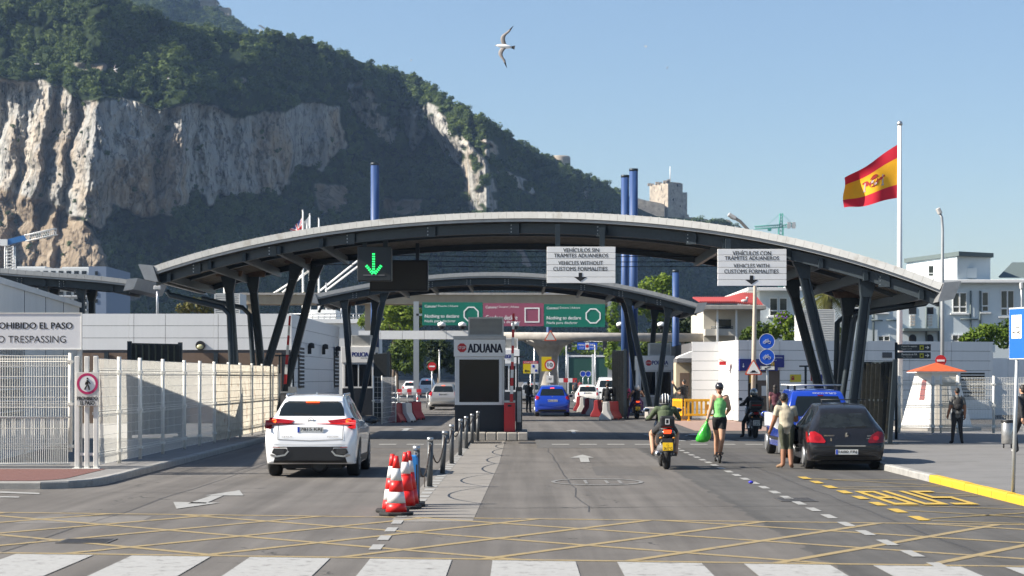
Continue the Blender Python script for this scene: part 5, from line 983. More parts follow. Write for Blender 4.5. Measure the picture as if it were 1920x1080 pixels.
# ================================================================ vehicles
def hermite(xs, ys, q):
    xs = np.array(xs, float); ys = np.array(ys, float); d = np.diff(ys)/np.diff(xs); m = np.zeros(len(xs)); m[0], m[-1] = d[0], d[-1]
    for i in range(1, len(xs)-1): m[i] = 0 if d[i-1]*d[i] <= 0 else 2*d[i-1]*d[i]/(d[i-1]+d[i])
    i = np.clip(np.searchsorted(xs, q)-1, 0, len(xs)-2); h = xs[i+1]-xs[i]; t = (q-xs[i])/h
    return (2*t**3-3*t**2+1)*ys[i]+(t**3-2*t**2+t)*h*m[i]+(-2*t**3+3*t**2)*ys[i+1]+(t**3-t**2)*h*m[i+1]
def car_shell(st, ny=90, sub=4):
    st = np.array(st, float); ys = st[:, 0]; q = np.concatenate([np.linspace(0, .25, 16)**1.0*ys[-1]*.9, np.linspace(.25*.9, 1, ny)[1:]*ys[-1]]); q = np.unique(q)
    pr = [hermite(ys, st[:, k], q) for k in range(1, 7)]; V, n = [], 0
    for j, y in enumerate(q):
        zb, zt, wb, wm, wt, zs = [p[j] for p in pr]; zs = min(zs, zt-.06); wt = min(wt, wm)
        half = [(0, zb), (wb*.9, zb), (wb, zb+.06), (wm*.985, zb+.4*(zs-zb)), (wm, zb+.72*(zs-zb)), (wm*.975, zs), (wm*.975+(wt-wm*.975)*.55, zs+(zt-zs)*.5), (wt, zt-.055*min(1, (zt-zs)/.3)), (wt*.88, zt-.014), (wt*.45, zt), (0, zt+.008)]
        P_ = np.array(half); k = len(P_); pts = []
        for i in range(k-1):
            p0, p1, p2, p3 = P_[max(i-1, 0)], P_[i], P_[i+1], P_[min(i+2, k-1)]
            for s in range(sub): t = s/sub; pts.append(.5*((2*p1)+(p2-p0)*t+(2*p0-5*p1+4*p2-p3)*t*t+(3*p1-p0-3*p2+p3)*t**3))
        pts.append(P_[-1]); pts = np.array(pts); full = [(x, y, z) for x, z in pts]+[(-x, y, z) for x, z in pts[-2:0:-1]]; n = len(full); V += full
    f = [];  m = len(q)
    for j in range(m-1):
        for i in range(n): a = j*n+i; b = j*n+(i+1) % n; f.append((a, b, b+n, a+n))
    f.append(tuple(range(n))[::-1]); f.append(tuple(range((m-1)*n, m*n)))
    return V, f
class Car:
    def __init__(s, name, label, st, paint, loc, rz=0, cat='car', group=None):
        s.t = thing(name, label, cat, (0, 0, 0), group); V, f = car_shell(st); b = MB(); b.add(V, f, True); s.body = b.build('body', paint, s.t)
        s.bvh = BVHTree.FromPolygons(V, f); s.loc, s.rz = loc, rz; s.body.modifiers.new('n', 'WEIGHTED_NORMAL') if False else None
    def done(s): s.t.location = s.loc; s.t.rotation_euler = (0, 0, s.rz); return s.t
    def proj(s, name, poly, mat, d='rear', off=.006, parent=None, cuts=3, thick=0):
        """a panel cut to an outline and laid on the shell, seen from the rear (x, z), a side (y, z) or above (x, y)"""
        bm = bmesh.new(); vs = [bm.verts.new((a, c, 0)) for a, c in poly]; bm.faces.new(vs); bmesh.ops.triangulate(bm, faces=bm.faces)
        for _ in range(cuts):
            lg = [e for e in bm.edges if e.calc_length() > .06]
            if not lg: break
            bmesh.ops.subdivide_edges(bm, edges=lg, cuts=1, use_grid_fill=True); bmesh.ops.triangulate(bm, faces=bm.faces)
        for v in bm.verts:
            a, c = v.co.x, v.co.y
            if d == 'rear': o_, r_ = Vector((a, -2, c)), Vector((0, 1, 0))
            elif d == 'front': o_, r_ = Vector((a, 9, c)), Vector((0, -1, 0))
            elif d == 'left': o_, r_ = Vector((-3, a, c)), Vector((1, 0, 0))
            elif d == 'right': o_, r_ = Vector((3, a, c)), Vector((-1, 0, 0))
            else: o_, r_ = Vector((a, c, 4)), Vector((0, 0, -1))
            h = s.bvh.ray_cast(o_, r_)
            v.co = (h[0]+(h[1] if h[1].dot(r_) < 0 else -h[1])*off*.5-r_*off*.7) if h[0] is not None else (o_+r_*(2.3 if d in('rear','front') else 2.1))
        bmesh.ops.recalc_face_normals(bm, faces=bm.faces); me = bpy.data.meshes.new(name); bm.to_mesh(me); bm.free(); me.polygons.foreach_set('use_smooth', [True]*len(me.polygons))
        return link(name, me, mat, parent or s.t)
    def both(s, name, poly, mat, **k): return [s.proj(name, poly, mat, **k), s.proj(name, [(-a, c) for a, c in poly], mat, **k)]
    def sides(s, name, poly, mat, **k): return [s.proj(name, poly, mat, d='left', **k), s.proj(name, poly, mat, d='right', **k)]
    def strip(s, name, pts, w, mat, **k):
        L, R = [], []
        for i, p in enumerate(pts):
            a = Vector(pts[max(i-1, 0)]); c = Vector(pts[min(i+1, len(pts)-1)]); d = (c-a).normalized(); n = Vector((-d.y, d.x))*w/2; L.append(Vector(p)+n); R.append(Vector(p)-n)
        return s.proj(name, [tuple(p) for p in L+R[::-1]], mat, **k)
    def hit(s, x, z): h = s.bvh.ray_cast(Vector((x, -2, z)), Vector((0, 1, 0))); return h[0].y if h[0] is not None else 0
    def wheels(s, ys, x, r, w=.22, rim=STEEL, spokes=5):
        for y in ys:
            for sg in (-1, 1):
                b = MB(); b.lathe([(r*.62, -w/2), (r*.93, -w/2), (r, -w*.34), (r, w*.34), (r*.93, w/2), (r*.62, w/2)], (sg*x, y, r), 28, 'x'); wh = b.build('wheel', RUBBER, s.t)
                b = MB(); e = sg*x+sg*w*.42; b.lathe([(r*.64, -.06), (r*.64, .02), (r*.58, .02), (r*.56, -.05)], (e, y, r), 28, 'x'); b.lathe([(r*.14, -.05), (r*.13, .012), (.001, .014)], (e, y, r), 12, 'x')
                for k in range(spokes):
                    a = 2*PI*k/spokes; u = Vector((0, math.cos(a), math.sin(a))); b.bar(Vector((e, y, r))+u*r*.08, Vector((e, y, r))+u*r*.6, .03, r*.16, (1, 0, 0))
                b.build('rim', rim, wh)
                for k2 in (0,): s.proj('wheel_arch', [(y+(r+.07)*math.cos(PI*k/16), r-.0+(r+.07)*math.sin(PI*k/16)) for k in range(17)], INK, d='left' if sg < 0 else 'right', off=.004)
    def plate(s, word, z, w=.52, h=.115, mat=None, x=0, eu=True):
        y = s.hit(x, z)-.02; p = MB().box(x-w/2, x+w/2, y, y+.015, z-h/2, z+h/2).build('number_plate', mat or PLATEW, s.t); 
        if eu: MB().box(x-w/2+.004, x-w/2+.045, y-.004, y, z-h/2+.004, z+h/2-.004).build('blue_band', BLUE, p)
        txt(word, x-w/2+(.065 if eu else .02), x+w/2-.03, z-h*.32, z+h*.32, y-.005, INK, p, .02)
    def word(s, w, x0, x1, z0, z1, mat, bold=.01): y = min(s.hit(x0, (z0+z1)/2), s.hit(x1, (z0+z1)/2)); return txt(w, x0, x1, z0, z1, y-.012, mat, s.body, bold)
    def mirrors(s, y, x, z, mat, g=.11):
        for sg in (-1, 1):
            b = MB(); b.ball((sg*x, y, z), (g, .06, g*.72), 12, 8); m_ = b.build('mirror', mat, s.t); MB().ball((sg*x, y-.02, z), (g*.85, .055, g*.58), 12, 8).build('mirror_glass', M('mirror_glass', (.05, .06, .07), .03, .6, 0), m_); MB().bar((sg*(x-.22), y+.05, z-.05), (sg*(x-.05), y, z-.03), .05, .04).build('bracket', INK, m_)
TAIL = M('tail_red', (.3, .006, .008), .12, var=.1, scale=30, coat=.6); TAILON = M('tail_lit', (.9, .06, .01), .2, var=0, emit=((1, .08, .015), 1.6)); TAILDK = M('tail_dark', (.12, .004, .006), .12, var=0, coat=.6); BRK = M('brake_lit', (.9, .05, .01), .2, var=0, emit=((1, .1, .02), .9))
CARG = M('car_glass', (.010, .014, .015), .04, var=0, spec=.5, coat=.1); TRIM = M('black_trim', (.014, .014, .015), .5, var=.1); SEAM = M('seam', (.10, .10, .10), .7, var=0); SILV = M('silver_trim', (.6, .6, .61), .25, .9, 0)
# ---- white suv
PWH = M('car_white', (.82, .83, .84), .22, var=.0, coat=.8)
st = [(0, .34, .70, .66, .76, .6, .62), (.05, .30, .92, .80, .86, .70, .78), (.14, .27, 1.06, .86, .905, .74, .92), (.26, .26, 1.20, .88, .92, .72, 1.0), (.50, .26, 1.44, .88, .922, .645, 1.02), (.76, .26, 1.575, .88, .922, .61, 1.02), (1.2, .24, 1.632, .88, .922, .60, 1.02), (2.1, .24, 1.645, .88, .922, .60, 1.0), (2.8, .24, 1.58, .88, .92, .60, .99), (3.45, .24, 1.16, .88, .915, .70, .98), (4.1, .26, 1.0, .86, .88, .72, .9), (4.5, .3, .86, .78, .8, .6, .75), (4.63, .36, .7, .6, .66, .5, .6)]
c = Car('white_suv', 'white car with its brake lights on, waiting in the left lane', st, PWH, (X_(581.5, 39.5), 39.5, 0)); c.wheels((.92, 3.58), .79, .36, .24)
c.proj('rear_window', [(-.655, 1.225), (-.63, 1.36), (-.57, 1.475), (-.5, 1.51), (.5, 1.51), (.57, 1.475), (.63, 1.36), (.655, 1.225)], CARG, cuts=4)
c.proj('spoiler_lip', [(-.56, 1.535), (-.54, 1.515), (.54, 1.515), (.56, 1.535)], PWH, off=.05); c.proj('brake_light', [(-.135, 1.508), (-.135, 1.478), (.135, 1.478), (.135, 1.508)], BRK, off=.03)
for sg in (-1, 1):
    L = c.proj('tail_light', [(sg*a, z) for a, z in ((.325, 1.13), (.5, 1.15), (.84, 1.185), (.875, 1.1), (.885, .97), (.80, 1.02), (.62, 1.06), (.38, 1.085))], TAIL, off=.016, cuts=4); c.proj('lit_lamp', [(sg*(.74+.052*math.cos(q*PI/6)), 1.115+.045*math.sin(q*PI/6)) for q in range(12)], TAILON, off=.026, parent=L)
    c.proj('tail_light_side', [(.02, 1.0), (.1, 1.14), (.42, 1.16), (.36, 1.1), (.12, .96)], TAIL, d='left' if sg < 0 else 'right', off=.012)
    c.proj('bumper_vent', [(sg*a, z) for a, z in ((.47, .585), (.72, .585), (.76, .50), (.66, .44), (.50, .46), (.44, .52))], TRIM, off=.014)
    for q in range(5): c.strip('vent_slat', [(sg*.52, .565-.022*q), (sg*.71, .565-.022*q)], .008, SEAM, off=.022)
    c.strip('silver_trim', [(sg*.43, .535), (sg*.50, .452), (sg*.66, .428), (sg*.785, .46)], .035, SILV, off=.02); c.proj('bumper_corner', [(sg*a, z) for a, z in ((.70, .40), (.80, .46), (.865, .36), (.84, .28), (.74, .28))], PWH, off=.014)
    c.strip('seam', [(sg*.645, 1.06), (sg*.645, .76)], .01, SEAM, off=.007)
    c.proj('side_window', [(.78, 1.20), (1.0, 1.36), (1.5, 1.45), (2.0, 1.465), (2.5, 1.41), (3.0, 1.2), (3.1, 1.13), (2.0, 1.12), (1.2, 1.15)], CARG, d='left' if sg < 0 else 'right', off=.006, cuts=4)
    c.proj('window_pillar', [(1.95, 1.115), (1.95, 1.47), (2.03, 1.47), (2.03, 1.115)], TRIM, d='left' if sg < 0 else 'right', off=.01); c.proj('sill', [(1.2, .42), (3.2, .4), (3.2, .24), (1.2, .25)], TRIM, d='left' if sg < 0 else 'right', off=.008)
    for y in (1.35, 2.3): c.proj('door_handle', [(y, .98), (y+.2, .985), (y+.2, 1.01), (y, 1.005)], PWH, d='left' if sg < 0 else 'right', off=.03)
    for y in (1.2, 2.05, 3.05): c.strip('seam', [(y, .45), (y-.05, .8), (y, 1.1)], .01, SEAM, d='left' if sg < 0 else 'right', off=.004)
    MB().tube([(sg*.575, 1.0, 1.60), (sg*.58, 1.12, 1.645), (sg*.575, 2.4, 1.655), (sg*.56, 2.6, 1.60)], .022, 6).build('roof_rail', SILV, c.t)
c.proj('bumper_insert', [(-.46, .60), (-.70, .60), (-.62, .62), (.62, .62), (.70, .60), (.46, .60), (.44, .5), (.52, .43), (.7, .41), (.74, .3), (-.74, .3), (-.7, .41), (-.52, .43), (-.44, .5)], TRIM, off=.01, cuts=4); c.strip('seam', [(-.645, .762), (0, .735), (.645, .762)], .012, SEAM, off=.007)
c.strip('crease', [(-.72, .665), (0, .65), (.72, .665)], .008, LGREY, off=.004)  # bumper fold drawn as a flat grey line, its shade put into the colour
for sg in (-1, 1): c.proj('reflector', [(sg*.6, .612), (sg*.74, .617), (sg*.74, .602), (sg*.6, .597)], TAIL, off=.02)
c.plate('7815 KRJ', .955, .52, .115); b = MB(); y = c.hit(0, 1.135); disc(b, 0, 1.135, .062, y-.02, .02, 20, .05); b.xz([(-.02, 1.165), (-.008, 1.165), (-.02, 1.125), (.035, 1.125), (.035, 1.115), (-.035, 1.115)][::-1], y-.015, .01); b.build('emblem', CHROME, c.t)
c.word('LEXUS', -.56, -.36, .80, .828, CHROME); c.word('NX300h', .34, .56, .80, .828, CHROME)
y = c.hit(-.1, 1.27); MB().bar((.02, y-.03, 1.235), (-.36, y+.01, 1.27), .02, .03).build('wiper', TRIM, c.t); MB().add([(0, 1.15, 1.64), (.02, 1.35, 1.645), (-.02, 1.35, 1.645), (0, 1.3, 1.72)], [(0, 1, 3), (1, 2, 3), (2, 0, 3), (0, 2, 1)]).build('shark_fin', PWH, c.t)
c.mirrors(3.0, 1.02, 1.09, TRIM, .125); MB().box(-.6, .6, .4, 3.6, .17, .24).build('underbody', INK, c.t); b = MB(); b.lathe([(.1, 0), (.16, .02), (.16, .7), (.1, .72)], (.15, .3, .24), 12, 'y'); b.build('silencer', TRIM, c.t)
c.done()
# ---- black hatchback with an open door
PBK = M('car_black', (.012, .0125, .015), .25, var=.2, scale=4, coat=.15, dirt=((.03, .029, .028), 3, .62))
st = [(0, .34, .60, .62, .74, .6, .52), (.05, .26, .74, .76, .82, .72, .62), (.12, .22, .90, .80, .855, .74, .8), (.24, .2, 1.02, .82, .868, .66, .88), (.46, .2, 1.27, .83, .872, .575, .92), (.64, .2, 1.40, .83, .872, .56, .93), (1.1, .2, 1.49, .83, .873, .55, .94), (1.9, .2, 1.51, .83, .873, .55, .93), (2.5, .2, 1.44, .83, .872, .54, .92), (3.2, .2, 1.02, .82, .86, .62, .88), (3.8, .22, .88, .8, .82, .6, .8), (4.1, .26, .74, .7, .74, .5, .66), (4.2, .34, .6, .5, .6, .4, .5)]
c = Car('black_hatchback', 'dusty black hatchback parked at the kerb with its left door open', st, PBK, (7.05, 42.6, .0), -.03); c.wheels((.86, 3.45), .745, .31, .2)
c.proj('rear_window', [(-.585, .96), (-.60, 1.02), (-.53, 1.22), (-.46, 1.285), (.46, 1.285), (.53, 1.22), (.60, 1.02), (.585, .96)], M('car_glass_dusty', (.014, .017, .018), .08, var=.5, scale=3, spec=.5), cuts=4)
for sg in (-1, 1):
    L = c.proj('tail_light', [(sg*a, z) for a, z in ((.80, .87), (.70, .885), (.56, .80), (.47, .66), (.50, .62), (.81, .635), (.845, .75))], M('tail_red_lit', (.38, .008, .01), .15, var=.1, scale=20, coat=.5) if sg < 0 else TAILDK, off=.012, cuts=4)  # matching lenses; light put into the colour, brighter copy left, darker copy right
    c.proj('lamp_cell', [(sg*(.655+.07*math.cos(q*PI/5)), .73+.05*math.sin(q*PI/5)) for q in range(10)], TAIL, off=.018, parent=L)
    d_ = 'left' if sg < 0 else 'right'; c.proj('tail_light_side', [(.05, .64), (.2, .86), (.34, .88), (.3, .72), (.14, .63)], TAIL if sg < 0 else TAILDK, d=d_, off=.01)  # side lenses likewise brighter on the left by colour alone
    c.proj('side_window', [(.62, 1.12), (.9, 1.29), (1.3, 1.36), (1.9, 1.37), (2.4, 1.3), (2.95, 1.0), (1.7, 1.0), (.95, 1.03)], CARG, d=d_, cuts=4); c.proj('window_pillar', [(1.65, .99), (1.65, 1.38), (1.73, 1.38), (1.73, .99)], TRIM, d=d_, off=.01)
    c.proj('rub_strip', [(.9, .56), (3.1, .56), (3.1, .5), (.9, .5)], TRIM, d=d_, off=.012)
    for y in (1.02, 1.68, 2.9): c.strip('seam', [(y, .35), (y, .95)], .012, INK, d=d_, off=.005)
    c.proj('door_handle', [(1.15, .9), (1.32, .905), (1.32, .93), (1.15, .925)], PBK, d=d_, off=.03); c.strip('seam', [(sg*.66, .62), (sg*.62, .92)], .012, INK, off=.006)
c.strip('chrome_strip', [(-.26, .557), (.42, .557)], .022, SILV, off=.014); c.strip('bumper_strip', [(-.76, .545), (-.3, .535), (.3, .535), (.76, .545)], .05, TRIM, off=.01); c.proj('bumper_lower', [(-.74, .32), (.74, .32), (.72, .24), (-.72, .24)], TRIM, off=.01)
c.plate('1680 FRJ', .42, .5, .11); y = c.hit(0, .80); b = MB()
for pts in ([(-.02, .85), (.02, .86), (.0, .80), (.03, .77), (.01, .76), (-.02, .79)], [(-.045, .80), (-.01, .82), (-.02, .795)], [(.0, .79), (.045, .80), (.02, .775)], [(-.03, .765), (-.005, .79), (-.015, .75)]): b.xz(pts, y-.018, .012)
b.build('emblem', CHROME, c.t); c.word('PEUGEOT', -.50, -.27, .775, .80, CHROME); c.word('307', .46, .56, .77, .795, CHROME); c.word('HDi', .45, .55, .715, .735, CHROME); c.word('5', -.37, -.33, .67, .73, CHROME)
y = c.hit(.1, .985); MB().bar((.0, y-.03, .965), (.46, y-.005, .985), .02, .035).build('wiper', TRIM, c.t); MB().tube([(.08, 1.1, 1.49), (.08, .95, 1.53)], .012, 5).build('aerial', TRIM, c.t); MB().tube([(-.42, 1.3, 1.59), (.62, 1.3, 1.59)], .014, 6).tube([(-.4, 1.3, 1.5), (-.4, 1.3, 1.59)], .012, 5).tube([(.6, 1.3, 1.5), (.6, 1.3, 1.59)], .012, 5).build('roof_bar', TRIM, c.t)
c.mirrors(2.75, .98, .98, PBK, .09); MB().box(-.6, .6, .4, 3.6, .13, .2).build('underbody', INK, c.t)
T = Matrix.Translation((-.87, 2.9, 0)) @ Matrix.Rotation(math.radians(77), 4, 'Z'); b = MB(); b.poly([T @ Vector(q) for q in ((-1.15, 0, .3), (0, 0, .3), (0, 0, .93), (-1.2, 0, .95))], T.to_3x3() @ Vector((0, .09, 0))); d_ = b.build('open_door', PBK, c.t)
b = MB(); b.poly([T @ Vector(q) for q in ((-1.12, .02, .955), (-.08, .02, .94), (-.45, .02, 1.3), (-.95, .02, 1.36))], T.to_3x3() @ Vector((0, .02, 0))); b.build('door_glass', CARG, d_); b = MB(); q = [T @ Vector(v) for v in ((-1.17, .04, .94), (-1.0, .04, 1.38), (-.46, .04, 1.33), (-.02, .04, .94))]; b.tube(q, .022, 6); b.build('door_frame', TRIM, d_)
MB().box(-1.08, -.12, -.02, 0, .4, .86, T).build('door_card', GREYP, d_)
c.done(); c.t.scale = (.955, 1, .945)
# ---- blue service van
PBL = M('car_blue', (.010, .045, .36), .2, var=.0, coat=.8)
st = [(0, .36, .66, .68, .78, .7, .58), (.05, .28, 1.0, .80, .84, .74, .9), (.12, .26, 1.25, .82, .852, .72, .98), (.24, .25, 1.52, .82, .855, .66, 1.02), (.40, .25, 1.66, .82, .855, .62, 1.02), (.9, .25, 1.70, .82, .855, .61, 1.02), (1.9, .25, 1.71, .82, .855, .60, 1.02), (2.5, .25, 1.62, .82, .855, .59, 1.0), (3.2, .25, 1.12, .82, .85, .66, .95), (3.75, .27, .95, .8, .82, .62, .85), (4.05, .3, .8, .7, .74, .5, .7), (4.15, .38, .66, .5, .6, .4, .55)]
c = Car('blue_service_van', 'bright blue service van with a roof rack, ahead of the black hatchback', st, PBL, (7.38, 48.7, 0), .0, 'van'); c.wheels((.75, 3.4), .74, .32, .2)
c.proj('rear_window', [(-.60, 1.05), (-.55, 1.4), (-.5, 1.53), (.5, 1.53), (.55, 1.4), (.60, 1.05)], CARG, cuts=4)
for sg in (-1, 1):
    d_ = 'left' if sg < 0 else 'right'; c.both('tail_light', [(.74, 1.05), (.82, 1.05), (.83, .75), (.72, .75)], TAIL, off=.012) if sg > 0 else None
    c.proj('side_window', [(.32, 1.1), (.5, 1.45), (.9, 1.56), (1.9, 1.58), (2.4, 1.5), (3.0, 1.12), (1.6, 1.08)], CARG, d=d_, cuts=4)
    for y in (1.05, 2.0): c.proj('window_pillar', [(y, 1.05), (y, 1.6), (y+.08, 1.6), (y+.08, 1.05)], TRIM, d=d_, off=.01)
    c.proj('rub_strip', [(.45, .5), (3.0, .5), (3.0, .42), (.45, .42)], TRIM, d=d_, off=.014); c.strip('seam', [(1.02, .35), (1.02, 1.05)], .012, INK, d=d_, off=.005); c.strip('seam', [(2.05, .35), (2.05, 1.05)], .012, INK, d=d_, off=.005); c.strip('seam', [(3.0, .35), (3.0, 1.05)], .012, INK, d=d_, off=.005)
    c.proj('number_patch', [(1.25, .7), (1.25, .92), (1.5, .92), (1.5, .7)], WHITE, d=d_, off=.008); c.proj('door_handle', [(1.2, .95), (1.36, .95), (1.36, .98), (1.2, .98)], TRIM, d=d_, off=.03)
    for y in (.7, 1.9): MB().bar((sg*.5, y, 1.66), (sg*.5, y, 1.79), .05, .06).build('rack_foot', TRIM, c.t)
for y in (.7, 1.9): MB().tube([(-.68, y, 1.80), (.68, y, 1.80)], .025, 6).build('rack_bar', STEEL, c.t)
c.word('SERVICIO TÉCNICO', -.12, .46, 1.575, 1.635, WHITE, .02); c.proj('brake_light', [(.0, 1.56), (.0, 1.535), (.14, 1.535), (.14, 1.56)], TAILDK, off=.01); c.plate('4307 GSK', .62, .5, .11); c.mirrors(2.7, .98, 1.05, PBL, .11); c.proj('bumper', [(-.74, .5), (.74, .5), (.72, .3), (-.72, .3)], TRIM, off=.012)
c.done()
# ---- cars further on
def small_car(name, label, loc, paint, W, H, L, z_win, lights, plate, platew, hi=True, rz=0, cat='car', arch=(.31, .8), rearw=None, bump=True, rack=False):
    w = W/2; st = [(0, .34, .40*H, .74*w, .85*w, .68*w, .34*H), (.06, .26, .50*H, .9*w, .95*w, .82*w, .43*H), (.14, .22, .6*H, .94*w, .985*w, .82*w, .54*H), (.28, .2, .72*H, .95*w, w, .76*w, .6*H), (.5, .2, .88*H, .95*w, w, .67*w, .62*H), (.7, .2, .95*H, .95*w, w, .64*w, .62*H), (1.2, .2, H*.99, .95*w, w, .63*w, .62*H), (.5*L, .2, H, .95*w, w, .63*w, .61*H), (.64*L, .2, .93*H, .95*w, w, .62*w, .6*H), (.8*L, .2, .66*H, .94*w, .98*w, .7*w, .58*H), (.93*L, .24, .56*H, .85*w, .9*w, .7*w, .5*H), (L, .32, .42*H, .6*w, .7*w, .5*w, .36*H)]
    c = Car(name, label, st, paint, loc, rz, cat); c.wheels((.19*L, .81*L), w*.86, arch[0], .2); a, b_ = z_win
    c.proj('rear_window', rearw or [(-.69*w, a), (-.62*w, b_-.06), (-.54*w, b_), (.54*w, b_), (.62*w, b_-.06), (.69*w, a)], CARG, cuts=3)
    c.proj('brake_light', [(-.1, b_+.05), (-.1, b_+.02), (.1, b_+.02), (.1, b_+.05)], BRK if hi else TAIL, off=.012)
    for q in c.both('tail_light', lights, TAIL, off=.014): pass
    for d_ in ('left', 'right'): c.proj('side_window', [(.18*L, .76*H), (.25*L, .88*H), (.42*L, .925*H), (.56*L, .9*H), (.7*L, .70*H), (.4*L, .67*H), (.24*L, .68*H)], CARG, d=d_)
    c.plate(plate[0], plate[1], plate[2], .11, platew); c.mirrors(.66*L, w+.12, .64*H, paint, .1)
    if bump: c.proj('bumper_insert', [(-.8*w, .36), (.8*w, .36), (.76*w, .25), (-.76*w, .25)], TRIM, off=.012)
    c.word('o', -.03, .03, plate[1]+.17, plate[1]+.23, CHROME, .04); return c
c = small_car('blue_hatchback', 'blue car with glossy paint driving away past the customs booth', (X_(1035.5, 101), 100.6, 0), PBL, 1.79, 1.60, 4.3, (1.06, 1.4), [(.66, 1.0), (.84, 1.08), (.88, .95), (.82, .86), (.70, .88)], ('9956 KCZ', .80, .52), PLATEW); c.strip('crease', [(-.7, .62), (0, .6), (.7, .62)], .02, PBL, off=.015); c.done()
c = small_car('silver_estate', 'silver grey car waiting behind the left of the customs booth', (X_(832, 121), 120, 0), M('car_silver', (.42, .41, .39), .3, .55, .0, coat=.5), 1.76, 1.62, 4.5, (1.1, 1.45), [(.68, 1.12), (.82, 1.2), (.86, .95), (.76, .82), (.68, .92)], ('6034 HVT', .95, .5), LGREY); c.done()
c = small_car('white_mini_car', 'small white rounded car beyond the blue one', (X_(1101, 134), 133, 0), M('car_cream', (.72, .71, .68), .25, coat=.7), 1.64, 1.50, 3.55, (1.02, 1.36), [(.58, .98), (.68, .98), (.68, .78), (.58, .78)], ('1935 KFN', .92, .5), PLATEW); c.done()
c = small_car('grey_suv', 'grey car seen from the back between the booth and the concrete column', (X_(995, 150), 150, 0), M('car_grey', (.3, .31, .32), .3, .4, coat=.5), 1.8, 1.62, 4.4, (1.05, 1.42), [(.7, 1.0), (.85, 1.0), (.85, .75), (.7, .75)], ('5', .8, .5), PLATEW); c.done()
c = small_car('white_van', 'tall white van on the right beyond the water barriers', (X_(1140, 146), 146, 0), PWH, 1.85, 2.0, 5, (1.25, 1.75), [(.74, 1.2), (.86, 1.2), (.86, .7), (.74, .7)], ('2', .8, .5), PLATEW, cat='van'); c.done()
c = small_car('white_pickup', 'white pickup cab glimpsed under the clipped trees at left', (X_(800, 205), 205, 0), PWH, 1.9, 1.9, 5, (1.2, 1.65), [(.74, 1.1), (.86, 1.1), (.86, .7), (.74, .7)], ('2', .8, .5), PLATEW, cat='pickup'); c.done()
c = small_car('white_parked_car', 'white car glimpsed between the trees and the no entry sign', (X_(770, 215), 214, 0), PWH, 1.8, 1.6, 4.4, (1.05, 1.42), [(.7, 1.0), (.85, 1.0), (.85, .75), (.7, .75)], ('2', .8, .5), PLATEW); c.done()
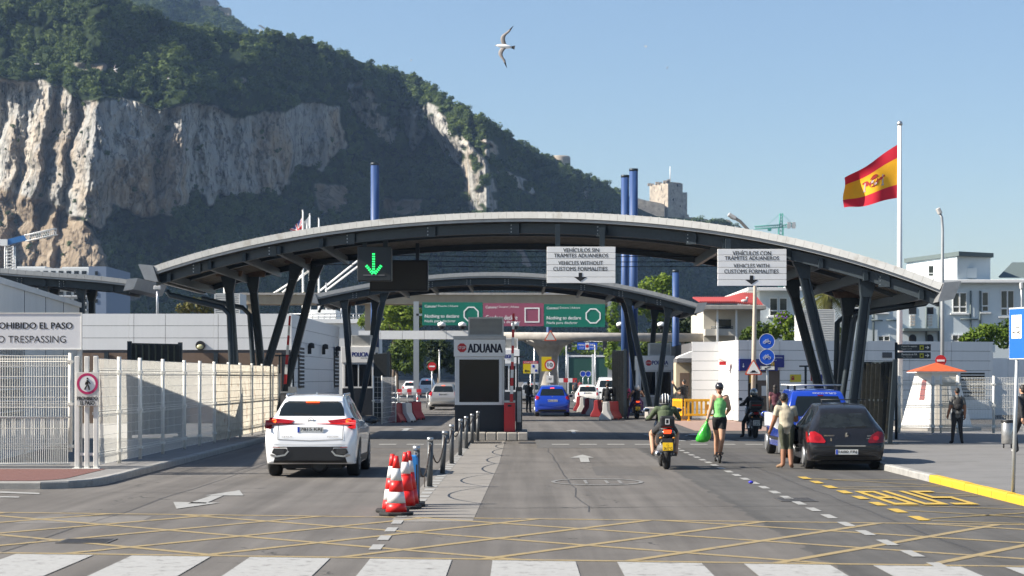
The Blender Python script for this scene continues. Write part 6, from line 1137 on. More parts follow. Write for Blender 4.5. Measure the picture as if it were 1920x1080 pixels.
# ================================================================ people and two-wheelers
SKIN = M('skin', (.56, .32, .21), .55, var=.08, scale=20); SKIN2 = M('skin_tan', (.30, .145, .085), .5, var=.08, scale=20); HAIR = M('hair_dark', (.015, .011, .009), .6, var=.2, scale=40)
def clothm(n, c): return M('cloth_'+n, c, .85, var=.12, scale=9, bump=.5, bscale=14)
def seg_d(p, a, b):
    ab = b-a; t = np.clip(((p-a) @ ab)/max(1e-9, ab @ ab), 0, 1); return np.linalg.norm(p-(a+t[:, None]*ab), axis=1)
def person(label, J, wear, loc, rz=0, scale=1., hair='short', skin=None, group=None, female=False, headdir=(0, 1, 0)):
    """J: joints facing +Y; wear: list of materials and which limb stretches they cover"""
    skin = skin or SKIN; t = thing('person', label, 'person', (0, 0, 0), group); V = lambda k: np.array(J[k], float)
    hd = Vector(headdir).normalized(); rt = hd.cross(Vector((0, 0, 1))).normalized(); H = Vector(J['head']); nk = Vector(J['neck'])
    pel, che = Vector(J['pelvis']), Vector(J['chest']); shl, shr = Vector(J['shl']), Vector(J['shr']); ax = (shr-shl).normalized(); ax0 = (Vector(J['hipr'])-Vector(J['hipl'])).normalized()
    b = MB(); sc = .93 if female else 1.0
    prof = [(-.10, .10*1, .085), (-.04, .172, .128), (.05, .176, .13), (.3, (.134 if female else .158), .112), (.62, .165*sc, .125), (.9, .178*sc, .12), (1.05, .15*sc, .09), (1.16, .075, .07)]
    n = 16; vs, fs = [], []
    for (s, rx, ry) in prof:
        c = pel+(che-pel)*min(s, 1)+(nk-che)*max(0, (s-1)/.16); a_ = (ax0*(1-min(1, s))+ax*min(1, s)).normalized(); up = (che-pel).normalized(); f_ = up.cross(a_).normalized()
        for k in range(n): q = 2*PI*k/n; vs.append(c+a_*rx*math.cos(q)+f_*ry*math.sin(q))
    for i in range(len(prof)-1):
        for k in range(n): fs.append((i*n+k, i*n+(k+1) % n, (i+1)*n+(k+1) % n, (i+1)*n+k))
    fs += [tuple(range(n)), tuple(range(len(vs)-n, len(vs)))]; b.add(vs, fs)
    def limb(keys, rs):
        p = [Vector(J[k]) if isinstance(k, str) else Vector(k) for k in keys]
        for i in range(len(p)-1):
            m_ = p[i]*.55+p[i+1]*.45; bulge = .5*(rs[i]+rs[i+1])*1.06; b.tube([p[i], m_, p[i+1]], [rs[i], bulge, rs[i+1]], 10)
        for q, r_ in zip(p, rs): b.ball(q, r_, 10, 6)
    segs = []
    for s in 'lr':
        limb(['sh'+s, 'el'+s, 'wr'+s], [.068*sc, .053*sc, .036]); limb(['hip'+s, 'kn'+s, 'an'+s], [.104, .068, .047]); limb(['an'+s, 'to'+s], [.042, .035]); b.ball(V('an'+s)*.75+V('to'+s)*.25-np.array([0, 0, .02]), .045, 8, 6)
    limb(['chest', 'shl'], [.085, .07]); limb(['chest', 'shr'], [.085, .07]); b.tube([nk-Vector((0, 0, .03)), H-Vector((0, 0, .03))], [.056*sc, .05*sc], 10)
    Rm = Matrix((rt, hd, rt.cross(hd))).transposed().to_4x4(); Rm.translation = H
    hb = MB(); hb.ball((0, 0, .03), (.074, .094, .1), 14, 10).ball((0, .02, -.045), (.056, .07, .065), 12, 8).ball((0, .1, -.012), (.012, .02, .02), 8, 6).ball((-.076, -.005, 0), (.012, .022, .03), 8, 6).ball((.076, -.005, 0), (.012, .022, .03), 8, 6)
    b.add([Rm @ Vector(v) for v in hb.v], hb.f)
    # one continuous skin over all of it
    me0 = b.mesh('raw'); o = bpy.data.objects.new('raw', me0); COL.objects.link(o); md = o.modifiers.new('r', 'REMESH'); md.mode = 'VOXEL'; md.voxel_size = .0135 if scale > .5 else .02; ms = o.modifiers.new('s', 'SMOOTH'); ms.factor = .5; ms.iterations = 4
    dg = bpy.context.evaluated_depsgraph_get(); me = bpy.data.meshes.new_from_object(o.evaluated_get(dg)); bpy.data.objects.remove(o); bpy.data.meshes.remove(me0)
    hb = MB()
    for s, sg in (('l', -1), ('r', 1)):
        w, e = Vector(J['wr'+s]), Vector(J['el'+s]); d = (w-e).normalized(); side = Vector((sg, 0, 0))-d*d.dot(Vector((sg, 0, 0))); side = side.normalized() if side.length > .2 else Vector((0, 0, 1)); fw = side.cross(d)*sg; grip = J.get('grip'+s, .5)
        pc = w+d*.05; hb.tube([w-d*.03, w+d*.02, w+d*.09], [.03, .034, .036], 8)
        for i in range(4):
            p0 = w+d*.085+fw*(.027-.018*i); L = (.075, .085, .08, .062)[i]; cur = -side*grip
            p1 = p0+(d+cur*.5).normalized()*L*.45; p2 = p1+(d*.7+cur*1.4).normalized()*L*.32; p3 = p2+(d*.1+cur*1.6).normalized()*L*.28; hb.tube([p0, p1, p2, p3], [.0105, .0098, .009, .0075], 6)
        p0 = w+d*.03+fw*.03; p1 = p0+(fw*.8+d*.6-side*.3).normalized()*.04; hb.tube([p0, p1, p1+(d+fw*.2-side*grip).normalized()*.035], [.014, .012, .009], 6)
    nv = len(me.vertices); v0 = np.empty(nv*3); me.vertices.foreach_get('co', v0); v0 = v0.reshape(-1, 3); f0 = [tuple(p.vertices) for p in me.polygons]; bpy.data.meshes.remove(me)
    allv = v0.tolist()+[tuple(v) for v in hb.v]; allf = f0+[tuple(i+nv for i in f) for f in hb.f]
    cen = np.array([v0[list(f)].mean(0) for f in f0]); mats = [skin]+[w[0] for w in wear]
    zs = []; 
    def seg(a, c, r_, m): zs.append((np.array(a, float), np.array(c, float), r_, m))
    top = {}; P_ = lambda a, c, t_: V(a)*(1-t_)+V(c)*t_
    seg(J['neck'], J['head'], .06, 0); seg(J['head'], V('head')+[0, 0, .08], .08, 0)
    cov = {}
    for i, w in enumerate(wear):
        for k, (a_, c_) in w[1].items(): cov.setdefault(k, []).append((a_, c_, i+1))
    def chain(key, a, c, r_):
        cuts = sorted(cov.get(key, [])); t0 = 0
        for a_, c_, m in cuts:
            if a_ > t0+.01: seg(P_(a, c, t0), P_(a, c, a_), r_, 0)
            seg(P_(a, c, a_), P_(a, c, c_), r_, m); t0 = c_
        if t0 < .99: seg(P_(a, c, t0), P_(a, c, 1), r_, 0)
    chain('torso', 'pelvis', 'chest', .14); chain('yoke', 'chest', 'neck', .09)
    for s in 'lr':
        chain('yoke', 'chest', 'sh'+s, .08); chain('arm', 'sh'+s, 'el'+s, .055); chain('fore', 'el'+s, 'wr'+s, .04); chain('thigh', 'hip'+s, 'kn'+s, .075); chain('shin', 'kn'+s, 'an'+s, .05); chain('foot', 'an'+s, 'to'+s, .04)
        hp = cov.get('thigh'); seg(J['pelvis'], J['hip'+s], .11, hp[0][2] if hp else 0)
    D = np.stack([seg_d(cen, a, c)-r_ for a, c, r_, m in zs]); mi = np.array([z[3] for z in zs])[D.argmin(0)]
    gl = [i+1 for i, w in enumerate(wear) if 'hand' in w[1]]; mi = mi.tolist()+[gl[0] if gl else 0]*len(hb.f)
    me = bpy.data.meshes.new('person'); me.from_pydata(allv, [], allf)
    body = link('body', me, mats, t); me.polygons.foreach_set('material_index', mi); me.polygons.foreach_set('use_smooth', [True]*len(allf))
    T = lambda B: (setattr(B, 'v', [tuple(Rm @ Vector(v)) for v in B.v]), B)[1]
    if hair == 'short': B = MB(); B.ball((0, -.012, .042), (.08, .095, .1), 14, 9); B.ball((0, -.045, 0), (.074, .06, .075), 12, 8); T(B).build('hair', HAIR, t)
    if hair == 'crop': B = MB(); B.ball((0, -.01, .045), (.078, .092, .094), 14, 9); B.ball((0, -.045, .015), (.071, .056, .06), 12, 8); T(B).build('hair', HAIR, t)
    if hair == 'long': B = MB(); B.ball((0, -.012, .042), (.085, .1, .105), 14, 9); B.ball((0, -.06, -.1), (.08, .055, .17), 12, 8); T(B).build('hair', HAIR, t)
    if hair in ('bun', 'short', 'crop', 'long', 'helmet'):
        B = MB(); B.ball((-.028, .088, .02), (.011, .008, .007), 6, 4).ball((.028, .088, .02), (.011, .008, .007), 6, 4).ball((0, .088, -.06), (.022, .006, .005), 6, 4); T(B).build('eyes_and_mouth', INK, t)
    t.location = loc; t.rotation_euler = (0, 0, rz); t.scale = (scale,)*3; return t, Rm
def stand(**k):
    J = dict(pelvis=(0, 0, .95), chest=(0, 0, 1.32), neck=(0, -.005, 1.47), head=(0, .015, 1.62), shl=(-.175, 0, 1.41), shr=(.175, 0, 1.41), ell=(-.23, -.02, 1.13), elr=(.23, -.02, 1.13), wrl=(-.24, .04, .88), wrr=(.24, .04, .88),
             hipl=(-.085, 0, .93), hipr=(.085, 0, .93), knl=(-.1, .015, .5), knr=(.1, .015, .5), anl=(-.11, -.02, .085), anr=(.11, -.02, .085), tol=(-.13, .13, .04), tor=(.13, .13, .04)); J.update(k); return J
ALL = {'torso': (0, 1), 'yoke': (0, 1), 'arm': (0, 1), 'fore': (0, 1)}; TROU = {'thigh': (0, 1), 'shin': (0, 1)}; SHOE = {'foot': (0, 1)}
SHOEM = clothm('shoe_black', (.015, .015, .016)); BLK = clothm('black', (.014, .014, .016)); BLK2 = clothm('washed_black', (.022, .022, .024))
def helmet(t, Rm, mat, stripe=None, bike=False):
    b = MB()
    if bike:
        b.ball((0, -.01, .06), (.1, .13, .105), 18, 10); vs = [(x, y, max(z, .005)) for x, y, z in b.v]; b.v = [tuple(Rm @ Vector(v)) for v in vs]; o = b.build('helmet', mat, t); s = MB()
        for k in (-2, -1, 0, 1, 2): s.tube([(k*.032, -.13*math.cos(k*.25), .05), (k*.03, -.085, .125), (k*.026, .0, .163), (k*.026, .07, .14)], .008, 5)
        s.v = [tuple(Rm @ Vector(v)) for v in s.v]; s.build('ribs', GREYP, o); s = MB(); s.tube([(-.09, 0, .01), (-.055, .03, -.09), (0, .04, -.11), (.055, .03, -.09), (.09, 0, .01)], .006, 5); s.v = [tuple(Rm @ Vector(v)) for v in s.v]; s.build('strap', INK, o)
    else:
        b.ball((0, .0, .025), (.125, .145, .14), 20, 12); b.v = [tuple(Rm @ Vector(v)) for v in b.v]; o = b.build('helmet', mat, t); s = MB(); s.ball((0, .03, .015), (.122, .128, .075), 16, 8); s.v = [tuple(Rm @ Vector(v)) for v in s.v]; s.build('visor', GLASS, o)
        s = MB(); s.tube([(-.122, -.02, -.05), (-.09, -.11, -.055), (0, -.142, -.055), (.09, -.11, -.055), (.122, -.02, -.05)], .012, 5); s.v = [tuple(Rm @ Vector(v)) for v in s.v]; s.build('rim', GREYP, o)
        if stripe:
            for x0 in (-.055, .0, .055):
                s = MB(); pts = []
                for q in range(9): a = -.5+q*.36; pts.append((x0*(1.15 if q < 5 else 1), -.149*math.cos(a)*math.sqrt(1-(x0/.13)**2), .025+.144*math.sin(a)*math.sqrt(1-(x0/.13)**2)))
                s.tube(pts, .011, 5); s.v = [tuple(Rm @ Vector(v)) for v in s.v]; s.build('stripe', stripe, o)
def backpack(t, J, mat, w=.3, h=.42, d=.16):
    c = Vector(J['chest']); b = MB(); b.ball((c.x, c.y-.16, c.z-.08), (w/2, d/2+.02, h/2), 14, 10).ball((c.x, c.y-.23, c.z-.16), (w*.38, d*.3, h*.24), 12, 8); p = b.build('backpack', mat, t)
    for sg in (-1, 1): MB().tube([(c.x+sg*.1, c.y-.13, c.z+.06), (c.x+sg*.115, c.y-.05, c.z+.17), (c.x+sg*.12, c.y+.1, c.z+.05), (c.x+sg*.15, c.y+.02, c.z-.2), (c.x+sg*.12, c.y-.12, c.z-.22)], .02, 5).build('strap', mat, p)
# ---- motor scooter / motorcycle, tail towards us
def motorbike(label, loc, body, tail, plate_m, word, rz=0, cat='motorcycle', topcase=False, exhaust=-1, screen=True, mir=None, lit=True, name='motorcycle', group=None):
    t = thing(name, label, cat, (0, 0, 0), group)
    for y, nm in ((.30, 'wheel'), (1.72, 'wheel')):
        b = MB(); r_ = .30; w = .15 if y < 1 else .12; b.lathe([(r_*.6, -w*.4), (r_*.85, -w*.5), (r_*.97, -w*.3), (r_, 0), (r_*.97, w*.3), (r_*.85, w*.5), (r_*.6, w*.4)], (0, y, r_), 28, 'x'); wh = b.build(nm, RUBBER, t)
        b = MB(); b.lathe([(r_*.62, -.04), (r_*.62, .04), (r_*.54, .03), (r_*.54, -.03)], (0, y, r_), 24, 'x')
        for k in range(5): a = 2*PI*k/5; b.bar((0, y, r_), (0, y+math.cos(a)*r_*.56, r_+math.sin(a)*r_*.56), .05, .03, (1, 0, 0))
        b.lathe([(.06, -.07), (.06, .07)], (0, y, r_), 12, 'x'); b.build('rim', GREYP, wh)
        b = MB()
        for k in range(40): a = 2*PI*k/40; b.bar((-.045*(1 if k % 2 else -1), y+math.cos(a)*r_*1.002, r_+math.sin(a)*r_*1.002), (0, y+math.cos(a+.08)*r_*1.004, r_+math.sin(a+.08)*r_*1.004), .012, .006)
        b.build('tread', INK, wh)
    b = MB()   # tail and seat fairing as a loft
    def loft(secs, n=14):
        vs, fs = [], []
        for (y, z, rx, rz_) in secs:
            for k in range(n): a = 2*PI*k/n; vs.append((rx*math.copysign(abs(math.cos(a))**.7, math.cos(a)), y, z+rz_*math.copysign(abs(math.sin(a))**.8, math.sin(a))))
        for i in range(len(secs)-1):
            for k in range(n): fs.append((i*n+k, i*n+(k+1) % n, (i+1)*n+(k+1) % n, (i+1)*n+k))
        fs += [tuple(range(n)), tuple(range(len(vs)-n, len(vs)))]; b.add(vs, fs, True)
    loft([(.02, .80, .07, .03), (.10, .785, .15, .09), (.30, .74, .2, .14), (.55, .68, .22, .18), (.85, .58, .235, .24), (1.0, .48, .2, .14)]); b.build('tail_fairing', body, t)
    b = MB(); loft([(.98, .42, .17, .1), (1.2, .40, .19, .12), (1.32, .62, .2, .34), (1.45, .80, .21, .3), (1.6, .86, .14, .16), (1.7, .85, .06, .08)]); b.build('front_fairing', body, t)
    b = MB(); loft([(.22, .865, .11, .035), (.4, .875, .15, .05), (.62, .85, .16, .06), (.95, .78, .13, .06)]); b.build('seat', TRIM, t)
    b = MB(); loft([(.26, .44, .15, .1), (.5, .42, .2, .15), (.9, .38, .18, .13)]); b.build('engine', GREYP, t)
    for sg in (-1, 1): MB().tube([(sg*.09, .28, .3), (sg*.12, .42, .62)], .025, 6).build('shock', STEEL, t); MB().tube([(sg*.1, .3, .3), (sg*.12, .7, .36)], .03, 6).build('swingarm', GREYP, t); MB().tube([(sg*.07, 1.72, .3), (sg*.08, 1.58, .8)], .026, 6).build('fork', STEEL, t); MB().box(min(sg*.14, sg*.26), max(sg*.14, sg*.26), .72, 1.1, .27, .3).build('footboard', TRIM, t)
    b = MB(); e = exhaust*.19; b.lathe([(.035, -.02), (.075, 0), (.085, .05), (.085, .36), (.06, .44), (.03, .7)], (e, .02, .34), 14, 'y'); ex = b.build('exhaust', SILV, t); MB().lathe([(.04, -.03), (.04, -.02)], (e, .02, .34), 10, 'y').build('exhaust_tip', INK, ex); MB().box(min(e-exhaust*-.085, e+exhaust*.09), max(e-exhaust*-.085, e+exhaust*.09), .1, .36, .29, .42).build('heat_shield', TRIM, ex)
    MB().hexa([(-.075, .0, .78), (.075, .0, .78), (.075, .06, .78), (-.075, .06, .78)], [(-.085, -.02, .85), (.085, -.02, .85), (.085, .06, .86), (-.085, .06, .86)]).build('tail_light', tail, t)
    MB().hexa([(-.11, -.10, .40), (.11, -.10, .40), (.11, -.08, .40), (-.11, -.08, .40)], [(-.11, .0, .68), (.11, .0, .68), (.11, .02, .68), (-.11, .02, .68)]).build('plate_bracket', TRIM, t)
    pl = MB().hexa([(-.11, -.115, .42), (.11, -.115, .42), (.11, -.10, .42), (-.11, -.10, .42)], [(-.11, -.07, .59), (.11, -.07, .59), (.11, -.055, .59), (-.11, -.055, .59)]).build('number_plate', plate_m, t)
    for i, w in enumerate(word): txt(w, -.09 if len(w) > 2 else -.025, .09 if len(w) > 2 else .025, .435+.075*(1-i), .495+.075*(1-i), -.125+.02*(1-i), INK, pl, .015)
    for sg in (-1, 1): MB().ball((sg*.14, .03, .69), (.035, .03, .022), 8, 6).build('indicator', M('amber', (.7, .25, .02), .3), t)
    b = MB(); b.tube([(-.36, 1.32, 1.05), (-.2, 1.42, 1.06), (0, 1.46, 1.03), (.2, 1.42, 1.06), (.36, 1.32, 1.05)], .018, 8); hb = b.build('handlebar', TRIM, t)
    for sg in (-1, 1):
        MB().tube([(sg*.27, 1.37, 1.055), (sg*.39, 1.31, 1.05)], .024, 8).build('grip', RUBBER, hb); MB().tube([(sg*.27, 1.4, 1.07), (sg*.31, 1.42, 1.2), (sg*.34, 1.4, 1.25)], .009, 5).build('mirror_stem', INK, hb)
        b = MB(); b.ball((sg*.36, 1.40, 1.27), (.07, .025, .045), 12, 8); m_ = b.build('mirror', mir or INK, t); MB().ball((sg*.36, 1.385, 1.27), (.06, .02, .037), 12, 8).build('mirror_glass', M('mirror_glass', (.05, .06, .07), .03, .6, 0), m_)
    if screen: MB().hexa([(-.16, 1.56, .98), (.16, 1.56, .98), (.16, 1.57, .98), (-.16, 1.57, .98)], [(-.12, 1.44, 1.3), (.12, 1.44, 1.3), (.12, 1.45, 1.3), (-.12, 1.45, 1.3)]).build('windscreen', GLASS, t)
    if topcase:
        tc = bevel(MB().box(-.2, .2, -.08, .28, .95, 1.22).build('top_case', TRIM, t), .05, 3); MB().box(-.15, .15, -.085, -.08, 1.06, 1.1).build('reflector', TAIL, tc)
    t.location = loc; t.rotation_euler = (0, 0, rz); return t
def rider(**k):
    J = dict(pelvis=(0, .55, .96), chest=(0, .62, 1.26), neck=(0, .66, 1.37), head=(0, .70, 1.47), shl=(-.19, .63, 1.30), shr=(.19, .63, 1.30), ell=(-.31, .86, 1.12), elr=(.31, .86, 1.12), wrl=(-.36, 1.22, 1.08), wrr=(.36, 1.22, 1.08),
             hipl=(-.1, .56, .92), hipr=(.1, .56, .92), knl=(-.27, .98, .76), knr=(.27, .98, .76), anl=(-.25, .86, .36), anr=(.25, .86, .36), tol=(-.27, 1.03, .325), tor=(.27, 1.03, .325), gripl=1., gripr=1.); J.update(k); return J
Yb = 42.9; loc = (X_(1251.5, Yb), Yb, 0)
mb_ = motorbike('black motor scooter with a yellow number plate in the right lane', loc, M('scooter_black', (.014, .015, .016), .25, coat=.5), M('scooter_tail_lit', (.8, .03, .01), .2, var=0, emit=((1, .05, .012), 1.3)), M('plate_yellow', (.75, .47, .01), .4, var=0), ('G', '2617 G'), cat='motor scooter', name='motor_scooter', mir=M('mirror_blue', (.15, .25, .45), .2))
bk = bevel(MB().box(-.16, .16, .02, .2, .9, 1.16).build('backrest', TRIM, mb_), .05, 3); b = MB(); b.box(-.045, -.03, .01, .02, .98, 1.1).box(.03, .045, .01, .02, .98, 1.1).box(-.03, .03, .01, .02, 1.085, 1.1).box(-.03, .03, .01, .02, .98, .995); b.build('logo', WHITE, bk)
GRN2 = clothm('army_green', (.07, .095, .05))
p, Rm = person('person in a green hooded jacket and striped helmet riding the black scooter', rider(), [(GRN2, ALL), (clothm('dark_shorts', (.03, .03, .032)), {'thigh': (0, .7)}), (SHOEM, SHOE), (BLK, {'hand': (0, 1)})], loc, hair='helmet'); helmet(p, Rm, M('helmet_black', (.02, .02, .025), .2, coat=.6), M('helmet_white', (.75, .75, .74), .25, var=0))
MB().ball((0, .575, 1.30), (.12, .06, .09), 12, 8).build('hood', GRN2, p)
# woman on a kick scooter
Yw = 46.1; loc = (X_(1350, Yw), Yw, 0); t = thing('kick_scooter', 'small black kick scooter under the woman in the green top', 'kick scooter', (loc[0], loc[1], 0))
x, y = loc[:2]
for dy in (0.1, 1.0):
    b = MB(); b.lathe([(.06, -.022), (.10, -.026), (.108, 0), (.10, .026), (.06, .022)], (x, y+dy, .108), 20, 'x'); w = b.build('wheel', RUBBER, t); MB().lathe([(.066, -.02), (.066, .02)], (x, y+dy, .108), 14, 'x').build('rim', M('scooter_wheel', (.5, .42, .3), .5), w)
bevel(MB().box(x-.075, x+.075, y+.2, y+.85, .12, .165).build('deck', TRIM, t), .02); MB().tube([(x-.075, y-.02, .235), (x-.075, y+.12, .25), (x-.075, y+.25, .19)], .012, 5).tube([(x+.075, y-.02, .235), (x+.075, y+.12, .25), (x+.075, y+.25, .19)], .012, 5).box(x-.08, x+.08, y-.02, y+.2, .24, .25).build('mudguard', INK, t)
MB().tube([(x, y+.98, .12), (x, y+.86, 1.12)], .022, 8).tube([(x-.24, y+.85, 1.12), (x+.24, y+.85, 1.12)], .016, 8).build('handlebar', TRIM, t)
for sg in (-1, 1): MB().box(x+sg*.05-.012, x+sg*.05+.012, y+.0, y+.2, .09, .13).build('fork', STEEL, t)
TOPG = clothm('mint', (.2, .55, .17)); Jw = stand(pelvis=(0, .1, 1.03), chest=(.0, .11, 1.42), neck=(0, .1, 1.57), head=(0, .13, 1.715), shl=(-.155, .1, 1.53), shr=(.155, .1, 1.53), ell=(-.21, .07, 1.27), elr=(.23, .14, 1.27), wrl=(-.27, .12, 1.05), wrr=(.2, .38, 1.17), hipl=(-.075, .1, 1.01), hipr=(.075, .1, 1.01), knl=(-.045, .30, .60), knr=(.055, .10, .58), anl=(-.04, .48, .235), anr=(.03, .30, .225), tol=(-.05, .64, .19), tor=(.04, .46, .185), gripl=.9, gripr=.9)
p, Rm = person('woman in a mint green top, black shorts and cycle helmet riding a kick scooter', Jw, [(TOPG, {'torso': (.12, 1), 'yoke': (0, .55)}), (BLK, {'torso': (0, .12), 'thigh': (0, .5)}), (SHOEM, SHOE)], loc, hair='bun', female=True); helmet(p, Rm, M('helmet_black', (.02, .02, .025), .2), bike=True); q = MB(); q.ball((0, -.075, -.05), (.05, .035, .06), 10, 7); q.v = [tuple(Rm @ Vector(v)) for v in q.v]; q.build('hair', M('hair_brown', (.16, .06, .03), .6, var=.2, scale=30), p)
bx, by, bz = x-.30, y+.1, .97; t = thing('carrier_bag', 'bright green plastic carrier bag in the hand of the woman on the scooter', 'bag', (bx, by, .55)); BAGM = M('bag_green', (.05, .48, .04), .35, var=.25, scale=6, bump=.8, bscale=9, spec=.6)
vs, fs = [], []; rng = random.Random(3); n = 20; sec = [(.0, .02, .03), (.06, .05, .05), (.16, .10, .08), (.3, .16, .11), (.40, .165, .12), (.46, .13, .1), (.485, .06, .05)]
for h, rx, ry in sec:
    for k in range(n): a = 2*PI*k/n; j = 1+rng.uniform(-.1, .1)+.08*math.sin(a*3+h*9); vs.append((bx-.09*h/.45+rx*j*math.cos(a), by+ry*j*math.sin(a), bz-h))
for i in range(len(sec)-1):
    for k in range(n): fs.append((i*n+k, i*n+(k+1) % n, (i+1)*n+(k+1) % n, (i+1)*n+k))
b = MB(); b.add(vs, fs, True); b.build('sack', BAGM, t); MB().tube([(bx-.02, by, bz-.02), (bx+.01, by, bz+.06), (bx+.045, by, bz+.06), (bx+.03, by, bz-.02)], .008, 5).build('handle', BAGM, t)
# man at the open door
Ym = 43.6; loc = (X_(1473, Ym), Ym, 0); BEIGE = clothm('beige', (.44, .39, .29))
Jm = stand(pelvis=(.02, 0, .90), chest=(.02, .03, 1.24), neck=(0, .04, 1.38), head=(-.03, .07, 1.515), shl=(-.175, .03, 1.325), shr=(.19, .06, 1.32), ell=(-.24, .05, 1.06), elr=(.25, .12, 1.06), wrl=(-.31, .17, .84), wrr=(.2, .36, 1.05), hipl=(-.07, 0, .88), hipr=(.1, 0, .88), knl=(-.04, .03, .48), knr=(.1, .03, .47), anl=(-.06, -.02, .09), anr=(.11, -.08, .09), tol=(-.17, .06, .04), tor=(.16, .08, .04))
p, Rm = person('man in a beige T-shirt and olive shorts standing at the open car door', Jm, [(BEIGE, {'torso': (0, 1), 'yoke': (0, 1), 'arm': (0, .62)}), (clothm('olive', (.075, .08, .052)), {'thigh': (0, 1), 'shin': (0, .12)}), (M('sandal', (.22, .13, .07), .7), {'foot': (.25, 1)})], loc, skin=SKIN2, hair='crop', headdir=(.35, 1, -.05))
x, y = loc[:2]; t = thing('paper_sheet', 'white sheet of paper held beside the man in beige', 'paper', (x-.33, y+.3, 1.0)); vs = [(x-.42+.32*i/4, y+.33-.02*i+.03*math.sin(i*1.3+j), .93+.3*j/3+.03*math.sin(i)-.02*i) for j in range(4) for i in range(5)]; b = MB(); b.add(vs, [(j*5+i, j*5+i+1, j*5+i+6, j*5+i+5) for j in range(3) for i in range(4)], True); b.build('sheet', M('paper', (.8, .82, .86), .7, var=0), t)
# police motorcyclist by the office
Yp = 65; loc = (X_(1418, Yp), Yp, 0)
motorbike('black motorcycle with a top case stopped by the white office', loc, M('scooter_black', (.014, .015, .016), .25), TAIL, PLATEW, ('3415', 'LBV'), topcase=True, exhaust=-1)
p, Rm = person('rider in black leathers and a silver helmet, one boot on the road', rider(pelvis=(0, .55, .92), knl=(-.33, .75, .5), anl=(-.38, .45, .1), tol=(-.44, .56, .045)), [(BLK2, ALL), (BLK, TROU), (SHOEM, SHOE), (BLK, {'hand': (0, 1)})], loc, hair='helmet'); helmet(p, Rm, M('helmet_silver', (.4, .41, .42), .25, .6, var=0))
# rider by the police booth
Ys = 95; loc = (X_(1196, Ys), Ys, 0)
motorbike('purple motor scooter with a red tail stopped beside the police booth', loc, M('scooter_purple', (.16, .03, .22), .3, coat=.4), M('tail_soft', (.7, .06, .02), .3, emit=((1, .1, .02), .5)), M('plate_yellow', (.75, .47, .01), .4), ('G', '4471'), exhaust=1, cat='motor scooter', name='motor_scooter')
p, Rm = person('rider in a black vest and white helmet on the purple scooter', rider(pelvis=(-.02, .5, .95), knl=(-.36, .7, .5), anl=(-.44, .48, .1), tol=(-.48, .62, .045)), [(BLK, {'torso': (0, 1), 'yoke': (0, .7)}), (clothm('purple', (.12, .05, .16)), TROU), (SHOEM, SHOE)], loc, hair='helmet'); helmet(p, Rm, M('helmet_white', (.75, .75, .74), .25))
Yk = 98; J = stand(); p, Rm = person('person in a pink top with a small black rucksack by the dark gate', J, [(clothm('pink', (.42, .05, .16)), {'torso': (0, 1), 'yoke': (0, 1), 'arm': (0, 1)}), (BLK, TROU), (SHOEM, SHOE)], (X_(1173, Yk), Yk, 0), scale=.98, hair='short'); backpack(p, J, BLK, .24, .32, .12)
Yg = 93.5; J = stand(ell=(-.34, .12, 1.3), wrl=(-.46, .2, 1.55), elr=(.26, .1, 1.15), wrr=(.1, .32, 1.15)); person('guard in dark uniform with one arm raised behind the yellow barrier', J, [(BLK, ALL), (BLK2, TROU), (SHOEM, SHOE)], (X_(1283, Yg), Yg, 0), rz=.7, scale=1.08, hair='short')
person('dark clothed officer standing behind the white and red water barrier', stand(wrr=(.1, .25, 1.05), elr=(.28, .1, 1.12)), [(BLK, ALL), (BLK2, TROU), (SHOEM, SHOE)], (X_(1139, 96), 96, 0), hair='short', scale=1.0)
person('dark clothed guard standing left of the blue car beside the barrier', stand(wrl=(-.1, .28, 1.1), ell=(-.28, .1, 1.12)), [(BLK2, ALL), (BLK, TROU), (SHOEM, SHOE)], (X_(991, 112), 112, 0), hair='crop', rz=-.6)
person('woman with long dark hair walking behind the blue van', stand(), [(clothm('plum', (.1, .03, .045)), {'torso': (0, 1), 'yoke': (0, 1), 'arm': (0, .4)}), (BLK, TROU), (SHOEM, SHOE)], (X_(1453, 76), 76, .0), hair='long', female=True, scale=.97)
Yz = 55.8; J = stand(knl=(-.12, .03, .5), anl=(-.16, -.02, .085), tol=(-.2, .12, .04), anr=(.14, 0, .085), tor=(.2, .13, .04), wrl=(-.27, .1, .9)); p, Rm = person('man with a black backpack seen from behind on the right pavement', J, [(clothm('grey_tee', (.13, .13, .125)), {'torso': (0, 1), 'yoke': (0, 1), 'arm': (0, .7)}), (BLK, TROU), (SHOEM, SHOE)], (X_(1795, Yz), Yz, .13), scale=.9, hair='crop', skin=SKIN2); backpack(p, J, BLK)
Yq = 48; person('dark clothed walker with pale trainers cut off by the right edge', stand(ell=(-.2, -.16, 1.15), wrl=(-.2, -.2, .92), knl=(-.1, .2, .52), anl=(-.1, .1, .12), tol=(-.1, .26, .1), knr=(.1, -.12, .5), anr=(.1, -.4, .18), tor=(.1, -.3, .06)), [(BLK2, ALL), (BLK, TROU), (M('trainer_white', (.6, .6, .6), .6), SHOE)], (X_(1918, Yq), Yq, .13), rz=.5, hair='short', scale=.96)
for px, Y, col, lb in ((1079, 190, (.05, .06, .08), 'walker in dark clothes near the chevron board, left of two'), (1087, 190, (.3, .05, .05), 'walker in a dark red top near the chevron board, right of two'), (1121, 185, (.5, .03, .03), 'distant walker in a bright red top beside the white van')):
    person(lb, stand(), [(clothm('far%d' % px, col), {'torso': (0, 1), 'yoke': (0, 1), 'arm': (0, .6)}), (BLK, TROU), (SHOEM, SHOE)], (X_(px, Y), Y, 0), hair='short')
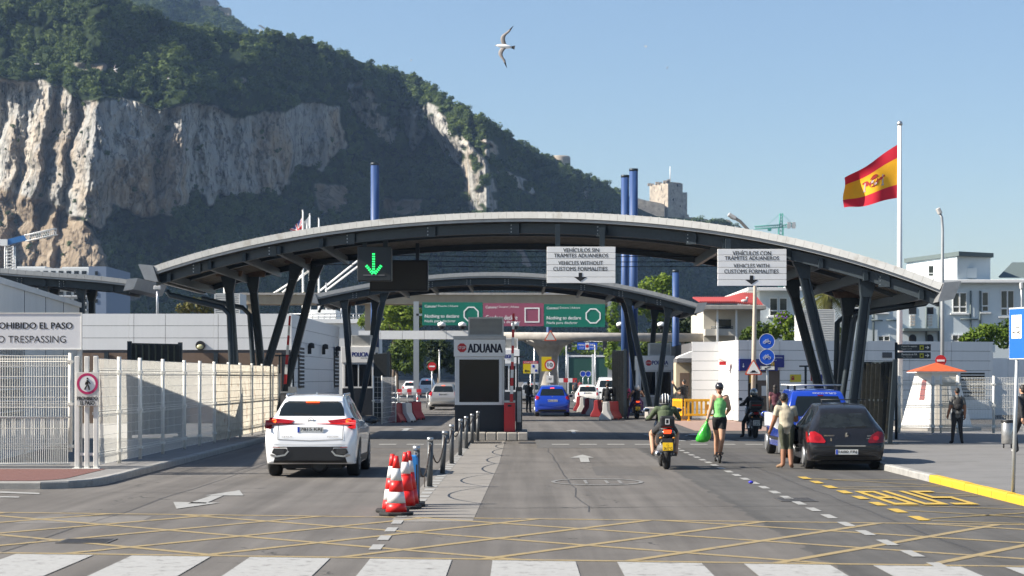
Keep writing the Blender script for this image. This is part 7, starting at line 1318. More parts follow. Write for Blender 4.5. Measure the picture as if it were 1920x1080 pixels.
# ================================================================ street furniture
# bollards with chains
BOL = M('bollard_grey', (.075, .08, .085), .45, .2, .15, 8); bl = [(781, 31.2, 836), (805.6, 36.1, 820), (829.4, 41., 808), (847, 45.8, 796), (862.8, 50.5, 785.6), (874.4, 55.4, 780.6), (885.5, 59.7, 776), (895.5, 61.9, 771)]
lbls = ['dark bollard half hidden behind the blue board and cones', 'bollard with the longest sagging chain, nearest one standing clear', 'bollard leaning to the right, next behind the nearest clear one', 'straight grey bollard, fourth in the row towards the booth', 'grey bollard, fifth in the row towards the booth', 'grey bollard, sixth in the row towards the booth', 'bollard with a knotted chain, second from the booth island', 'tallest dark bollard right at the kerb of the booth island']
tops = []
for i, ((px, Y, pt), lb) in enumerate(zip(bl, lbls)):
    x = X_(px, Y); h = Z_(pt, Y); lean = .05 if i == 2 else .012*math.sin(i*2); t = thing('bollard', lb, 'bollard', (x, Y, 0), 'bollards in a row up to the customs booth'); r_ = .052
    MB().tube([(x, Y, .0), (x+lean, Y, h-.07)], r_, 16).build('post', BOL, t); MB().tube([(x+lean*.9, Y, h-.069), (x+lean, Y, h)], [r_*1.12, r_*1.1], 16).build('cap', STEEL, t); MB().lathe([(.085, .001), (.085, .014), (.055, .02)], (x, Y, 0), 14).build('base_plate', BOL, t); b = MB(); disc(b, x+lean, h-.12, .03, Y-.07, .02, 10, .015); b.build('chain_eye', STEEL, t)
    tops.append((Vector((x+lean, Y-.06, h-.13)), Vector((x+lean, Y+.06, h-.13))))
CHN = M('rusty_chain', (.06, .045, .035), .7, .4, .3, 30)
for i in range(7):
    a, c = tops[i][1], tops[i+1][0]; sag = (.46, .42, .2, .22, .2, .18, .1)[i]; b = MB(); n = 44; pts = [a*(1-k/n)+c*(k/n)-Vector((0, 0, sag*4*(k/n)*(1-k/n))) for k in range(n+1)]
    for k in range(n):
        p, q = pts[k], pts[k+1]; d = q-p; w = Vector((.018, 0, 0)) if k % 2 else Vector((0, 0, .018)); b.tube([p-d*.15-w*.5, p-d*.15+w*.5, q+d*.15+w*.5, q+d*.15-w*.5, p-d*.15-w*.5], .0075, 4, False)
    o = b.build('chain', CHN); tag(o, 'rusty chain sagging between the %s bollards of the row' % ('first and second', 'second and third', 'third and fourth', 'fourth and fifth', 'fifth and sixth', 'sixth and seventh', 'last two')[i], 'chain', 'chains between the bollards')
b = MB(); p = tops[0][1]+(tops[1][0]-tops[0][1])*.55-Vector((0, 0, .46))
b.tube([p, p-Vector((0, 0, .2))], .007, 4); tag(b.build('chain', CHN), 'short loose end of chain hanging from the nearest sagging chain', 'chain')
# cones
CONER = M('cone_red', (.72, .02, .018), .4, var=.1, scale=6); CONEW = M('cone_white', (.72, .72, .71), .4, var=.06)
def cone(label, x, y, h=.86, group='road cones beside the blue board', one=False):
    t = thing('traffic_cone', label, 'traffic cone', (x, y, 0), group); r_ = lambda f: .155*(1-f)+.03*f
    b = MB(); b.poly([(x+.26*math.cos(PI/8+PI*k/4)*1.02, y+.26*math.sin(PI/8+PI*k/4), .002) for k in range(8)], (0, 0, .05)); bevel(b.build('base', RUBBER, t), .015)
    z0 = .052; H_ = h-z0; cuts = [(0, .16, CONER), (.16, .36, CONEW), (.36, .56, CONER), (.56, .78, CONEW), (.78, 1, CONER)]
    if one: cuts = [(0, .28, CONER), (.28, .57, CONER), (.57, .6, CONER), (.6, .82, CONEW), (.82, 1, CONER)]
    for i, (a, c, m) in enumerate(cuts): MB().lathe([(r_(a)+.001, z0+H_*a+.001), (r_(c)+.001, z0+H_*c-.001)]+([(.001, z0+H_)] if i == 4 else []), (x, y, 0), 22).build('band', m, t)
    return t
cone('front red and white cone standing on the yellow hatching', X_(743, 28.8), 28.8); cone('cone directly behind the frontmost one, peeking out at its left', X_(736, 29.5), 29.5); cone('red cone leaning on the blue board, left one of the rear pair', X_(760, 30.2), 30.2, one=True); cone('rear red cone touching the blue board at its right', X_(767, 30.7), 30.7, one=True)
Y = 31.0; t = thing('blue_board', 'upright bright blue board with a rounded top behind the cones', 'board', (X_(775, Y), Y, 0)); x0, x1 = X_(764, Y), X_(783.5, Y); z1 = Z_(853, Y); pts = [(x0, .04), (x1, .04), (x1, z1-.05), (x1-.03, z1-.01), (x0+.05, z1), (x0, z1-.02)]
bevel(MB().xz(pts[::-1], Y, .13).build('panel', M('board_bright_blue', (.03, .24, .62), .45, var=.08), t), .02); MB().box(x0-.05, x1+.1, Y-.1, Y+.25, .002, .05).build('foot', RUBBER, t)
MB().box(x1-.03, x1-.005, Y-.012, Y-.004, .2, z1-.15).build('edge_strip', NAVY, t)
# mesh fences
WIREW = M('fence_white', (.74, .73, .68), .5, var=.08, scale=6, dirt=((.4, .27, .15), 2.5, .66)); WRUST = M('fence_rusty', (.6, .56, .47), .7, var=.15, scale=5, dirt=((.28, .14, .06), 2.6, .55))
def fence(label, posts, z0, z1, gap=.05, mat=WIREW, rusty=None, wire=.0045, folds=(.12, .5, .88), group=None, pr=.045):
    t = thing('mesh_fence', label, 'fence', (posts[0][0], posts[0][1], z0), group)
    for i, (x, y) in enumerate(posts):
        m = rusty if rusty and rusty[0](x, y) else mat; ps = MB().tube([(x, y, z0), (x+.01*math.sin(i*3), y, z1+.06)], pr, 8).build('post', WIREW, t)
        b = MB()
        for f in folds: z = z0+(z1-z0)*f; b.box(x-.06, x+.06, y-.06, y+.06, z-.03, z+.03)
        b.build('clamp', WIREW, ps)
    for (x0, y0), (x1, y1) in zip(posts[:-1], posts[1:]):
        a, c = Vector((x0, y0, 0)), Vector((x1, y1, 0)); L = (c-a).length; n = max(2, int(L/gap)); d = (c-a)/n; q = Vector((-d.y, d.x, 0)).normalized(); b = MB(); w = wire*(1.9 if rusty and rusty[0](x0, y0) else 1); m = rusty[1] if rusty and rusty[0]((x0+x1)/2, (y0+y1)/2) else mat
        for k in range(1, n):
            p = a+d*k; 
            b.tube([(p.x, p.y, z0+.06), (p.x, p.y, z1)], w, 3, False, False)
        nh = max(3, int((z1-z0)/.2))
        for k in range(nh+1):
            z = z0+.06+(z1-z0-.06)*k/nh; b.tube([(a.x, a.y, z), (c.x, c.y, z)], w*1.2, 4, False, False)
        for f in folds:      # folded stiffening ridges
            z = z0+(z1-z0)*f
            for o_ in (-.05, .05): b.tube([a+q*(.03)+Vector((0, 0, z+o_)), c+q*.03+Vector((0, 0, z+o_))], w*2., 4, False, False)
            b.tube([a+q*.06+Vector((0, 0, z)), c+q*.06+Vector((0, 0, z))], w*2.6, 4, False, False)
        b.build('mesh_panel', m, t)
    return t
fp = [(-8.64, 40.8), (-8.64, 43.2), (-8.62, 45.5), (-8.64, 48.5), (-8.66, 51.8), (-8.65, 54.2), (-8.64, 56.8), (-8.6, 59.2), (-8.6, 61.8), (-8.58, 64.3), (-8.58, 67), (-8.56, 69.5), (-8.56, 71.6)]
fence('white wire mesh fence with rust stains along the left kerb', fp, .13, 2.38, .05, rusty=(lambda x, y: y > 56, WRUST), wire=.0032)
fence('white wire mesh fence and gate facing the road at the far left', [(-16.5, 41.2), (-13.9, 41.2), (-11.5, 41.2), (X_(132, 41.2), 41.2)], .45, 2.44, .05, folds=(.06, .5, .94))
b = MB(); t = bpy.data.objects['mesh_fence.001']; Y = 41.1
for k in range(120): x = -13.8+.04*k; (b.tube([(x, Y, .22), (x, Y, 1.15)], .0085, 4, False) if x < X_(130, Y) else 0)
b.tube([(-14, Y, .2), (X_(132, Y), Y, .2)], .025, 6).tube([(-14, Y, 1.17), (X_(132, Y), Y, 1.17)], .02, 6); b.build('lower_bars', WIREW, t)
# no entry posts and signs at the fence corner
Y = 40.6; t = thing('pedestrian_sign', 'square sign with a red ring and walking figure, PROHIBIDO EL PASO', 'sign', (X_(163, Y), Y, .13)); r = lambda x, y: (X_(x/2.25, Y-.1), Z_(480+y/2.25, Y-.1))
p = r(322, 490); q = r(417, 632); y_ = Y-.1; bevel(MB().box(p[0], q[0], y_, y_+.03, q[1], p[1]).build('panel', M('sign_cream', (.66, .65, .6), .5, var=.05), t), .004); c = r(369, 539); b = MB(); disc(b, c[0], c[1], .215, y_-.008, .008, 32, .165); b.build('ring', M('sign_magenta', (.5, .02, .12), .5), t); b = MB(); disc(b, c[0], c[1], .164, y_-.006, .006, 28); b.build('disc', WHITE, t)
b = MB(); s = .15/.34; F_ = lambda x, z: (c[0]+x*s, y_-.012, c[1]+z*s)
b.ball(F_(.0, .25), .017, 8, 5)
for a_, w in (([(0, .19), (-.01, .0)], .022), ([(-.01, .0), (.06, -.12), (.09, -.28)], .014), ([(-.01, .0), (-.06, -.13), (-.13, -.27)], .014), ([(0, .17), (.09, .06), (.14, -.01)], .01), ([(0, .17), (-.07, .07), (-.09, -.04)], .01)): b.tube([F_(*v) for v in a_], w, 6)
b.build('walking_figure', INK, t)
for w, z in (('PROHIBIDO', 601), ('EL PASO', 620)): hw = 43 if w[0] == 'P' else 30; p = r(368-hw, z-8); q = r(368+hw, z+8); txt(w, p[0], q[0], q[1], p[1], y_-.004, INK, t, .03)
for px in (145, 163, 180):
    b = MB(); x = X_(px, Y); b.box(x-.045, x+.045, Y-.045, Y+.045, .13, Z_(668, Y)); b.box(x-.09, x+.09, Y-.09, Y+.09, .13, .15); bevel(b.build('post', WIREW, t), .01)
MB().box(X_(163, Y)+.046, X_(180, Y)-.046, Y-.03, Y+.03, Z_(854, Y), Z_(849, Y)).build('cross_bar', WIREW, t); MB().box(X_(145, Y)+.046, X_(163, Y)-.046, Y-.03, Y+.03, Z_(854, Y), Z_(849, Y)).build('cross_bar', WIREW, t)
Y = 40.6; t = thing('trespass_sign', 'big white board reading PROHIBIDO EL PASO, NO TRESPASSING', 'sign', (X_(60, Y), Y, .13)); x0, x1, z0, z1 = X_(-36, Y), X_(152, Y), Z_(654, Y), Z_(588, Y)
MB().box(x0, x1, Y, Y+.03, z0, z1).build('panel', M('board_white', (.72, .73, .74), .5, var=.03), t); b = MB(); b.box(x0-.015, x1+.015, Y-.012, Y+.04, z1, z1+.02).box(x0-.015, x1+.015, Y-.012, Y+.04, z0-.02, z0).box(x1, x1+.02, Y-.012, Y+.04, z0, z1).box(x0-.02, x0, Y-.012, Y+.04, z0, z1); b.build('frame', WIREW, t)
txt('PROHIBIDO EL PASO', X_(-21, Y), X_(135.5, Y), Z_(616.5, Y), Z_(604.5, Y), Y-.004, INK, t, .028); txt('NO TRESPASSING', X_(-18, Y), X_(123.5, Y), Z_(642.5, Y), Z_(629.5, Y), Y-.004, INK, t, .0)
for px in (148, -30): MB().box(X_(px, Y)-.045, X_(px, Y)+.045, Y+.041, Y+.12, .13, z1-.05).build('post', STEEL, t)
# dark slatted screens under the canopy ends
DSL = M('screen_slat', (.03, .032, .03), .5, .2, .3, 6, dirt=((.12, .1, .035), 3, .6))
def screen(label, a, c, z0, z1, n, lean=0., glass=None, rails=2, out=None):
    a, c = Vector((*a, 0)), Vector((*c, 0)); d = c-a; t = thing('slatted_screen', label, 'screen', (a.x, a.y, z0)); q = Vector((-d.y, d.x, 0)).normalized()
    for k, p in enumerate((a, c)):
        lz = z1 if k == 0 or out is None else z1; MB().bar(p+Vector((0, 0, z0)), p+Vector((lean*(1 if k else .0), 0, lz+.03)), .12, .14, (0, 1, 0)).build('post', NAVY, t); MB().box(p.x-.2, p.x+.2, p.y-.2, p.y+.2, z0, z0+.03).build('base_plate', NAVY, t)
    for k in range(n):
        f = (k+.5)/n; p = a+d*f; MB().bar(p+Vector((0, 0, z0+.12)), p+Vector((lean*f, 0, z1-.05)), d.length/n*.55, .03, (0, 1, 0)).build('slat', DSL, t)
    for k in range(rails+1):
        z = z0+.15+(z1-z0-.2)*k/rails; o_ = Vector((lean*(z-z0)/(z1-z0), 0, 0)); MB().bar(a+Vector((0, 0, z))+q*.03, c+o_+Vector((0, 0, z))+q*.03, .05, .06).build('rail', NAVY, t)
    if glass: MB().add([a+q*.05+Vector((0, 0, z0+.15)), c+q*.05+Vector((lean*.0, 0, z0+.15)), c+q*.05+Vector((lean, 0, z1-.05)), a+q*.05+Vector((0, 0, z1-.05))], [(0, 1, 2, 3)]).build('backing', glass, t)
    return t
screen('tall dark slatted screen at the foot of the right canopy legs', (X_(1608, 57.5), 57.5), (X_(1668, 55.5), 55.5), .13, 2.46, 8, .16, M('screen_olive', (.07, .065, .03), .5, var=.5, scale=4))
screen('dark framed slatted screen behind the left mesh fence', (X_(243, 60), 60), (X_(338, 62), 62), .13, 3.05, 8, -.0, M('screen_glass', (.1, .12, .095), .3, var=.3, scale=2))
screen('dark slatted gate standing open beside the left police booth', (X_(706, 92), 92), (X_(728, 88), 88), .0, 3.1, 6, 0, None)
screen('dark slatted gate at the right under the second canopy', (X_(1152, 97), 97), (X_(1172, 94), 94), .0, 3.3, 5, 0, M('gate_black', (.008, .008, .009), .6))
# fence and sentry box on the right
Yr = 64.6; fence('white mesh fence on the right in front of the sentry box', [(X_(px, Yr), Yr) for px in (1686, 1749, 1797, 1863, 1940)], .18, 1.98, .05, wire=.0045)
fence('dense cream mesh gate leaf in front of the sentry box', [(X_(1764, Yr-.2), Yr-.2), (X_(1795, Yr-.2), Yr-.2)], .18, 2.0, .024, mat=M('fence_cream', (.68, .63, .52), .7, var=.15), wire=.0065, pr=.03)
Y = 69.2; t = thing('sentry_box', 'white tapered sentry box with an orange red pyramid roof', 'sentry box', (X_(1756, Y), Y, .13)); WS = M('sentry_white', (.74, .73, .70), .6, var=.05, scale=2, dirt=((.5, .48, .44), 3, .66)); cx_ = X_(1756, Y+.9); cy_ = Y+.95; zt_ = Z_(699, Y)
b = MB(); n = 8; bw, tw = 1.16, .68
ring = lambda w, z: [(cx_+w*sx, cy_+w*sy, z) for sx, sy in ((-1, -.42), (-.42, -1), (.42, -1), (1, -.42), (1, .42), (.42, 1), (-.42, 1), (-1, .42))]
b.add(ring(bw, .25)+ring(tw, zt_), [(i, (i+1) % 8, (i+1) % 8+8, i+8) for i in range(8)]+[tuple(range(8)), tuple(range(8, 16))]); b.build('wall', WS, t); b = MB(); b.poly(ring(bw*1.25, .13), (0, 0, .12)); b.build('step', CONC, t)
RR = M('roof_orange', (.46, .09, .025), .7, var=.1, scale=6); b = MB(); ew = .87; zr_ = Z_(682, Y); b.poly([(cx_+ew*sx, cy_+ew*sy, zt_) for sx, sy in ((-1, -1), (1, -1), (1, 1), (-1, 1))], (0, 0, .05)); b.build('eaves', WS, t); b = MB(); b.add([(cx_+ew*1.03*sx, cy_+ew*1.03*sy, zt_+.051) for sx, sy in ((-1, -1), (1, -1), (1, 1), (-1, 1))]+[(cx_, cy_, zr_+.05)], [(0, 1, 4), (1, 2, 4), (2, 3, 4), (3, 0, 4), (3, 2, 1, 0)]); b.build('roof', RR, t)
wl = lambda f, z: (cx_-(bw*(1-(z-.25)/(zt_-.25))+tw*(z-.25)/(zt_-.25))*(1-.58*f), cy_-(bw*(1-(z-.25)/(zt_-.25))+tw*(z-.25)/(zt_-.25))*(.42+.58*f)-.012, z)
for f0, f1 in ((.36, .64),): MB().poly([wl(f0, 1.2), wl(f1, 1.2), wl(f1, 1.9), wl(f0, 1.9)], (0, .01, 0)).build('slit_window', M('slit_red', (.2, .03, .03), .6), t)
bx_ = lambda f, z: (cx_+(f-.5)*2*.42*(bw*(1-(z-.25)/(zt_-.25))+tw*(z-.25)/(zt_-.25)), cy_-(bw*(1-(z-.25)/(zt_-.25))+tw*(z-.25)/(zt_-.25))-.012, z)
MB().poly([bx_(.2, .3), bx_(.8, .3), bx_(.8, 1.9), bx_(.2, 1.9)], (0, .01, 0)).build('door', M('sentry_cream', (.66, .6, .5), .6, var=.06), t)
x, y, z = P(1764, 676, 71.5); t2 = thing('no_entry_sign', 'round topped red no entry sign behind the sentry box roof', 'sign', (x, y, .13)); b = MB(); disc(b, x, z, .2, y, .02, 20); b.build('disc', RED, t2); MB().box(x-.14, x+.14, y-.01, y, z-.035, z+.035).build('bar', WHITE, t2); MB().tube([(x, y+.04, .13), (x, y+.04, z)], .03, 8).build('post', STEEL, t2)
# flag pole with the big flag, street lamps
Yf = 72.; fp_ = flagpole('tall white flagpole with the large red and yellow flag', 1687, 232, 806, Yf, .12)
flag_obj('flag', 'large red and yellow striped flag with a crest, flying from the tall pole', [(1683, 271), (1583, 337), (1581, 393), (1682, 371)], Yf, lambda u, v: 0 if v < .25+.0*u or v > .74 else 1, [FR, FY], wav=.2, nx=40, ny=32)
fo = bpy.data.objects['flag.002']; fv = [v.co.copy() for v in fo.data.vertices]
def onflag(u, v): i, j = min(39, int(u*40)), min(31, int(v*32)); a = fv[j*41+i]; e = fv[j*41+i+1]; d = fv[(j+1)*41+i]; return a+(e-a)*(u*40-i)+(d-a)*(v*32-j)
def crest(name, m, polys):
    b = MB()
    for pl in polys:
        for s in (-.012, .012): b.add([onflag(u, v)+Vector((0, s, 0)) for u, v in pl], [tuple(range(len(pl)))])
    b.build(name, m, fo)
cr = lambda u0, u1, v0, v1: [(u0, v0), (u1, v0), (u1, v1), (u0, v1)]
ov = lambda cu, cv, ru, rv, n=12: [(cu+ru*math.cos(2*PI*k/n), cv+rv*math.sin(2*PI*k/n)) for k in range(n)]
crest('crest', cloth('crest_red_cloth', (.36, .02, .02)), [ov(.44, .51, .085, .10), cr(.37, .51, .37, .405), ov(.44, .375, .06, .045), ov(.56, .47, .035, .05), ov(.31, .50, .04, .035), cr(.23, .27, .46, .50), ov(.60, .41, .05, .03)])
crest('crest_pillar', cloth('crest_grey_cloth', (.4, .34, .3)), [cr(.262, .288, .43, .64), cr(.585, .61, .42, .62), cr(.25, .30, .64, .67), cr(.575, .62, .62, .65)])
for s_, m_, p_ in ((.02, cloth('crest_gold_cloth', (.7, .36, .02)), [cr(.385, .43, .44, .50), cr(.45, .495, .53, .58)]), (.02, cloth('crest_pale_cloth', (.5, .4, .38)), [cr(.45, .495, .44, .50), cr(.385, .43, .53, .58)])):
    b = MB()
    for pl in p_:
        for q in (-s_, s_): b.add([onflag(u, v)+Vector((0, q, 0)) for u, v in pl], [tuple(range(4))])
    b.build('crest_quarter', m_, fo)
def lamp(label, pts, r0, head, Y, mat, hd=1, h=.26, wl_=.55):
    x, y, _ = P(*pts[0], Y); t = thing('street_lamp', label, 'street lamp', (x, y, 0)); q = [(x, y, .0)]+[P(*p, Y) for p in pts[1:]]; MB().tube(q, [r0]*2+[r0*.7]*(len(q)-2), 10).build('pole', mat, t); e = Vector(q[-1]); d = (e-Vector(q[-2])).normalized()
    b = MB(); b.bar(e-d*.05, e+d*wl_, .3, .14); bevel(b.build('lamp_head', M('lamp_grey', (.5, .5, .49), .5), t), .03); MB().bar(e+d*.08-Vector((0, 0, .08)), e+d*(wl_-.08)-Vector((0, 0, .08)), .22, .04).build('lens', M('lamp_glass', (.5, .48, .4), .2), t); return t
lamp('tall grey street lamp with a curved top, right of the flagpole', [(1767, 800), (1767, 560), (1767.5, 430), (1766, 408), (1762, 399)], .075, None, 78, M('lamp_pole', (.42, .44, .45), .5, .5), wl_=.2)
lamp('beige street lamp rising behind the canopy beside the triangle sign', [(1411, 806), (1414, 640), (1416, 520), (1412, 455), (1402, 430), (1388, 415), (1378, 409)], .09, None, 78, M('lamp_beige', (.5, .44, .36), .5), wl_=.3)
lamp('grey street lamp cut off at the right edge, in front of the blue house', [(1916, 700), (1916, 640), (1916, 560), (1915, 540)], .08, None, 110, M('lamp_pole', (.42, .44, .45), .5, .5), wl_=.3)
lamp('small lamp post with a domed head on the roof of the white hall', [(294, 700), (295, 570), (295, 541)], .05, None, 84, STEEL, wl_=.12)
# bike signs, triangle, direction boards, bus stop
Y = 72; t = thing('cycle_sign', 'two round blue signs, bicycle over moped, with an arrow plate below', 'sign', (X_(1440, Y), Y, 0)); MB().tube([(X_(1440.5, Y), Y, 0), (X_(1437.5, Y), Y, Z_(626, Y))], .04, 10).build('post', STEEL, t)
def bike_icon(b, cx, cz, s, y, moped=False):
    for dx in (-.52, .52): disc(b, cx+dx*s, cz-.22*s, .33*s, y, .008, 16, .26*s)
    L = [((-.52, -.22), (-.25, .28)), ((-.25, .28), (.28, .28)), ((.28, .28), (.52, -.22)), ((-.25, .2), (.02, -.22)), ((.02, -.22), (.3, .26)), ((-.52, -.22), (.02, -.22)), ((.26, .28), (.22, .48)), ((.1, .48), (.34, .48)), ((-.36, .38), (-.14, .38)), ((-.25, .28), (-.25, .38))]
    if moped: L += [((-.2, .05), (.2, .05)), ((-.2, -.05), (.2, -.05)), ((-.6, .2), (-.2, .24))]
    for (a, c), (d, e) in L:
        p = Vector((cx+a*s, y, cz+c*s)); q = Vector((cx+d*s, y, cz+e*s)); b.bar(p, q, .008, .09*s*.8, (0, 0, 1) if abs(q.z-p.z) < abs(q.x-p.x) else (1, 0, 0))
for py, mp in ((640, False), (669, True)):
    c = (X_(1437.5, Y), Z_(py, Y)); b = MB(); disc(b, c[0], c[1], .285, Y-.07, .02, 32); d_ = b.build('blue_disc', M('cycle_blue', (.01, .10, .62), .4, var=.03), t); b = MB(); disc(b, c[0], c[1], .285, Y-.074, .003, 32, .268); b.build('rim', WHITE, d_); b = MB(); bike_icon(b, c[0], c[1], .165, Y-.078, mp); b.build('bicycle', WHITE, d_)
x0, x1, z0, z1 = X_(1425.5, Y), X_(1452.5, Y), Z_(694, Y), Z_(685.5, Y); pl = MB().box(x0, x1, Y-.07, Y-.05, z0, z1).build('arrow_plate', WHITE, t); b = MB(); b.box(x0, x1, Y-.074, Y-.071, z1-.015, z1).box(x0, x1, Y-.074, Y-.071, z0, z0+.015).box(x0, x0+.015, Y-.074, Y-.071, z0+.015, z1-.015).box(x1-.015, x1, Y-.074, Y-.071, z0+.015, z1-.015); b.build('plate_border', INK, pl)
cx_, cz = (x0+x1)/2, (z0+z1)/2; b = MB(); b.xz([(cx_-.12, cz-.055), (cx_-.05, cz-.05), (cx_-.06, cz-.03), (cx_+.1, cz+.03), (cx_+.09, cz+.055), (cx_-.075, cz-.005), (cx_-.09, cz+.02)], Y-.076, .003); b.build('arrow', INK, pl)
Y = 77.7; t = thing('hump_sign', 'white triangle sign with a red border and a road hump symbol', 'sign', (X_(1412, Y), Y, 0)); c = (X_(1412, Y), Z_(693, Y)); 
def rtri(b, cx, cz, R_, y, th): b.xz([(cx+R_*math.cos(PI/2+2*PI*k/3+e), cz+R_*math.sin(PI/2+2*PI*k/3+e)) for k in range(3) for e in (-.07, .07)], y, th)
b = MB(); rtri(b, c[0], c[1], .375, Y-.15, .02); b.build('border', M('sign_red_orange', (.6, .1, .04), .4), t); b = MB(); rtri(b, c[0], c[1]+.005, .30, Y-.156, .004); tr_ = b.build('face', WHITE, t); b = MB(); b.xz([(c[0]-.15, c[1]-.115), (c[0]+.15, c[1]-.115), (c[0]+.15, c[1]-.09), (c[0]+.09, c[1]-.08), (c[0]+.05, c[1]-.03), (c[0]-.05, c[1]-.03), (c[0]-.09, c[1]-.08), (c[0]-.15, c[1]-.09)], Y-.162, .004); b.build('hump_symbol', INK, tr_); MB().box(c[0]-.02, c[0]+.02, Y-.13, Y+.02, c[1]-.03, c[1]+.03).build('bracket', STEEL, t)
Y = 60; t = thing('direction_sign', 'two dark finger boards with white arrows and yellow pictograms on a post', 'sign', (X_(1681, Y), Y, .13)); MB().tube([(X_(1680.5, Y), Y, .13), (X_(1680.5, Y), Y, Z_(642, Y))], .045, 8).build('post', NAVY, t); DS = M('direction_dark', (.03, .042, .048), .5)
for z0, z1, w1, w2 in ((657.5, 645.5, 'Control de equipajes', 'Baggage control'), (672.5, 660.5, 'Devolución de IVA', 'Tax refund')):
    a, c = Z_(z0, Y), Z_(z1, Y); bd = bevel(MB().box(X_(1682, Y), X_(1745, Y), Y-.03, Y+.01, a, c).build('board', DS, t), .006, 1); h = c-a
    txt(w1, X_(1690, Y), X_(1719, Y), a+h*.52, a+h*.82, Y-.033, WHITE, bd, .01); txt(w2, X_(1690, Y), X_(1709, Y), a+h*.15, a+h*.38, Y-.033, LGREY, bd); MB().box(X_(1724, Y), X_(1731.5, Y), Y-.034, Y-.0305, a+h*.15, a+h*.85).build('pictogram', M('sign_lime', (.5, .48, .04), .5), bd)
    x0 = X_(1734, Y); x1 = X_(1742, Y); zc = (a+c)/2; b = MB(); b.box(x0, x1-.03, Y-.034, Y-.031, zc-.009, zc+.009); b.xz([(x1, zc), (x1-.055, zc+.05), (x1-.075, zc+.038), (x1-.03, zc), (x1-.075, zc-.038), (x1-.055, zc-.05)], Y-.0365, .004); b.build('arrow', WHITE, bd)
    MB().box(X_(1726, Y), X_(1729.5, Y), Y-.037, Y-.0345, a+h*.3, a+h*.6).build('pictogram_figure', INK, bd)
Y = 32.3; xb_ = 8.04; t = thing('bus_stop_sign', 'blue and white bus stop plate on a grey pole at the right edge', 'sign', (xb_, Y, .13)); MB().tube([(xb_, Y, .13), (xb_+.07, Y, Z_(664, Y))], .032, 10).build('pole', M('pole_grey', (.45, .48, .5), .45, .5), t)
T = Matrix.Translation((xb_+.07, Y-.05, 0)) @ Matrix.Rotation(math.radians(-73), 4, 'Z'); z0, z1 = Z_(674, Y), Z_(577, Y); bevel(MB().box(-.23, .27, -.03, .0, z0, z1, T).build('plate', M('bus_plate', (.66, .68, .7), .4), t), .006, 1); MB().box(-.21, .25, -.036, -.031, z0+.02, z1-.02, T).build('blue_face', M('bus_blue', (.015, .12, .62), .4, var=.03), t); MB().box(-.13, .17, -.041, -.0365, z0+.34, z1-.12, T).build('white_panel', WHITE, t)
txt('La Línea', -.1, .12, z0+.5, z0+.54, -.044, INK, t, .01, T=T); txt('M1·M2', -.1, .14, z0+.41, z0+.46, -.044, INK, t, .03, T=T)
# bin, yellow barriers, water barriers, small far signs
Y = 52.5; x = X_(1889, Y); t = thing('litter_bin', 'steel cylindrical litter bin on the right pavement', 'litter bin', (x, Y, .13)); MB().lathe([(.15, .24), (.16, .26), (.16, .82), (.15, .83)], (x, Y, 0), 20).build('drum', M('bin_steel', (.4, .4, .39), .35, .7, .2, 8), t); MB().lathe([(.17, .8), (.175, .84), (.16, .87)], (x, Y, 0), 20).build('rim', TRIM, t); MB().box(x+.14, x+.34, Y-.05, Y+.05, .8, .86).build('ashtray', TRIM, t)
for dx in (-.1, .1): MB().tube([(x+dx, Y, .13), (x+dx, Y, .25)], .02, 6).build('leg', TRIM, t)
YB = M('barrier_yellow', (.70, .36, .01), .45, var=.1, scale=4)
def ybar(label, x0, x1, Y, rz=0):
    t = thing('crowd_barrier', label, 'barrier', (x0, Y, 0), 'yellow plastic crowd barriers'); L = x1-x0; T = Matrix.Translation((x0, Y, 0)) @ Matrix.Rotation(rz, 4, 'Z'); b = MB(); b.box(0, L, -.03, .03, .88, 1.0, T).box(0, L, -.03, .03, .22, .32, T).box(0, .08, -.03, .03, .32, .88, T).box(L-.08, L, -.03, .03, .32, .88, T); bevel(b.build('frame', YB, t), .01, 1); n = 8; w = (L-.16)/n
    for k in range(n): MB().box(.08+w*k+w*.28, .08+w*k+w*.78, -.02, .02, .32, .88, T).build('slat', YB, t)
    for u in (.2, L-.2): MB().box(u-.05, u+.05, -.3, .3, .0, .06, T).box(u-.04, u+.04, -.03, .03, .06, .22, T).build('foot', YB, t)
    MB().box(L*.55, L*.68, -.036, -.031, .5, .75, T).build('panel', M('barrier_text', (.45, .2, .02), .5), t)
ybar('yellow plastic barrier by the office corner, longer side facing the road', X_(1283, 91), X_(1345, 91)+.25, 91); ybar('short end of the yellow barrier turned back beside the plinth', X_(1280, 91), X_(1280, 91)+1.1, 91.1, 1.9)
WBR, WBW = M('water_barrier_red', (.26, .015, .02), .55, var=.15, scale=3), M('water_barrier_white', (.5, .49, .47), .5, var=.08, scale=3)
def wbar(label, x, y, m, rz=0, L=1.0, h=.85):
    t = thing('water_barrier', label, 'barrier', (x, y, 0), 'red and white water barriers'); T = rot_at(x, y, rz); b = MB(); p = [(-.3, 0), (.3, 0), (.3, .12), (.13, .42), (.1, h), (-.1, h), (-.13, .42), (-.3, .12)]; b.poly([T @ Vector((-L/2, y_, z)) for y_, z in p], T.to_3x3() @ Vector((L, 0, 0))); bevel(b.build('shell', m, t), .03, 2)
    for u in (-.25, .25): MB().box(u-.12, u+.12, -.34, -.28, .0, .07, T).build('slot', INK, t)
    MB().box(-.06, .06, -.06, .06, h, h+.03, T).build('filler_cap', TRIM, t)
wbar('red water barrier at the left, in front of the silver car', X_(748, 88), 88, WBR, 1.2); wbar('white water barrier at the left, standing beside the red one', X_(764, 89), 88.5, WBW, 1.35, .9); wbar('second red water barrier just behind the white one at the left', X_(776, 92), 93, WBR, 1.2)
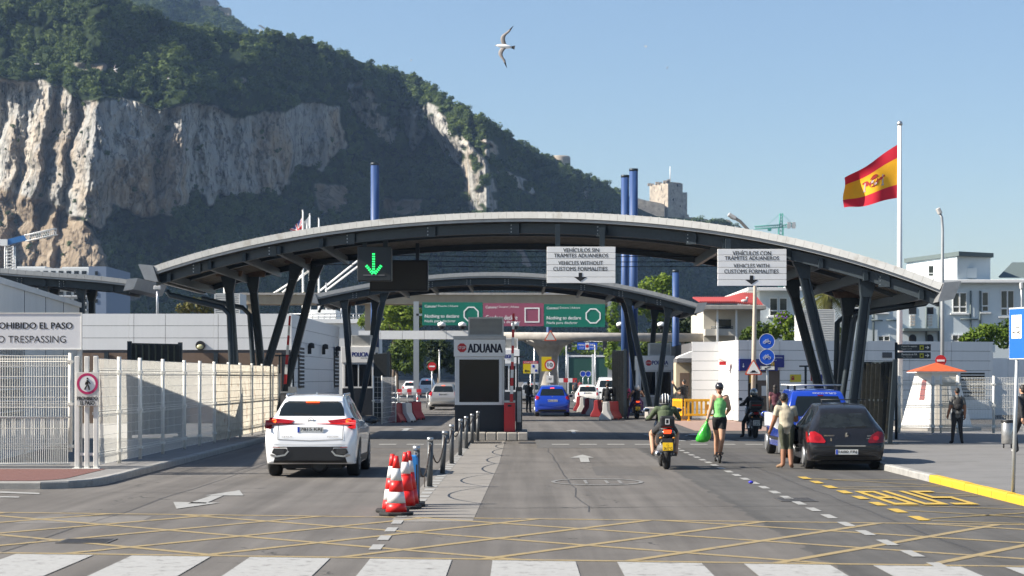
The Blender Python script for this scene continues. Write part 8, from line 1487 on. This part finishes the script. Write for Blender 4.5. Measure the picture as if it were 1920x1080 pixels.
for px, Y, m, lb in ((1138, 93, WBW, 'white water barrier nearest the road on the right, under the dark gate'), (1148, 93.6, WBR, 'red end of the nearest right water barrier against the gate'), (1121, 100, WBR, 'red water barrier in the row right of the blue car'), (1112, 104, WBW, 'grey white water barrier third in the row right of the blue car'), (1103, 108, WBR, 'dark red water barrier fourth in the row by the small white car'), (1094, 113, WBW, 'pale water barrier fifth in the row in front of the small white car'), (1087, 118, WBR, 'farthest red water barrier in the row by the small white car')): wbar(lb, X_(px, Y), Y, m, 1.35 if px < 1140 else 1.1)
cone('small cone beside the silver car at the left', X_(783, 118), 118, .8, 'road cones')
def rsign(label, px, py, R_, Y, cat='sign', post=True, build=None, name='road_sign', base=0):
    x, _, z = P(px, py, Y); t = thing(name, label, cat, (x, Y, base)); 
    if post: MB().tube([(x, Y+.05, base), (x, Y+.05, z)], .04, 8).build('post', STEEL, t)
    build(t, x, z, Y); return t
def noentry(t, x, z, Y): b = MB(); disc(b, x, z, .3, Y, .02, 24); b.build('disc', RED, t); MB().box(x-.2, x+.2, Y-.006, Y-.001, z-.05, z+.05).build('bar', WHITE, t)
rsign('round red no entry sign on a post left of the booth', 810, 687, 0, 140, build=noentry)
def lim(t, x, z, Y):
    MB().box(x-.52, x+.1, Y+.005, Y+.03, z-.4, z+.5).build('yellow_plate', M('plate_warning_yellow', (.7, .55, .01), .5), t); b = MB(); disc(b, x, z, .33, Y-.03, .02, 28, .26); b.build('ring', RED, t); b = MB(); disc(b, x, z, .262, Y-.025, .02, 28); b.build('face', WHITE, t); txt('10', x-.15, x+.15, z-.12, z+.12, Y-.03, INK, t, .02); MB().box(x-.22, x+.22, Y, Y+.02, z-1.1, z-.65).build('lower_plate', WHITE, t); txt('40', x-.1, x+.1, z-.95, z-.8, Y-.006, INK, t)
rsign('10 limit sign with red ring on a yellow plate, on the mushroom column', 1031, 684, 0, 123, build=lim)
def ysign(t, x, z, Y): MB().box(x-.45, x+.0, Y, Y+.03, z-.35, z+.22).build('yellow_panel', M('plate_warning_yellow', (.7, .55, .01), .5), t); MB().box(x+.01, x+.45, Y, Y+.03, z-.35, z+.22).build('white_panel', WHITE, t); MB().box(x-.45, x+.45, Y, Y+.03, z+.225, z+.38).build('red_header', M('sign_red2', (.55, .03, .08), .5), t); b = MB(); b.box(x-.3, x-.08, Y-.01, Y-.002, z-.23, z-.18); b.xz([(x-.38, z-.205), (x-.28, z-.11), (x-.28, z-.3)], Y-.01, .008); b.build('arrow', INK, t); MB().box(x+.1, x+.22, Y-.01, Y-.002, z+.0, z+.15).build('pictogram', BLUE, t); MB().box(x+.26, x+.38, Y-.01, Y-.002, z-.25, z-.12).build('pictogram', BLUE, t); txt('CUSTOMS', x-.38, x+.38, z+.27, z+.34, Y-.006, WHITE, t, .02)
rsign('small yellow and white notice with a black arrow and red header', 995, 689, 0, 118, build=ysign)
def tri(t, x, z, Y): b = MB(); rtri(b, x, z, .42, Y, .02); b.build('border', M('sign_red_orange', (.6, .1, .04), .4), t); b = MB(); rtri(b, x, z, .31, Y-.006, .005); b.build('face', M('sign_cream', (.66, .65, .6), .5), t)
rsign('small warning triangle on top of the mushroom column', 1032, 632, 0, 122, build=tri, post=False)
def bsign(t, x, z, Y): MB().box(x-1.0, x+1.0, Y, Y+.06, z-.35, z+.35).build('panel', M('cycle_blue', (.01, .10, .62), .4), t); txt('AVANZADO', x-.92, x-.28, z+.05, z+.2, Y-.006, WHITE, t, .02); txt('CALLE', x-.8, x-.35, z-.22, z-.08, Y-.006, WHITE, t); txt('NO', x+.3, x+.75, z+.03, z+.24, Y-.006, WHITE, t, .03); txt('STOPPING', x+.25, x+.9, z-.22, z-.08, Y-.006, WHITE, t); MB().box(x-.2, x+.2, Y-.006, Y-.001, z-.34, z+.34).build('white_square', WHITE, t); b = MB(); disc(b, x, z, .17, Y-.012, .005, 18); b.build('red_disc', RED, t); MB().box(x-1.6, x+1.6, Y+.1, Y+.25, z-.05, z+.05).build('gantry_bar', STEEL, t)
rsign('blue overhead sign reading NO STOPPING beyond the second canopy', 1101, 649, 0, 200, build=bsign, post=False, name='overhead_sign')
x0_, Yb_ = X_(1101, 200), 200.2
b = MB(); b.tube([(X_(1062, Yb_), Yb_, 0), (X_(1062, Yb_), Yb_, Z_(640, Yb_)), (X_(1146, Yb_), Yb_, Z_(640, Yb_)), (X_(1146, Yb_), Yb_, 0)], .1, 8); b.build('gantry', STEEL, bpy.data.objects['overhead_sign'])
for px, lb in ((1068, 'far traffic signal at the left end of the blue overhead sign'), (1134, 'far traffic signal at the right end of the blue overhead sign')):
    x, _, z = P(px, 648, 199); t = thing('traffic_light', lb, 'traffic light', (x, 199, z)); MB().box(x-.2, x+.2, 199, 199.3, z-.5, z+.5).build('housing', INK, t); MB().ball((x, 199, z-.3), .1, 8, 5).build('lens', GREYP, t)
Y = 240; t = thing('green_gate', 'tall dark green sheeted gate in a white frame at the end of the road', 'gate', (X_(1104, Y), Y, 0)); GG = M('gate_green', (.015, .075, .055), .6, var=.1)
for a, c in ((1067, 1110), (1113, 1141)): MB().box(X_(a, Y), X_(c, Y), Y, Y+.1, 0, Z_(671, Y)).build('sheet', GG, t)
b = MB()
for px in (1064, 1111.5, 1143): b.box(X_(px, Y)-.12, X_(px, Y)+.12, Y-.1, Y+.2, 0, Z_(664, Y))
b.box(X_(1064, Y), X_(1143, Y), Y-.05, Y+.15, Z_(669, Y), Z_(666, Y)); b.build('frame', WHITE, t)
for px in (1093, 1103):
    x, _, z = P(px, 701, 230); t = thing('mandatory_sign', 'small round blue sign in front of the green gate, %s one of two' % ('left' if px < 1100 else 'right'), 'sign', (x, 230, 0)); b = MB(); disc(b, x, z, .35, 230, .03, 16); b.build('disc', BLUE, t); b = MB(); disc(b, x, z, .35, 229.98, .01, 16, .3); b.build('rim', WHITE, t); MB().tube([(x, 230.05, 0), (x, 230.05, z)], .04, 6).build('post', STEEL, t)
Y = 195; t = thing('chevron_board', 'red and white chevron board across the end of the road', 'barrier', (X_(1060, Y), Y, 0)); x0, x1 = X_(1048, Y), X_(1082, Y)
for k in range(4): w = (x1-x0)/4; MB().box(x0+w*k, x0+w*(k+1)-.01, Y, Y+.3, Z_(717, Y), Z_(709, Y)).build('block', RED if k % 2 else WHITE, t)
for px, py0, py1, Y in ((1095, 640, 735, 150), (1120, 632, 735, 170), (1002, 640, 735, 150), (1044, 640, 740, 130), (820, 660, 740, 140)):
    pass
b = MB()
tposts = ((1002, 640, 'thin grey post left of the mushroom column'), (1046, 642, 'thin grey post just right of the mushroom column'), (1116, 650, 'thin pale post in front of the green gate'), (824, 658, 'thin grey post right of the no entry sign'))
for px, py, lb in tposts: x, _, z = P(px, py, 150); t = thing('thin_post', lb, 'post', (x, 150, 0)); MB().tube([(x, 150, 0), (x, 150, z)], .06, 6).build('pole', STEEL, t); MB().lathe([(.1, z), (.1, z+.08)], (x, 150, 0), 8).build('cap', STEEL, t)
# guard rails and a temporary fence on the left lane
fence('temporary grey wire fence standing in the left lane by the dark gate', [(X_(700, 82), 82), (X_(716, 82), 82), (X_(742, 86), 86)], .05, 2.0, .12, mat=STEEL, wire=.006, folds=(.5,), pr=.025)
Y = 130; t = thing('guard_rail', 'grey tubular guard rail under the clipped trees', 'railing', (X_(770, Y), Y, 0)); b = MB()
for py in (737, 746, 755): b.tube([P(728, py, Y), P(800, py, Y)], .03, 5)
for px in (728, 746, 764, 782, 800): b.tube([(X_(px, Y), Y, 0), P(px, 736, Y)], .035, 5)
b.build('rails', STEEL, t)
Y = 150; t = thing('work_barrier', 'red and white board barrier with an orange panel under the trees', 'barrier', (X_(765, Y), Y, 0))
for k, m in enumerate((RED, CONEW, RED, CONEW, RED)): MB().box(X_(745+9*k, Y), X_(754+9*k, Y)-.01, Y, Y+.1, .7, 1.1).build('board', m, t)
for px in (748, 786): MB().box(X_(px, Y)-.05, X_(px, Y)+.05, Y+.1, Y+.2, 0, 1.1).build('leg', STEEL, t)
# litter on the road: a crushed blue wrapper and leaves
x, y, _ = G(1408, 907); t = MB(); t.ball((x, y, .03), (.05, .05, .03), 6, 4); tag(t.build('wrapper', M('wrapper_blue', (.03, .03, .45), .4)), 'small crumpled blue wrapper lying on the white dashes', 'litter')
# ---------------------------------------------------------------- gulls
GW, GB, GG_ = M('gull_white', (.75, .75, .74), .7, var=.03), M('gull_black', (.02, .02, .022), .7), M('gull_grey', (.22, .2, .19), .7, var=.15, scale=9)
def gull(label, c, s, up, fw, bend=.35):
    """body along fw, wings spread along +-up x fw"""
    fw = Vector(fw).normalized(); up = Vector(up); up = (up-fw*up.dot(fw)).normalized(); rt = fw.cross(up); c = Vector(c); t = thing('gull', label, 'bird', c); L = lambda f, r_, u: c+(fw*f+rt*r_+up*u)*s
    b = MB(); b.tube([L(-.24, 0, 0), L(-.16, 0, 0), L(-.02, 0, 0), L(.12, 0, .0), L(.2, 0, .01), L(.26, 0, .01)], [v*s for v in (.02, .05, .075, .06, .045, .02)], 10); bd = b.build('body', GW, t); MB().tube([L(.25, 0, .01), L(.31, 0, 0)], [.014*s, .004*s], 6).build('beak', YEL, bd)
    MB().add([L(-.2, -.03, 0), L(-.2, .03, 0), L(-.34, .07, 0), L(-.34, -.07, 0)], [(0, 1, 2, 3)]).build('tail', GB, t)
    for sg in (-1, 1):
        vs, fs, ms = [], [], []; n = 14
        for i in range(n+1):
            q = i/n; r_ = q*.72; ch = .15*(1-q**2.2)+.012; f = .06+.10*math.sin(PI*min(1, q*1.5))-.26*max(0, q-.45)**1.3*2; u = .11*math.sin(q*PI*.75)-.06*q
            for k in range(4): vs.append(L(f-ch*k/3, sg*r_, u-.012*math.sin(PI*k/3)*0+.014*math.sin(PI*(1-k/3))))
        for i in range(n):
            for k in range(3): fs.append((i*4+k, i*4+k+1, i*4+k+5, i*4+k+4)); ms.append(1 if i > 10 else (2 if i < 11 else 0))
        b = MB(); b.v = [tuple(v) for v in vs]; b.f = fs; b.m = ms; b.sm = [True]*len(fs); o = b.build('wing', [GW, GB, GG_], t); sm = o.modifiers.new('t', 'SOLIDIFY'); sm.thickness = .012*s
    return t
gull('large gull banking with spread wings in the open sky above the canopy', P(946, 87, 62), .95, (-.5, -.8, .2), (-.9, .1, .12))
gull('white gull gliding in front of the dark trees at the top left', P(70, 120, 330), 1.6, (0, -.2, 1), (-1, -.1, 0)); gull('white gull with one wing raised, above the top of the pale cliff', P(217, 130, 330), 1.4, (.1, -.9, .5), (-.9, 0, -.3)); gull('smaller white gull low over the trees above the cliff', P(316, 147, 360), .9, (.1, -.6, .8), (-1, 0, .1))
gull('tiny dark bird high in the sky, upper one of two at the right', P(1211, 87, 240), .5, (-.6, -.7, .3), (-.5, .1, -.8)); gull('tiny dark bird in the sky, lower one of two at the right', P(1251, 127, 260), .4, (-.3, -.9, .3), (-.7, .1, .5)); gull('tiny bird in the sky close to the slope of the hill', P(771, 113, 300), .4, (-.3, -.9, .3), (-.7, .1, .2))
# ================================================================ the air
hz = MB(); hz.box(-900, 1700, -150, 2700, -1.5, 620); hm = bpy.data.materials.new('haze'); hm.use_nodes = True
n = hm.node_tree.nodes; n.remove(n['Principled BSDF']); pv = n.new('ShaderNodeVolumePrincipled'); pv.inputs['Color'].default_value = (.42, .64, 1, 1); pv.inputs['Density'].default_value = HAZE
pv.inputs['Anisotropy'].default_value = .25
hm.node_tree.links.new(pv.outputs[0], n['Material Output'].inputs['Volume'])
tag(hz.build('haze', hm), kind='stuff', label='thin pale morning haze over the whole scene')
